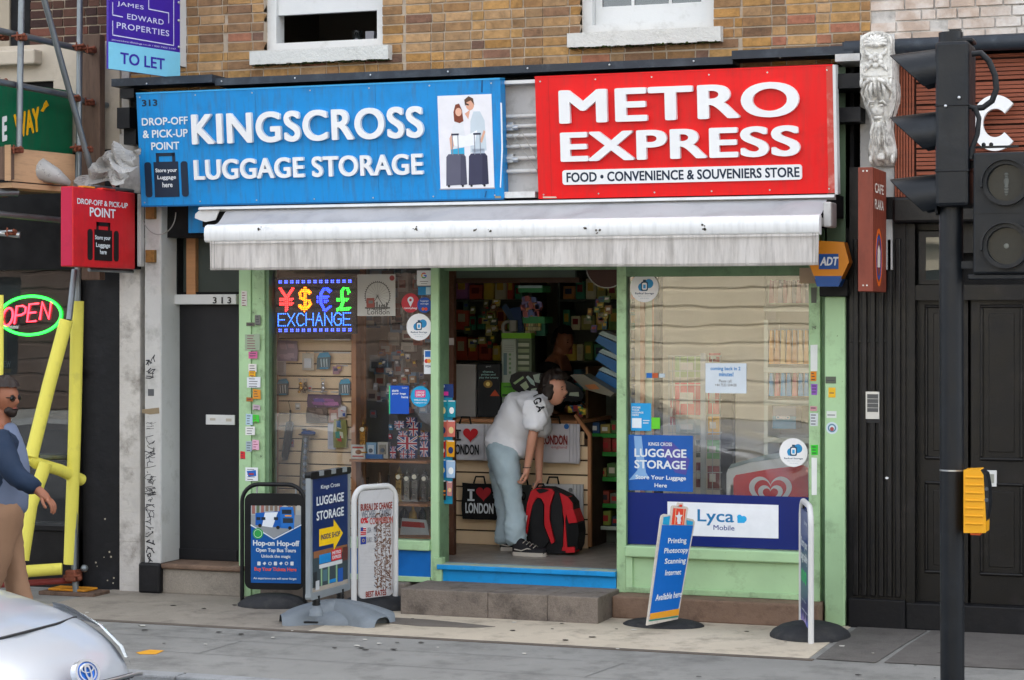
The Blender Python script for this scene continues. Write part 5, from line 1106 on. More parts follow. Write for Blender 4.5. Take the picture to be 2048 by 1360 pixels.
GL = {'E': [[(1, 0), (0, 0), (0, 1), (1, 1)], [(0, .5), (.85, .5)]], 'X': [[(0, 0), (1, 1)], [(0, 1), (1, 0)]], 'C': [[(1, .15), (.7, 0), (.3, 0), (0, .3), (0, .7), (.3, 1), (.7, 1), (1, .85)]], 'H': [[(0, 0), (0, 1)], [(1, 0), (1, 1)], [(0, .5), (1, .5)]], 'A': [[(0, 0), (.5, 1), (1, 0)], [(.2, .4), (.8, .4)]], 'N': [[(0, 0), (0, 1), (1, 0), (1, 1)]], 'G': [[(1, .85), (.7, 1), (.3, 1), (0, .7), (0, .3), (.3, 0), (.7, 0), (1, .15), (1, .5), (.6, .5)]]}
for i, ch in enumerate('EXCHANGE'):
    for st in GL[ch]: pp += stroke([(557+i*18.6+x*14, 651.5-i*.25-y*24) for x, y in st], 3.2)
keep = []
for p in pp:
    if all((p[0]-k[0])**2+(p[1]-k[1])**2 > 5 for k in keep): keep.append(p)
dots(b, keep, led('#2f6cff', 1.5), .0045); b.build('exchange_lettering', s)
b = MB(); pp = []
for i in range(13):
    x = 559+i*11.6
    for yy in (562-i*.12, 656+3-i*.12): pp += [(x, yy), (x+3.6, yy), (x, yy+3.6), (x+3.6, yy+3.6)]
dots(b, pp, led('#3a50ff', 1.7), .0052); b.build('border_dots', s)
def roundlogo(cx, cy, r, label, nm='round_sticker'):
    o = thing(nm, label, 'sticker', tuple(P(cx, cy+r, .046)), group='round white luggage stickers'); b = MB(); b.pxdisc(GF_, cx, cy, r, C('#e9e9ea', .4), 0, .0015); d = b.build('disc', o)
    q = r/29; f = GF_.off(.0016); b = MB(); m1 = C('#1f86bd', .4); m0 = C('#16425e', .4)
    b.pxdisc(f, cx+9*q, cy-8*q, 9*q, m1, 0, .0003); b.pxdisc(f, cx-5*q, cy-1*q, 8*q, m1, 0, .0004); b.pxpoly(f, [(cx+2*q, cy-14*q), (cx+12*q, cy-12*q), (cx+6*q, cy+6*q), (cx-12*q, cy+6*q)], m1, 0, .0005)
    b.pxrr(f, cx-7*q, cy-12*q, cx+7*q, cy+7*q, m0, .012*q, .0006, .0009); b.pxrr(f, cx-4.8*q, cy-9.5*q, cx+4.8*q, cy+4.5*q, C('#e9e9ea', .4), .01*q, .001, .0013); b.px(f, cx-2.6*q, cy-6*q, cx+2.6*q, cy+2*q, C('#3aa0d8'), .0014, .0017); b.px(f, cx-3*q, cy-16*q, cx+3*q, cy-12*q, m0, .0006, .0009); b.build('emblem', d)
    b = MB(); b.pxtext(f, 'Radical Storage', cx-19*q, cy+10*q, cx+19*q, cy+15*q, m0, bold=.02, w1=.0004); b.pxtext(f, 'luggage storage network', cx-13*q, cy+16*q, cx+13*q, cy+18.5*q, C('#8797a4'), w1=.0004); b.pxtext(f, '.....', cx-8*q, cy+21*q, cx+8*q, cy+22.5*q, C('#8797a4'), w1=.0004); b.build('lettering', d)
roundlogo(838, 654, 25, 'round white luggage sticker below the red and blue circles in the left window')
roundlogo(1289, 575, 28.5, 'round white luggage sticker in the top left corner of the right window')
roundlogo(1587, 905, 28.5, 'round white luggage sticker low on the right window above the freezer')
b = MB(); b.px(GF_, 715, 549, 791, 632, mat('print_paper', '#b6b3ac', .7, var=.1), 0, .0015); f = GF_.off(.0016); sk = C('#5a5752', .8); cu, cv = f.uv(755, 592); rr5 = f.uv(780, 592)[0]-cu
o = item('london_print', 'pale paper print of a big observation wheel titled London', 'poster', b)
b = MB(); b.ring(f, cu, cv, rr5, rr5*.95, sk, 0, .0004, 40, 1.05)
for i in range(40): a = 2*pi*i/40; b.disc(f, cu+rr5*1.03*cos(a), cv+rr5*1.08*sin(a), .004, sk, 0, .0004, 6)
for i in range(20): a = 2*pi*i/20; b.line(f, [(cu, cv), (cu+rr5*cos(a), cv+rr5*1.05*sin(a))], .0012, sk, 0, .0003, px=False)
b.line(f, [(cu-.07, cv-.11), (cu, cv), (cu+.07, cv-.11)], .006, sk, 0, .0005, px=False); b.line(f, [(cu-.1, cv-.09), (cu+.1, cv-.09)], .012, sk, 0, .0005, px=False)
for k in range(9): b.frbox(f, cu-.09+k*.02, cu-.078+k*.02, cv-.1, cv-.07+rnd(0, .03), 0, .0006, sk)
b.px(f, 733, 596, 749, 615, C('#8d4a40'), .0005, .0008); b.px(f, 737, 601, 746, 607, C('#6a6a66'), .0009, .001); b.pxtext(f, 'London', 735, 619, 779, 629, C('#2f2d2b'), w1=.0005); b.pxdisc(f, 784, 556, 5, C('#8d3b39'), 0, .0006); b.build('wheel_drawing', o)
b = MB(); b.px(GF_, 834, 541, 862, 571, C('#e3e3e3'), 0, .0012); cu, cv = GF_.uv(848, 551); o = item('review_sticker', 'white square sticker with a coloured ring letter at the window corner', 'sticker', b); f = GF_.off(.0014); b = MB()
for a0, a1, cl in ((45, 140, '#d8402f'), (140, 215, '#e5b020'), (215, 320, '#2f9a4d'), (320, 365, '#3a72d8')): b.ring(f, cu, cv, .022, .014, C(cl), 0, .0004, 8, 1, radians(a0), radians(a1))
b.frbox(f, cu, cu+.022, cv-.004, cv+.004, 0, .0005, C('#3a72d8')); b.line(f, [(840, 563), (856, 563)], .004, sk, 0, .0004); b.line(f, [(842, 567), (854, 567)], .003, sk, 0, .0004); b.build('ring_letter', o)
b = MB(); b.px(GF_, 836, 573, 862, 590, C('#1877a8'), 0, .001); b.px(GF_, 852, 574, 862, 589, C('#a9c4cf'), .001, .0013); item('blue_card_sticker', 'small blue and white card stuck above the blue circle', 'sticker', b)
b = MB(); b.pxdisc(GF_, 821, 606, 18, C('#b5313b'), 0, .0014); o = item('red_round_sticker', 'red round sticker with a white map pin', 'sticker', b); f = GF_.off(.0015); b = MB(); b.pxdisc(f, 821, 600, 6, m_lets, 0, .0004); b.pxpoly(f, [(815.5, 602), (826.5, 602), (821, 614)], m_lets, 0, .0005); b.pxdisc(f, 821, 600, 2.6, C('#b5313b'), .0006, .0008); b.pxtext(f, 'nannybag', 808, 614, 834, 619, m_lets, w1=.0004, bold=.02); b.build('map_pin', o)
b = MB(); b.pxdisc(GF_.off(.0016), 849, 610, 14.5, C('#1c4a9a'), 0, .0014); o = item('blue_round_sticker', 'dark blue round sticker overlapping the red one', 'sticker', b); f = GF_.off(.0032); b = MB(); b.pxtext(f, 'luggage', 841, 600, 857, 604, m_lets, w1=.0003); b.pxtext(f, 'storage', 841, 606, 857, 610, m_lets, w1=.0003); b.pxdisc(f, 846, 618, 3, C('#c9622a'), 0, .0005); b.pxdisc(f, 852, 618, 3, C('#c93a2a'), 0, .0004); b.build('lettering', o)
b = MB(); b.px(GF_, 848, 700, 863, 748, C('#dcdfe2'), 0, .0012); f = GF_.off(.0013); b.px(f, 850, 702, 861, 714, C('#1c66b4'), 0, .0005); b.pxdisc(f, 853, 722, 4, C('#c8352c'), 0, .0005); b.pxdisc(f, 858, 722, 4, C('#dd8a2a'), 0, .0006); b.pxtext(f, 'VISA', 850, 730, 862, 735, C('#23335f'), w1=.0004, bold=.02); item('payment_card_sticker', 'narrow white strip of bank card marks on the left window edge', 'sticker', b)
b = MB(); b.px(GF_, 779, 771, 818, 828, C('#1450b4', .35), 0, .0015); b.px(GF_, 778, 771, 780.5, 828, C('#3fc07a'), 0, .0018); f = GF_.off(.0016)
for t, x0, y, x1 in (('store', 784, 779, 797), ('your bags', 784, 785, 812), ('here', 803, 791.5, 816)): b.pxtext(f, t, x0, y, x1, y+5, m_lets, bold=.03, w1=.0004)
b.pxtext(f, 'Stasher', 804, 774, 815, 777, m_lets, w1=.0004); item('bag_storage_poster', 'blue poster saying store your bags here in the left window', 'poster', b)
b = MB(); b.pxdisc(GF_, 841, 793, 19.5, C('#1499cb', .4), 0, .0015); o = item('cyan_round_sticker', 'cyan round sticker with a pink luggage tag mark', 'sticker', b); f = GF_.off(.0016); b = MB(); b.pxrr(f, 830, 780, 851, 795, C('#d62a78'), .01, 0, .0006); b.pxtext(f.off(.0008), 'LUGGAGE', 832, 782, 849, 786, m_lets, w1=.0003, bold=.03); b.pxtext(f.off(.0008), 'DROP', 832, 787, 849, 793, m_lets, w1=.0003, bold=.03); b.pxtext(f, 'WELCOMES', 828, 798, 854, 802, m_lets, w1=.0004, bold=.03); b.pxtext(f, 'luggagedrop', 829, 804, 853, 807, m_lets, w1=.0004, bold=.02); b.build('lettering', o)
# right window
o = thing('window_poster', 'blue window poster reading luggage storage beside the door', 'poster', tuple(P(1320, 985, .046))); b = MB(); b.px(GF_, 1257, 869, 1386, 984, C('#1556a6', .35), 0, .0015); sh = b.build('sheet', o); f = GF_.off(.0016)
b = MB(); b.pxpoly(f, [(1268, 872), (1283, 872), (1286, 900), (1292, 945), (1298, 955), (1275, 958), (1258, 960), (1275, 940), (1270, 900)], C('#7fa6d2', .4), 0, .0003); b.pxpoly(f, [(1328, 882), (1345, 885), (1380, 920), (1372, 950), (1350, 945), (1322, 900)], C('#4b4a98', .4), 0, .0003); b.build('traveller_picture', sh); f = GF_.off(.0021)
b = MB()
for t, x0, y0, x1, y1, bo in (('KINGS CROSS', 1297, 884, 1344, 891, .02), ('LUGGAGE', 1269, 897, 1373, 914, .028), ('STORAGE', 1269, 920, 1372, 937, .028), ('Store Your Luggage', 1271, 950, 1372, 961, .02), ('Here', 1309, 966, 1334, 974, .02)): warped(b, f, t, x0, y0, y1, x1, y0+1.5, y1+1.5, m_lets, .0006, bo)
b.build('lettering', sh)
o = thing('window_panel', 'navy window panel with a white mobile phone logo plate', 'sign', tuple(P(1420, 1100, .046))); b = MB(); b.px(GF_, 1255, 984, 1618, 1101, C('#0a2069', .3), 0, .002); b.build('navy_film', o)
b = MB(); f = GF_.off(.0025); b.pxpoly(f, [(1335, 1003), (1557, 1010), (1557, 1077), (1335, 1070)], C('#e4e7ec', .35), 0, .002); f = f.off(.0022); warped(b, f, 'Lyca', 1395, 1018, 1050, 1468, 1021, 1053, C('#1a72a8'), .001, .012); warped(b, f, 'Mobile', 1427, 1050, 1060, 1469, 1051, 1061, C('#1f3f86'), .001, .005)
m_hb = C('#24a3dc'); b.pxdisc(f, 1479, 1034, 4.8, m_hb, 0, .001); b.pxdisc(f, 1487.5, 1038, 6, m_hb, 0, .0012); b.pxpoly(f, [(1474.5, 1033), (1475, 1046), (1489, 1046), (1493, 1037), (1484, 1032)], m_hb, 0, .0008); b.build('logo_plate', o)
o = thing('window_notice', 'white notice in the right window saying coming back in two minutes', 'notice', tuple(P(1450, 787, .07))); fi = FA(.047); b = MB(); b.px(fi, 1411, 726, 1493, 787, C('#cfd9e2', .6), 0, .0012); sh = b.build('sheet', o); f = fi.off(.0014); b = MB(); cb = C('#2a7fc0')
for t, x0, y0, x1, y1, m, bo in (('coming back in 2', 1421, 733, 1481, 743, cb, .025), ('minutes!', 1438, 744, 1467, 753, cb, .03), ('Please call:', 1438, 759, 1464, 765, sk, .0), ('+44 7533 504438', 1430, 767, 1473, 773, sk, .0)): b.pxtext(f, t, x0, y0, x1, y1, m, bold=bo, w1=.0005)
b.build('lettering', sh)
o = thing('luggage_card', 'light blue card about storing luggage at the left edge of the right window', 'card', tuple(P(1282, 862, .046))); b = MB(); b.px(GF_, 1262, 806, 1302, 862, C('#1c96d3', .4), 0, .0014); sh = b.build('sheet', o); f = GF_.off(.0016); b = MB()
for i, t in enumerate(('STORE', 'YOUR', 'LUGGAGE', 'HERE')): b.pxtext(f, t, 1264, 813+i*5, (1281, 1279, 1287, 1278)[i], 817+i*5, m_lets, bold=.03, w1=.0005)
b.px(f, 1264, 836, 1283, 856, C('#dfe8ee'), 0, .0005); b.px(f, 1286, 840, 1299, 842, m_lets, 0, .0005); b.px(f, 1286, 845, 1297, 847, m_lets, 0, .0005); b.build('lettering', sh)
b = MB(); b.px(fi, 1303, 835, 1320, 858, C('#63c62e'), 0, .0012); item('green_card', 'small bright green card beside the light blue luggage card', 'card', b)
b = MB(); b.px(fi, 1293, 746, 1304, 756, C('#1c66b4'), 0, .0012); b.px(fi, 1305, 746, 1316, 756, C('#b5532c'), 0, .0012); b.px(fi, 1318, 747, 1330, 755, C('#b9c6cf'), 0, .0012); item('bank_card_sticker', 'little row of bank card marks in the right window', 'sticker', b)
# bills stuck over the green posts
STK = [(509, 508, 490, 668, 520, 701, '#93a48c', 'grey green flyer folded over the post'), (1, 0, 497, 703, 515, 717, '#c2618f', 'pink sticker on the left post'), (1, 0, 497, 728, 513, 744, '#d8d4cf', 'torn white sticker above the yellow one'), (1, 0, 498, 742, 511, 753, '#e0a820', 'yellow sticker on the left post'), (1, 0, 494, 754, 521, 775, '#d6dadf', 'white signed sticker on the left post'),
 (1, 0, 506, 779, 521, 798, '#cf8a2b', 'orange sticker on the left post'), (1, 0, 493, 795, 506, 803, '#a0632c', 'brown sticker next to the orange one'), (1, 0, 506, 810, 520, 820, '#b9a2b0', 'pale pink printed strip on the left post'), (1, 0, 492, 828, 505, 850, '#aac3d4', 'pale blue poster strip on the left post'), (1, 0, 506, 830, 518, 845, '#3fbf3a', 'bright green square sticker on the left post'),
 (1, 0, 491, 853, 510, 870, '#dcdcda', 'tilted white label on the left post'), (1, 0, 492, 882, 504, 903, '#9fb0b9', 'grey sticker low on the left post'), (1, 0, 505, 880, 518, 900, '#d9a9bd', 'pink flower sticker low on the left post'), (1, 0, 481, 903, 490, 918, '#cc2b33', 'small red sticker on the edge of the left post'), (1, 0, 491, 935, 516, 962, '#dfe3e6', 'white flyer with a blue picture on the left post'), (1, 0, 483, 582, 494, 612, '#cfcdc6', 'white metal latch plate by the door number'),
 (1, 0, 510, 630, 521, 650, '#6f6f6a', 'dark torn sticker high on the left post'), (1, 0, 493, 645, 509, 652, '#5d5750', 'black strip on the left post')]
f0 = FA(-.0155); fz = FA(-.0305)
for i, (_, _, x0, y0, x1, y1, cl, lb_) in enumerate(STK):
    b = MB(); f = f0 if x0 >= 497 and x1 <= 532 and x0 > 503 else fz
    f = FA(-.0315); sk_ = rnd(-1.2, 1.2); b.pxpoly(f, [(x0, y0+sk_), (x1, y0-sk_*.5), (x1-sk_*.4, y1), (x0+sk_*.3, y1+sk_*.3)], C(cl, .6), 0, .001+.0001*i)
    dk = C('#3b3d42' if i % 3 else '#7d2f4c', .6); w = x1-x0; h = y1-y0
    for k in range(int(h//5)): b.px(f, x0+w*.15, y0+3+k*5, x1-w*rnd(.15, .5), y0+4.5+k*5, dk, .0012+.0001*i, .0016+.0001*i)
    if 'blue picture' in lb_: b.pxpoly(f, [(494, 942), (512, 940), (513, 952), (497, 953)], C('#1c5fb5'), .003, .0034); b.px(f, 498, 946, 508, 950, C('#a0352c'), .0035, .0038)
    item('sticker', lb_, 'sticker', b, 'stickers on the green posts')
STK2 = [(1621, 743, 1633, 762, '#d9821c', 'orange sticker on the right post'), (1622, 768, 1635, 790, '#8a57b0', 'purple sticker on the right post'), (1620, 812, 1634, 822, '#c58f97', 'faded pink strip on the right post'), (1620, 826, 1636, 852, '#c9ced2', 'white printed sticker on the right post'), (1622, 890, 1636, 910, '#35c22e', 'bright green sticker on the right post'), (1622, 575, 1634, 606, '#5d6159', 'dark grey sticker high on the right post'), (1621, 690, 1635, 742, '#d9dcd9', 'long white torn paper on the right post'), (1623, 915, 1634, 990, '#dfe1df', 'long peeling white paper low on the right post')]
for i, (x0, y0, x1, y1, cl, lb_) in enumerate(STK2):
    b = MB(); f = FA(-.0128); b.pxpoly(f, [(x0, y0), (x1, y0+rnd(-1, 1)), (x1-rnd(0, 2), y1), (x0+rnd(0, 1), y1)], C(cl, .6), 0, .001+.0001*i)
    for k in range(int((y1-y0)//6)) if y1-y0 < 30 else (): b.px(f, x0+2, y0+3+k*6, x1-rnd(2, 6), y0+5+k*6, C('#39353d', .6), .002, .0024)
    item('sticker', lb_, 'sticker', b, 'stickers on the green posts')
f = FA(-.051); 
for x0, y0, x1, y1, cl, lb_ in ((1651, 753, 1672, 767, '#5a6052', 'stencilled dark mark on the green pilaster'), (1657, 775, 1671, 795, '#e3b12a', 'yellow sticker on the green pilaster'), (1653, 822, 1673, 836, '#cfd5cf', 'white torn label on the green pilaster')):
    b = MB(); b.px(f, x0, y0, x1, y1, C(cl, .6), 0, .001); b.px(f, x0+2, (y0+y1)/2, x1-3, (y0+y1)/2+2, C('#44484a'), .001, .0015); item('sticker', lb_, 'sticker', b, 'stickers on the green posts')
b = MB(); b.pxdisc(f, 1664, 856, 12, C('#c4d3d9'), 0, .001); b.ring(f, *f.uv(1664, 856), .03, .02, C('#5b7f96'), .001, .0014, 16); b.pxdisc(f, 1664, 858, 4, C('#a04a4a'), .001, .0016); item('sticker', 'round pale blue sticker on the green pilaster', 'sticker', b, 'stickers on the green posts')

# ================================================================ left window display
m_wd = mat('display_timber', '#b07a52', .5, var=.12, vs3=(5, 5, 1))
SY = .45; sx0, sx1 = X(549, SY), X(703, SY); szt, szb = P(620, 676, SY).z, P(620, 1078, SY).z
st_ = thing('slatwall_display', 'pale slatted display board with timber posts in the left window', 'display', (sx0, SY, szb))
def slat(b, x0, x1, z0, z1, Y, pitch=.099):
    z = z0
    while z < z1-.01:
        h = min(pitch-.009, z1-z); b.bbox(x0, x1, Y, Y+.02, z, z+h, m_slat, .004); z += pitch
    b.box(x0, x1, Y+.012, Y+.03, z0, z1, mat('slat_groove', '#3f2f22', .8))
b = MB(); slat(b, sx0, sx1, szb, szt, SY); b.build('board', st_)
b = MB(); b.bbox(X(534, .35), X(546, .35), .35, .46, P(540, 1075, .35).z, 2.9, m_wd, .006); b.build('post', st_)
b = MB(); b.bbox(X(701, .35), X(711, .35), .36, .46, .45, P(705, 560, .35).z, m_wd, .006); b.build('post', st_)
b = MB(); b.box(X(536, SY), X(549, SY), .46, 1.4, .5, 2.6, m_slat); b.build('side_panel', st_)
b = MB(); 
for x0, x1, y in ((628, 700, 678), (628, 700, 704), (672, 696, 730), (622, 655, 782), (662, 690, 783)): b.px(FA(SY-.002), x0, y, x1, y+2.5, m_alum, 0, .003)
b.build('price_rail', st_)
PY = SY-.03; fp_ = FA(PY)
def hook(b, x, y): p = P(x, y, PY); b.tube([(p.x, SY, p.z), (p.x, PY-.03, p.z), (p.x, PY-.035, p.z+.01)], .0025, m_alum, 6)
def pouch(x0, y0, x1, y1, c1, c2, label, kind='pack', tilt=0, group='packets on the display board'):
    b = MB(); hook(b, (x0+x1)/2, y0); w = x1-x0; h = y1-y0
    if kind == 'ear':    # clear pouch with blue header holding earphones
        b.pxpoly(fp_, [(x0, y1), (x0+w*.05, y0+h*.3), (x0+w*.2, y0+h*.08), (x1-w*.2, y0), (x1, y0+h*.25), (x1-w*.05, y1-1)], C('#4d6a72', .25), 0, .012)
        b.pxpoly(fp_.off(.012), [(x0+w*.06, y0+h*.32), (x0+w*.2, y0+h*.06), (x1-w*.2, y0), (x1-w*.02, y0+h*.28)], C(c1, .3), 0, .003)
        for k in range(3): b.pxpoly(fp_.off(.012), [(x0+w*(.25+.2*k), y0+h*.4), (x0+w*(.33+.2*k), y0+h*.38), (x0+w*(.36+.2*k), y0+h*.85), (x0+w*(.31+.2*k), y0+h*.85)], C(c2, .3), 0, .004)
        b.px(fp_.off(.012), x0+w*.2, y1-h*.12, x1-w*.2, y1-h*.03, C(c1, .3), 0, .002)
    elif kind == 'card':
        b.pxpoly(fp_, [(x0+tilt, y0), (x1+tilt, y0+1), (x1, y1), (x0, y1-1)], C(c1, .4), 0, .004); b.pxpoly(fp_.off(.004), [(x0+w*.2, y0+h*.3), (x1-w*.2, y0+h*.3), (x1-w*.2, y1-h*.15), (x0+w*.2, y1-h*.15)], C(c2, .3), 0, .012)
    elif kind == 'bag':
        b.pxpoly(fp_, [(x0+2, y0), (x1-2, y0+2), (x1, y0+h*.5), (x1-1, y1), (x0+1, y1), (x0, y0+h*.5)], C(c1, .3), 0, .02); 
        for k in range(6): a = rnd(x0+2, x1-w*.4); e = rnd(y0+2, y1-h*.3); b.pxpoly(fp_.off(.02), [(a, e), (a+w*.3, e+rnd(-2, 3)), (a+w*.35, e+h*.25), (a+w*.05, e+h*.22)], C(random.choice(c2.split()), .3), 0, .003+.0005*k)
    item('hanging_packet', label, 'packet', b, group)
random.seed(31)
pouch(556, 680, 597, 722, '#a997a9', '#c8aebf #8b7a92 #bfa3b5', 'lilac gift bag hanging at the top left of the display board', 'bag')
pouch(553, 712, 572, 751, '#cfc4c2', '#b5aaa8', 'tall white packet under the lilac gift bag', 'card')
pouch(605, 706, 628, 741, '#c9bfae', '#d9dde2', 'beige card pack with a round white charger', 'card')
pouch(634, 704, 662, 739, '#1f8fb5', '#c4dbe0', 'earphone pouch beside the charger pack', 'ear')
pouch(553, 757, 578, 791, '#1f8fb5', '#b9d0d6', 'earphone pouch at the left end of the second row', 'ear')
pouch(678, 757, 702, 791, '#1f9fc5', '#c9d6da', 'earphone pouch at the right end of the second row', 'ear')
pouch(616, 788, 684, 815, '#4a3558', '#8a4a92 #b06aa8 #5a4aa0 #c9b25a', 'purple sparkly purse hanging above the photo magnets', 'bag')
pouch(614, 814, 657, 846, '#3c302b', '#8d6a5a #c9895a #6a5a52 #b0a59a', 'dark picture souvenir pack below the purple purse', 'bag')
pouch(659, 818, 678, 845, '#a8746a', '#d0c0b8', 'pink carded souvenir spoons', 'card')
pouch(678, 810, 694, 834, '#c9c2c4', '#b5393f #3a58a5 #d9d9de', 'small red white and blue packet', 'bag')
pouch(656, 846, 672, 899, '#b9bcc8', '#a9adbb', 'long pale grey packet hanging low on the board', 'card')
pouch(668, 838, 696, 895, '#8b8a4a', '#c9c23a #4a9a8a #c94a4a #d9d9c0 #3a6a9a', 'colourful bundle of lanyards hanging low on the board', 'bag')
def keyring(x, y, c, label):
    b = MB(); hook(b, x, y); p = P(x, y, PY-.02); b.tube([p+Vector((.012*cos(a), 0, -.012+.012*sin(a))) for a in [2*pi*i/14 for i in range(14)]], .0025, m_alum, 6, closed=True)
    m = mat('key_'+c.strip('#'), c, .25, metal=.8)
    b.ball(p+Vector((0, 0, -.04)), .016, .01, .018, m, 10, 7); b.ball(p+Vector((.002, 0, -.072)), .02, .013, .022, m, 10, 7); b.ball(p+Vector((-.008, -.006, -.1)), .014, .01, .012, m, 10, 7); item('keyring', label, 'keyring', b, 'keyrings on the display board')
keyring(601, 758, '#d39a2a', 'golden figure keyring on the display board'); keyring(611, 758, '#6f5d49', 'dark bronze keyring beside the golden one'); keyring(646, 758, '#cfd2d6', 'silver bottle opener keyring on the display board')
# folded umbrella
u = thing('umbrella', 'folded black umbrella hanging from the display board', 'umbrella', tuple(P(573, 921, PY))); b = MB(); p0, p1 = P(580, 845, PY-.03), P(570, 920, PY-.03)
b.tube([p0+Vector((0, 0, .01)), p0, (p0+p1)/2, p1+Vector((0, 0, .03)), p1], [.012, .03, .034, .028, .02], mat('umbrella_cloth', '#1b1c1a', .7, var=.3, bump=.4), 12); b.build('cloth', u)
b = MB(); b.tube([p0, p0+Vector((.002, 0, .06)), p0+Vector((.004, .0, .1))], .008, m_bk, 8); b.tube([p0+Vector((.004, 0, .1)), P(577, 803, PY-.02), P(579, 800, PY)], .002, m_bk, 5); b.build('handle', u)
# hanging blue crystal charm in a long clear sleeve
u = thing('hanging_charm', 'blue plastic charm with a long clear beaded tail', 'souvenir', tuple(P(610, 1000, PY))); b = MB(); p = P(617, 866, PY-.04); b.ball(p, .065, .03, .022, C('#1e4c94', .2)); b.ball(p+Vector((-.01, -.01, -.012)), .075, .02, .01, C('#3d3a4c', .2)); b.build('bow', u)
b = MB(); m_cl = glass_mat('clear_sleeve', '#c6d8e6', fmin=.25, dust=.12)
for k in range(11): q = P(611-k*.3, 880+k*12, PY-.03); b.ball(q, .018, .012, .017, C('#7f97b5' if k % 2 else '#cfd9e2', .15), 8, 6)
b.build('bead', u, label='string of clear and blue beads'); b = MB(); b.tube([P(612, 872, PY-.03), P(609, 920, PY-.03), P(606, 1010, PY-.03)], [.03, .034, .04], m_cl, 8); b.build('sleeve', u)
# second bay: timber-edged shelves with souvenirs
s2 = thing('souvenir_shelves', 'timber edged shelves of souvenirs beside the display board', 'shelf', (X(790, .5), .5, .45)); SHX = (X(711, .4), X(866, .4))
for i, (y, m) in enumerate(((920, m_wd), (1006, m_wd), (1072, m_wd))):
    b = MB(); z = P(780, y, .3).z; b.bbox(SHX[0], SHX[1], .28, .9, z-.02, z, m, .003); b.build('shelf', s2)
b = MB(); b.bbox(X(717, .8), X(727, .8), .82, .86, .5, 2.9, m_wd, .004); b.box(SHX[0]-.1, X(866, 1.3), 1.3, 1.32, .4, 2.9, mat('souvenir_back', '#6a625a', .6, var=.4, vs=4)); b.build('back_panel', s2)
random.seed(12); shz = [P(780, y, .3).z for y in (920, 1006, 1072)]
fb_ = FA(1.28)
for i in range(52):          # racked stock on the back panel
    x = X(735+rnd(0, 125), 1.28); z = rnd(1.35, 2.5); w = rnd(.05, .12); h = rnd(.07, .16); b = MB(); cl = random.choice(['#a8a298', '#c0bab4', '#7b8490', '#d0cac2', '#9e7c68', '#5a7a95', '#aab0b4', '#b56a5a', '#6a95b5'])
    b.bbox(x, x+w, 1.2, 1.28, z, z+h, C(cl, .3), .006); b.box(x+w*.2, x+w*.8, 1.196, 1.2, z+h*.2, z+h*.6, C(random.choice(['#b9b4ad', '#37404a', '#8c4a40']), .4)); b.v = b.v
    item('stock_packet', 'greyish packet racked on the dark back panel of the left window', 'packet', b, 'packets racked at the back of the left window')
def tower(x, y0, y1, Y, col, label, name='tower_souvenir'):
    t = thing(name, label, 'souvenir', tuple(P(x, y1, Y)), group='miniature clock towers'); p = P(x, y1, Y); H = P(x, y0, Y).z-p.z; m = mat('tower_'+col.strip('#'), col, .28, metal=.85, var=.2); w = H*.085
    b = MB(); b.bbox(p.x-w*1.5, p.x+w*1.5, Y-w*1.5, Y+w*1.5, p.z, p.z+H*.05, m, .004); b.bbox(p.x-w, p.x+w, Y-w, Y+w, p.z+H*.05, p.z+H*.62, m, .003)
    for k in range(-2, 3): b.box(p.x+k*w*.4-w*.08, p.x+k*w*.4+w*.08, Y-w*1.06, Y-w, p.z+H*.08, p.z+H*.58, m)
    b.bbox(p.x-w*1.2, p.x+w*1.2, Y-w*1.2, Y+w*1.2, p.z+H*.62, p.z+H*.78, m, .003); b.build('shaft', t)
    b = MB(); b.disc(Fr((0, Y-w*1.21, 0)), p.x, p.z+H*.7, w*.8, C('#e6e0cc', .4), 0, .002, 16); b.build('clock_face', t)
    b = MB(); b.lathe([(w*1.3, H*.78), (w*.8, H*.84), (w*.75, H*.88), (w*.3, H*.95), (w*.05, H)], m, c=(p.x, Y, p.z), n=4); b.build('spire', t)
tower(727, 838, 906, .36, '#b08030', 'tall golden clock tower standing on the upper souvenir shelf')
for i, x in enumerate((799, 815, 831, 850)): tower(x, 932+(i % 2)*5, 1003, .42, ('#a58a4c', '#9c9a90', '#8d8b86', '#6e6a66')[i], ('brassy', 'pale silver', 'dull silver', 'dark pewter')[i]+' clock tower on the lower souvenir shelf')
t = thing('framed_magnet', 'small white framed plaque with red bars on the upper souvenir shelf', 'souvenir', tuple(P(716, 917, .34))); f = FA(.33); b = MB(); b.px(f, 702, 889, 730, 918, C('#c9c6be'), -.02, 0); b.build('frame', t); b = MB(); b.px(f, 705, 893, 727, 897, C('#b5412c'), 0, .003); b.px(f, 705, 911, 727, 914, C('#b5412c'), 0, .003); b.px(f, 705, 897, 727, 911, C('#e2ddd0'), 0, .001); b.pxdisc(f, 717, 904, 6, C('#8d5a34'), .001, .004, .7); b.build('picture', t)
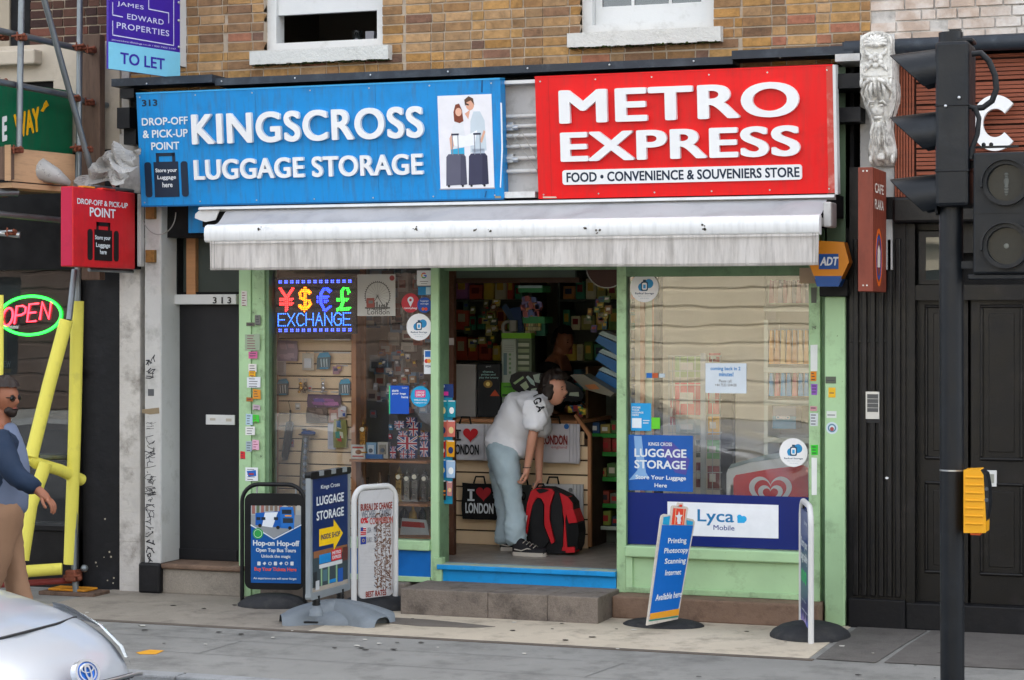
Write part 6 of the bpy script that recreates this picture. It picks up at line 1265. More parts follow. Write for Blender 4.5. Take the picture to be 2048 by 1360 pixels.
def jack(f, x0, y0, x1, y1, b, w=.0):
    b.px(f, x0, y0, x1, y1, C('#24357c', .35), w, w+.001); cx, cy = (x0+x1)/2, (y0+y1)/2; ww, hh = x1-x0, y1-y0
    wd = abs(f.uv(x1, y0)[0]-f.uv(x0, y0)[0])
    b.line(f, [(x0+1, y0+1), (x1-1, y1-1)], wd*.12, m_lets, 0, w+.0014); b.line(f, [(x0+1, y1-1), (x1-1, y0+1)], wd*.12, m_lets, 0, w+.0015); b.line(f, [(x0+1, y0+1), (x1-1, y1-1)], wd*.04, C('#b52a33'), 0, w+.0017); b.line(f, [(x0+1, y1-1), (x1-1, y0+1)], wd*.04, C('#b52a33'), 0, w+.0018)
    b.px(f, cx-ww*.13, y0, cx+ww*.13, y1, m_lets, w+.001, w+.002); b.px(f, x0, cy-hh*.15, x1, cy+hh*.15, m_lets, w+.001, w+.0021); b.px(f, cx-ww*.07, y0, cx+ww*.07, y1, C('#b52a33'), w+.002, w+.0024); b.px(f, x0, cy-hh*.08, x1, cy+hh*.08, C('#b52a33'), w+.002, w+.0025)
JK = [(789, 842, 808, 856, .3), (812, 835, 830, 855, .42), (797, 862, 815, 882, .36), (818, 845, 836, 872, .38), (795, 874, 834, 900, .34), (841, 865, 856, 880, .36), (840, 882, 856, 914, .38), (800, 899, 814, 917, .3), (817, 900, 830, 917, .3), (780, 893, 792, 917, .34)]
for i, (x0, y0, x1, y1, Y) in enumerate(JK):
    t = thing('flag_souvenir', ('union flag %s number %d on the upper souvenir shelf' % ('box', i)) if 0 else 'union flag souvenir box piled on the upper souvenir shelf', 'souvenir', tuple(P((x0+x1)/2, y1, Y)), group='union flag boxes piled on the upper shelf')
    f = FA(Y); b = MB(); b.px(f, x0, y0, x1, y1, C('#3a3f6a', .3), -.05, 0); b.build('box', t); b = MB(); jack(f, x0, y0, x1, y1, b); b.build('flag', t)
for i, (x0, y0, x1, y1, cl, c2) in enumerate(((732, 885, 752, 917, '#7fa6c4', '#c9d6de'), (755, 884, 776, 917, '#b9b6ac', '#8a8478'))):
    b = MB(); f = FA(.36); b.px(f, x0, y0, x1, y1, C(cl, .3), -.05, 0); b.px(f, x0+4, y0+5, x1-4, y1-8, C(c2, .3), 0, .004); b.pxdisc(f, (x0+x1)/2, (y0+y1)/2, 4, C('#55606c'), .004, .01); item('boxed_ornament', ('pale blue', 'stone coloured')[i]+' boxed ornament on the upper souvenir shelf', 'souvenir', b)
b = MB(); f = FA(.34); b.px(f, 730, 908, 765, 918, C('#2a6aa8', .3), -.03, 0); item('blue_box', 'flat blue box lying on the upper souvenir shelf', 'box', b)
t = thing('souvenir_tray', 'red edged tray leaning on the bottom souvenir shelf', 'tray', tuple(P(830, 1070, .4))); b = MB(); f = FA(.4); b.pxpoly(f, [(800, 1070), (804, 1036), (852, 1040), (858, 1070)], C('#a9aeac', .3), -.01, 0); b.pxpoly(f, [(803, 1053), (804, 1042), (848, 1045), (850, 1056)], C('#9a2b25', .3), 0, .002); b.build('face', t)
random.seed(15)
for i, (x, y0, y1, cl) in enumerate(((755, 1012, 1070, '#3b2f28'), (770, 1020, 1070, '#8f6a3c'), (786, 1010, 1070, '#2b2b30'), (808, 1010, 1036, '#1d1d20'), (826, 1012, 1040, '#b09040'), (845, 1010, 1040, '#26262a'), (760, 945, 1003, '#5a4a36'), (778, 950, 1003, '#34373c'), (735, 955, 1003, '#2e2a27'))):
    Y = .6; p = P(x, y1, Y); H = P(x, y0, Y).z-p.z; b = MB(); m = C(cl, .25)
    b.lathe([(.03, 0), (.034, H*.1), (.03, H*.5), (.012, H*.72), (.01, H*.95), (.014, H)], m, c=p, n=12); item('bottle', ('small dark figurine bottle on the lower shelves of the left window'), 'bottle', b, 'figurine bottles on the lower shelves')
# photo-frame like colour card hanging upper right
# ================================================================ doorway: counter, tote bags, stock
CY = 1.4; cx0, cx1 = X(890, CY), X(1176, CY); ctz = P(1000, 838, CY).z; cbz = .309
ct = thing('counter', 'slat fronted shop counter facing the open doorway', 'counter', (cx0, CY, cbz))
b = MB(); z = cbz
while z < ctz-.03:
    h = min(.116, ctz-z); xr = cx1 if z+h < ctz-.13 else cx1-.09*(1-(ctz-z-h)/.13); b.bbox(cx0-.4, xr, CY, CY+.02, z, z+h-.01, m_slat, .004); z += .118
b.box(cx0-.4, cx1-.09, CY+.012, CY+.9, cbz, ctz-.03, mat('slat_groove', '#3f2f22', .8)); b.box(cx1-.09, cx1, CY+.012, CY+.9, cbz, ctz-.15, mat('slat_groove', '#3f2f22', .8)); b.build('slatted_front', ct)
b = MB(); b.bbox(cx0-.4, cx1-.08, CY-.04, CY+.95, ctz-.03, ctz, m_wd, .006); b.build('counter_top', ct)
b = MB(); fe_ = FA(CY-.012); b.pxpoly(fe_, [(1176, 1092), (1182, 1094), (1182, 868), (1152, 828), (1148, 831), (1176, 872)], m_wd, -.03, .01); b.build('edge_trim', ct)
def tote(x0, y0, x1, y1, Y, cm, label, n=1, draw=None):
    t = thing('tote_bag', label, 'tote bag', tuple(P((x0+x1)/2, y1, Y))); m = mat('tote_'+cm.strip('#'), cm, .8, var=.08, bump=.3, bs=200); f = FA(Y)
    b = MB(); a = f.uv(x0, y0); c = f.uv(x1, y1)
    for k in range(n): 
        dx = k*.022; b.grid(lambda u, v: f.pt(a[0]+dx+(c[0]-a[0])*u+.004*sin(v*7+k), a[1]+(c[1]-a[1])*v-.006*sin(u*3.1)*(1-v)-k*.004, -.02*k+.008*sin(u*9+v*4+k)*(v)+.01), 14, 14, m)
    for k in range(n): dx = k*.022; b.frbox(f, a[0]+dx, c[0]+dx, c[1]+.004, a[1]-.006, -.02*k-.012, -.02*k-.002, m)
    b.build('cloth', t)
    b = MB(); um = (a[0]+c[0])/2; b.tube([f.pt(um-.05, a[1]-.005, .0), f.pt(um-.035, a[1]+.05, -.01), f.pt(um+.035, a[1]+.05, -.01), f.pt(um+.05, a[1]-.005, .0)], .008, mat('handle_dark', '#15140f', .8), 6); b.build('handle', t)
    if draw: b = MB(); draw(b, f.off(.024)); b.build('print', t)
def serif_i(b, f, x0, y0, x1, y1, m):
    w = x1-x0; h = y1-y0; b.px(f, x0, y0, x1, y0+h*.17, m, 0, .001); b.px(f, x0, y1-h*.17, x1, y1, m, 0, .001); b.px(f, x0+w*.32, y0+h*.17, x1-w*.32, y1-h*.17, m, 0, .001)
def heart(b, f, cx, cy, r, m, w1=.001):
    pts = []
    for i in range(36):
        t = 2*pi*i/36; x = 16*sin(t)**3; y = 13*cos(t)-5*cos(2*t)-2*cos(3*t)-cos(4*t); pts.append((cx+x*r/16, cy-(y+1.5)*r/16*1.05))
    b.pxpoly(f, pts, m, 0, w1)
ik = C('#1a1a1c'); m_ht = C('#b8141f', .6)
tote(893, 846, 968, 920, CY-.12, '#c2c0c4', 'white tote bags printed with a red heart above the word London', 3, lambda b, f: (serif_i(b, f, 909, 859, 922, 881, ik), heart(b, f, 941, 870, 15, m_ht), b.pxtext(f, 'LONDON', 905, 888, 958, 910, ik, bold=.035)))
tote(925, 965, 993, 1040, CY-.1, '#141416', 'black tote bag with a red heart print low on the counter front', 1, lambda b, f: (serif_i(b, f, 935, 978, 949, 1002, m_lets), heart(b, f, 967, 988, 15, C('#a8232c', .6)), b.pxtext(f, 'LONDON', 931, 1005, 987, 1028, m_lets, bold=.035)))
def lprint(b, f):
    b.pxtext(f, 'LONDON', 1085, 870, 1135, 890, C('#8d3a3a'), bold=.04); b.pxtext(f, 'england', 1103, 891, 1134, 899, C('#b5434c')); b.pxdisc(f, 1133, 853, 5, C('#2a62a8'), 0, .002)
    for x in (1092, 1106, 1118, 1127): b.pxpoly(f, [(x, 876), (x+2, 862+(x % 3)*3), (x+4, 876)], C('#7d5a34'), 0, .0015)
tote(1078, 846, 1139, 925, CY-.12, '#cbc8cd', 'stack of white tote bags with a small city skyline print', 4, lprint)
tote(1066, 966, 1146, 1062, CY-.12, '#b9b8b8', 'stack of plain white tote bags behind the red backpack', 4, lambda b, f: b.pxdisc(f, 1141, 980, 4, C('#6a6a68'), 0, .002))
tote(1026, 968, 1062, 1040, CY-.1, '#5b615e', 'grey tote bag half hidden behind the bending person', 1, lambda b, f: b.pxtext(f, 'O', 1042, 983, 1052, 1001, ik, bold=.03))
# gondola of green edged shelves to the right of the counter
gy0 = 1.8; gx0, gx1 = X(1176, gy0), X(1330, gy0); go = thing('snack_shelves', 'green edged snack shelves to the right of the counter', 'shelving', (gx0, gy0, cbz)); m_ge = C('#2f8a35', .4); m_gs = mat('shelf_dark', '#565b52', .6)
ys = [868, 905, 955, 1008]
b = MB(); b.box(gx0-.02, gx0, gy0, gy0+.5, cbz, 1.75, mat('slat_side', '#6d5236', .7)); b.box(gx0, gx1, gy0+.5, gy0+.52, cbz, 1.75, m_gs); b.box(gx0, gx1, gy0+.1, gy0+.5, cbz, .45, m_gs); b.build('unit', go)
for y in ys: b = MB(); z = P(1205, y, gy0).z; b.box(gx0, gx1, gy0, gy0+.5, z-.012, z, m_gs); b.bbox(gx0, gx1, gy0-.01, gy0, z-.03, z+.006, m_ge, .003); b.build('shelf', go)
b = MB(); z = P(1205, 1052, gy0).z; b.box(gx0, gx1, gy0-.05, gy0+.5, z-.012, z, m_gs); b.bbox(gx0, gx1, gy0-.06, gy0-.05, z-.025, z+.006, C('#a9b3a4', .4), .003); b.build('shelf', go)
random.seed(77)
for y in ys+[1052]:
    z = P(1205, y, gy0).z+.002; x = gx0+.01
    while x < gx1-.06:
        w = rnd(.05, .1); h = rnd(.07, .13); cl = random.choice(['#4a6b3a', '#8a3a2c', '#b56a24', '#2d4d78', '#6a6a5a', '#7a2e3a', '#3a7a6a', '#9a8a4a']) if y < 1050 else random.choice(['#1c62b5', '#8a7a3a', '#25404a', '#c9781c', '#7d8a3a'])
        b = MB(); b.bbox(x, x+w-.006, gy0+.01, gy0+.2, z, z+h, C(cl, .35), .01); b.box(x+w*.2, x+w*.7, gy0+.006, gy0+.0095, z+h*.3, z+h*.7, C(random.choice(['#c9c2a8', '#d9d9d4', '#a32b2b', '#2a2a30']), .4)); item('snack_box', 'small snack carton on the green edged shelves', 'box', b, 'snack cartons on the green edged shelves'); x += w
# things standing on the counter
def stand(name, label, cat, x0, y0, x1, y1, Y, cl, d=.1, extra=None, depth_on=True):
    f = FA(Y); b = MB(); a = f.uv(x0, y0); c = f.uv(x1, y1); zb0 = ctz+.001 if depth_on else c[1]
    b.bbox(a[0], c[0], Y, Y+d, zb0, a[1], C(cl, .5), .006)
    t = thing(name, label, cat, ((a[0]+c[0])/2, Y, zb0)); b.build('body', t)
    if extra: e = MB(); extra(e, f); e.build('front_print', t)
    return t
stand('card_box', 'plain grey white carton at the left end of the counter', 'box', 907, 728, 951, 833, CY+.2, '#8b8886', .3)
def ex1(b, f):
    b.pxtext(f, 'game!', 972, 731, 982, 735, C('#b9bfc2')); b.pxtext(f, 'chance,', 966, 741, 988, 746, C('#9fd0cc')); b.pxtext(f, 'prizes and', 963, 747, 991, 752, C('#9fd0cc')); b.pxtext(f, 'play the lottery', 959, 753, 997, 758, C('#9fd0cc')); b.pxdisc(f, 976, 768, 9, C('#8a6a2a'), 0, .001, .8); b.pxdisc(f, 976, 768, 4, C('#e0c870'), .001, .002); b.pxpoly(f, [(980, 792), (990, 779), (999, 792)], C('#b5441c'), 0, .001)
stand('play_stand', 'black lottery play stand on the counter', 'display', 954, 727, 1000, 795, CY+.2, '#0d1013', .06, ex1)
def ex2(b, f):
    b.px(f, 1007, 706, 1014, 750, C('#4d666a'), 0, .001)
    for k in range(5): b.pxdisc(f, 1020, 709+k*9, 2.4, C('#5f7d58'), 0, .001)
    for k in range(4): b.px(f, 1008, 690+k*4, 1028, 691+k*4, C('#7a7f7a'), 0, .001)
stand('ticket_dispenser', 'tall pale ticket dispenser with a bright green base on the counter', 'dispenser', 1003, 678, 1032, 766, CY+.25, '#98a196', .14, ex2)
b = MB(); f = FA(CY+.24); b.pxrr(f, 1002, 765, 1036, 794, C('#4f9a12', .4), .01, -.12, .01); b.px(f, 1008, 772, 1028, 775, C('#2f6a0c'), .01, .014); b.px(f, 1005, 788, 1030, 792, C('#1d2a14'), .01, .014); item('green_tray', 'bright green plastic tray under the ticket dispenser', 'tray', b)
def ex3(b, f):
    for k in range(6): b.px(f, 1034, 683+k*12, 1060, 685+k*12, C('#3d4a38'), 0, .004); b.px(f, 1036, 686+k*12, 1058, 693+k*12, C(random.choice(['#8d9a7a', '#6d7a5a', '#a9b09a'])), 0, .002)
stand('scratch_card_rack', 'rack of scratch cards with a lime green top behind the ticket dispenser', 'rack', 1033, 676, 1063, 760, CY+.3, '#5f6d55', .1, ex3)
b = MB(); b.pxrr(FA(CY+.28), 1003, 666, 1062, 677, C('#6fae24', .4), .008, -.1, 0); item('green_shelf_edge', 'lime green sign strip above the scratch card rack', 'sign', b)
# black skateboard deck propped on the counter
t = thing('skateboard', 'black oval skateboard covered in pale stickers propped on the counter', 'skateboard', (X(1090, CY+.05), CY+.05, ctz)); f = Fr((0, CY+.08, 0)); b = MB()
b.pxpoly(f, [(1019, 762), (1022, 750), (1034, 744), (1060, 743), (1100, 750), (1140, 764), (1160, 776), (1168, 790), (1164, 800), (1150, 804), (1120, 802), (1080, 798), (1045, 790), (1026, 778)], C('#0c0c0e', .3), -.015, 0); b.build('deck', t)
b = MB(); f = f.off(.0005)
for k, pts in enumerate(([(1026, 766), (1046, 752), (1048, 756), (1030, 769)], [(1040, 770), (1052, 762), (1058, 774), (1050, 781)], [(1052, 754), (1056, 751), (1068, 762), (1070, 772), (1062, 768)], [(1066, 750), (1080, 747), (1078, 760), (1094, 756), (1088, 768), (1070, 764)], [(1062, 778), (1074, 776), (1076, 786), (1062, 785)], [(1140, 785), (1157, 784), (1158, 793), (1138, 791)])): b.pxpoly(f, pts, C(['#93ad7a', '#9aa888', '#a8c0b8', '#a6b3a3', '#aebfa4', '#aab39a'][k], .5), 0, .001)
b.build('stickers_print', t, label='pale green torn stickers')
# shopkeeper's dark coat and rucksack mass behind the counter: a person seen from the side, very dark
# green basket display above the counter
t = thing('hanging_basket_display', 'green rimmed baskets of sweets hanging behind the counter', 'display', (X(1060, 1.9), 1.9, 2.0)); f = FA(1.9)
for y, x0, x1 in ((578, 1037, 1086), (640, 1046, 1090)): b = MB(); b.pxrr(f, x0, y-7, x1, y+7, C('#3d8f57', .4), .01, -.2, .01); b.px(f, x0+1, y-7, x1-1, y-2, C('#b9d6d0'), .01, .014) if y < 600 else None; b.build('rim', t)
b = MB(); random.seed(2)
for i in range(26):
    x = rnd(1038, 1076); y = rnd(586, 628); b.pxpoly(f, [(x, y), (x+9, y+rnd(-2, 2)), (x+10, y+11), (x+1, y+11)], C(random.choice(['#b9a83a', '#8b82b5', '#c78f62', '#6a7ab0', '#b56a6a', '#9a8ec4']), .35), -.02*(i % 4), .004*(i % 5))
b.build('sweet_packet', t, kind='stuff')
b = MB()
for i in range(16): x = 1052+(i % 6)*5; y = 646+(i//6)*8; b.px(f, x, y, x+4, y+7, C(random.choice(['#b9b48a', '#c9b05a', '#8a7a5a', '#c98a6a']), .4), -.02, .002*i)
b.pxrr(f, 1048, 646, 1088, 672, C('#1d5f4c', .4), .01, -.1, -.03); b.build('green_tub', t)
b = MB(); f = FA(2.0); b.pxpoly(f, [(1002, 614), (1012, 608), (1048, 655), (1048, 668), (1036, 668)], C('#25405f', .4), -.02, 0); b.pxpoly(f, [(1020, 616), (1042, 614), (1046, 660), (1040, 664)], C('#1d3a6a', .4), -.03, .01); item('blue_leaflet', 'dark blue leaflets leaning behind the counter', 'leaflet', b)
b = MB(); p = P(1016, 655, 1.95); b.tube([p+Vector((.045*cos(a), 0, .05*sin(a))) for a in [radians(q) for q in range(60, 340, 20)]], .016, C('#8f8f8c', .4), 8); b.box(p.x+.02, p.x+.08, p.y-.02, p.y+.02, p.z-.03, p.z+.06, C('#8f8f8c', .4)); item('tape_dispenser', 'grey tape dispenser behind the counter', 'dispenser', b)
for i in range(3):
    b = MB(); x = 1195+i*0; y = 682+i*36; f = FA(1.5+.02*i); b.pxpoly(f, [(1190, y), (1198, y-12), (1262, y+18), (1262, y+36), (1232, y+28)], C('#1a66a4', .35), -.2, 0); b.pxpoly(f.off(.0), [(1196, y-14), (1204, y-20), (1262, y+2), (1262, y+14)], C('#9fb3b5', .4), -.18, -.01); item('sweet_bin', ('top', 'middle', 'bottom')[i]+' blue slanted sweet bin to the right of the doorway', 'bin', b, 'blue slanted sweet bins')
b = MB(); f = FA(1.3); b.pxpoly(f, [(1140, 750), (1165, 748), (1228, 786), (1222, 793), (1168, 778)], C('#6f6a5a', .4), -.2, 0); b.pxpoly(f, [(1170, 770), (1190, 768), (1200, 778), (1180, 779)], C('#a3622f', .4), 0, .01); item('magazine', 'open magazine lying at the right end of the counter', 'magazine', b)
t = thing('round_wall_sign', 'brown round sign with a white rim at the top right of the doorway', 'sign', tuple(P(1205, 575, .9))); f = FA(.9); cu, cv = f.uv(1214, 532); r_ = abs(f.uv(1257, 532)[0]-cu); b = MB(); b.disc(f, cu, cv, r_, C('#52352c', .5), -.02, 0, 40); b.build('face', t); b = MB(); b.ring(f, cu, cv, r_, r_*.955, C('#b9b6b0', .4), 0, .006, 40); b.build('rim', t)
b = MB(); b.box(X(908, 1.0), X(1150, 1.0), 1.0, 1.05, P(1000, 556, 1.0).z, 2.9, mat('header_grey', '#5d6a61', .6)); b.box(X(905, 1.0), X(1160, 1.0), .98, 1.06, P(1000, 566, 1.0).z, P(1000, 556, 1.0).z, mat('dark_rail', '#3b2414', .6)); b.build('bulkhead', bb)
b = MB(); b.box(X(898, .6), X(907, .6), .6, .66, .31, 2.7, mat('door_post_wood', '#4c2d1b', .6, var=.3, dirt=('#6e625a', .6, 12, .55))); b.build('inner_post', bb)
b = MB(); b.px(FA(.598), 892, 676, 908, 690, C('#a39a94'), 0, .002); item('torn_label', 'torn pale label stuck on the dark inner door post', 'sticker', b)
# clip strip of carded goods by the door
t = thing('clip_strip', 'hanging strip of carded phone accessories at the left of the doorway', 'display strip', tuple(P(893, 1008, .12))); f = FA(.1); b = MB()
b.px(f, 877, 768, 907, 795, C('#14336f', .35), 0, .004); b.px(f, 877, 795, 905, 1008, C('#16809f', .35), 0, .002); b.px(f, 879, 783, 897, 791, C('#c42a86'), .004, .006); b.pxtext(f.off(.0045), 'MINI', 879, 770, 889, 775, m_lets, bold=.03, w1=.001); b.build('backing_card', t)
CL = [(878, 800, 895, 835, '#0f7f93'), (895, 800, 912, 835, '#14899c'), (878, 840, 895, 874, '#b8584c'), (894, 840, 911, 874, '#c4685c'), (878, 880, 892, 915, '#b3141c'), (893, 880, 910, 914, '#d1910f'), (878, 918, 893, 955, '#1466b5'), (893, 920, 911, 956, '#9fb9d6'), (876, 960, 893, 1000, '#231a18'), (894, 962, 905, 992, '#bd7f7b')]
for i, (x0, y0, x1, y1, cl) in enumerate(CL):
    b = MB(); ff_ = FA(.1-.01*(i % 2)); b.pxpoly(ff_, [(x0, y0), (x1, y0+1), (x1-1, y1), (x0+1, y1-1)], C(cl, .35), 0, .008); w = x1-x0; h = y1-y0
    b.pxdisc(ff_.off(.008), (x0+x1)/2, y0+h*.6, w*.28, C(('#d9c28a', '#e9e9e9', '#1f2f5f')[i % 3], .3), 0, .003, 1.3); b.px(ff_.off(.008), x0+2, y0+1, x1-2, y0+3, C('#d9dde0'), 0, .002)
    if i == 8: b.px(ff_.off(.011), x0+2, y0+20, x1-2, y0+24, C('#c9741c'), 0, .002); b.px(ff_.off(.011), x0+2, y0+28, x1-2, y0+31, C('#c9741c'), 0, .002)
    b.build('carded_pack', t)
# ================================================================ right window: stock, rack, shelf, freezer
t = thing('ice_cream_freezer', 'red and white ice cream freezer with a double heart mark', 'freezer', (X(1540, .7), .7, .31)); f = FA(.45); m_fr = C('#e2e6e2', .3); m_frr = C('#d8242c', .3)
b = MB(); a = f.uv(1453, 990); c = f.uv(1640, 990); b.bbox(a[0], c[0]+.3, .45, 1.1, .31, P(1500, 962, .45).z, m_fr, .03)
b.pxpoly(f, [(1453, 1000), (1453, 946), (1456, 938), (1500, 925), (1640, 905), (1640, 1000)], m_fr, -.6, .0); b.build('cabinet', t)
b = MB(); f2 = f.off(.001); b.pxpoly(f2, [(1467, 1000), (1467, 957), (1472, 950), (1540, 938), (1608, 930), (1616, 936), (1617, 1000)], m_frr, 0, .004); b.build('red_front', t)
b = MB(); f3 = f.off(.006); 
def heartline(b, cx, cy, r, wd, m, w):
    O = []; I = []; c0 = f3.uv(cx, cy); n = 48
    for i in range(n):
        q = 2*pi*i/n; x = 16*sin(q)**3; y = 13*cos(q)-5*cos(2*q)-2*cos(3*q)-cos(4*q); u, v = f3.uv(cx+x*r/16, cy-y*r/16)
        k = 1-wd/(abs(f3.uv(cx+r, cy)[0]-c0[0])); O.append(f3.pt(u, v, w)); I.append(f3.pt(c0[0]+(u-c0[0])*k, c0[1]+(v-c0[1])*k+.004, w))
    b.add(O+I, [(i, (i+1) % n, n+(i+1) % n, n+i) for i in range(n)], m)
heartline(b, 1541, 985, 43, .04, m_let, .002); heartline(b, 1541, 989, 25, .036, m_let, .003); b.build('heart_mark', t)
b = MB(); b.pxpoly(FA(.44), [(1456, 938), (1463, 928), (1530, 910), (1640, 895), (1640, 905), (1500, 925)], C('#8fa09b', .15), -.5, 0); b.build('sliding_lid', t)
t = thing('snack_rack', 'white wire rack of crisps and red carrier bags in the right window', 'rack', (X(1380, .5), .5, .31)); m_wire = C('#b9bcb6', .4); RY = .5
b = MB(); b.cyl(P(1410, 990, RY-.05), P(1410, 708, RY-.05), .009, m_wire); b.box(X(1405, RY), X(1413, RY), RY-.06, RY-.04, .4, P(1410, 706, RY).z, m_wire)
for x in (1338, 1345, 1360, 1375, 1390, 1425, 1440): b.cyl(P(x, 990, RY), P(x, 712, RY), .003, m_wire, n=6)
for y in (712, 742, 770, 800, 832, 865, 905, 945, 978): b.cyl(P(1336, y, RY), P(1444, y, RY), .003, m_wire, n=6)
b.build('wire_frame', t)
def packet(x0, y0, x1, y1, Y, cl, label, c2='#c9c2b5', group='packets in the wire rack'):
    f = FA(Y); b = MB(); a = f.uv(x0, y0); c = f.uv(x1, y1); m = C(cl, .3)
    b.grid(lambda u, v: f.pt(a[0]+(c[0]-a[0])*u, a[1]+(c[1]-a[1])*v, .035*sin(pi*u)*sin(pi*v)+.004*sin(u*23)*sin(v*19)), 10, 10, m); b.frbox(f, a[0], c[0], c[1], a[1], -.02, -.001, m)
    b.px(f, x0+(x1-x0)*.25, y0+(y1-y0)*.3, x1-(x1-x0)*.25, y1-(y1-y0)*.35, C(c2, .3), .036, .038); item('crisp_packet', label, 'packet', b, group)
for a in ((1418, 706, 1440, 724, .58, '#b5323a', 'red packet peeping over the top of the wire rack'), (1350, 765, 1402, 830, .55, '#d0303f', 'big red bag behind the wires left of the white post'), (1416, 765, 1438, 828, .55, '#d83a45', 'red bag just right of the white post'), (1350, 712, 1402, 755, .6, '#9ab878', 'olive packet at the top of the wire rack'), (1352, 838, 1400, 870, .55, '#aab8b2', 'grey green packet in the middle of the wire rack'), (1416, 832, 1440, 870, .55, '#eab020', 'yellow packet right of the white post'), (1392, 880, 1405, 915, .55, '#3d4a3a', 'dark packet left of the white post'), (1414, 880, 1440, 918, .55, '#84c07a', 'green and silver packet low in the wire rack'), (1392, 925, 1406, 975, .55, '#7a2a30', 'dark red packet at the foot of the rack left of the post'), (1415, 932, 1440, 980, .55, '#8a3a34', 'brown red packet at the foot of the wire rack'), (1340, 800, 1350, 850, .52, '#a8424c', 'narrow pink packet at the left edge of the rack')): packet(*a)
b = MB(); b.box(X(1440, .9), X(1465, .9), .9, 1.0, .31, 1.75, m_dark); item('dark_locker', 'dark upright cabinet behind the wire rack', 'cabinet', b)
t = thing('stock_shelves', 'cream shelves of packets at the right of the right window', 'shelving', (X(1575, .8), .8, .31)); KX0, KX1 = X(1528, .8), X(1655, .8); m_ks = C('#dfe2d0', .5)
b = MB(); b.box(KX0, KX0+.03, .8, 1.2, .4, P(1540, 640, .8).z, m_ks); b.box(KX0, KX1, 1.2, 1.22, .4, 2.7, mat('shelf_back', '#c0b9a2', .7)); b.build('frame', t)
for y in (612, 735, 800, 875): b = MB(); z = P(1575, y, .8).z; b.bbox(KX0, KX1, .78, 1.2, z-.04, z, m_ks, .004); b.build('shelf', t)
random.seed(41)
for y0, y1, n, cols, lb_ in ((660, 728, 7, ['#f0a84a', '#e09a4a', '#f0c87c'], 'orange packet standing on the upper cream shelf'), (738, 792, 7, ['#4aa8e0', '#d87878', '#5ab4e8'], 'blue or red packet standing on the middle cream shelf'), (560, 606, 9, ['#c08088', '#d0b0ac', '#a09aa6'], 'dull red packet on the top cream shelf')):
    for k in range(n):
        x = 1538+k*(82/n); f = FA(.82+.02*(k % 2)); b = MB(); b.pxpoly(f, [(x, y1), (x+2, y0), (x+7, y0+1), (x+10, y1)], C(cols[k % len(cols)], .25), -.05, .01); item('standing_packet', lb_, 'packet', b, lb_.split(' on')[0]+'s')
b = MB(); f = FA(.82); b.px(f, 1545, 808, 1592, 858, C('#6f7f96', .4), -.2, 0); b.px(f, 1545, 832, 1592, 858, C('#3f93b8', .4), 0, .003); b.pxtext(f.off(.003), 'OREO', 1552, 831, 1580, 839, m_lets, bold=.04, w1=.002); item('biscuit_box', 'grey and blue biscuit carton on the lowest cream shelf', 'box', b)
b = MB(); b.box(X(1270, 1.6), X(1530, 1.6), 1.6, 1.65, .31, 2.9, mat('window_back_wall', '#ddd4bc', .7, var=.05)); b.box(X(1284, 1.0), X(1292, 1.0), .95, 1.0, .31, 2.8, m_wd); b.box(X(1308, 1.0), X(1315, 1.0), .95, 1.0, .31, 2.8, m_wd); b.box(X(1292, 1.0), X(1308, 1.0), .98, 1.0, .31, 2.8, C('#a9b898', .5)); b.box(X(1315, 1.0), X(1326, 1.0), .9, 1.0, .31, 2.8, m_dark)
b.build('window_partition', bb)
# ================================================================ traffic signal
m_tb = mat('signal_black', '#0f141a', .42, var=.15, dirt=('#2c333b', .4, 5, .55), bump=.1)
m_tl = C('#23262a', .15)
TY = -2.9; g = P(1905, 1418, TY); px_ = X(1905, TY)
ts = thing('traffic_light', 'black traffic light pole with hooded heads turned left, pedestrian head and yellow push button box', 'traffic light', (px_, TY, 0))
b = MB(); zc9 = P(1905, 940, TY).z; b.cyl((px_, TY, 0), (px_-.01, TY, 3.72), .066, m_tb, n=24); b.cyl((px_, TY, 0), (px_, TY, .04), .075, m_tb, n=24); b.cyl((px_-.003, TY, zc9-.004), (px_-.003, TY, zc9+.004), .0675, m_alum, n=24); b.build('pole', ts)
b = MB(); b.bbox(X(1877, TY), X(1944, TY), TY-.13, TY+.17, P(1900, 415, TY).z, P(1900, 88, TY).z, m_tb, .02); b.box(X(1900, TY), X(1922, TY), TY-.03, TY+.03, P(1900, 86, TY).z, P(1900, 60, TY).z, m_tb); b.bbox(X(1890, TY), X(1948, TY), TY-.05, TY+.12, P(1900, 88, TY).z, P(1900, 78, TY).z, m_tb, .01)
for y in (215, 345): b.bbox(X(1876, TY), X(1945, TY), TY-.135, TY+.172, P(1900, y, TY).z-.004, P(1900, y, TY).z+.004, C('#0c1016', .5), .002)
b.bbox(X(1877, TY), X(1920, TY), TY-.145, TY-.131, P(1900, 700, TY).z, P(1900, 190, TY).z, m_tb, .006) if 0 else None
b.build('signal_body', ts)
hx = X(1879, TY)
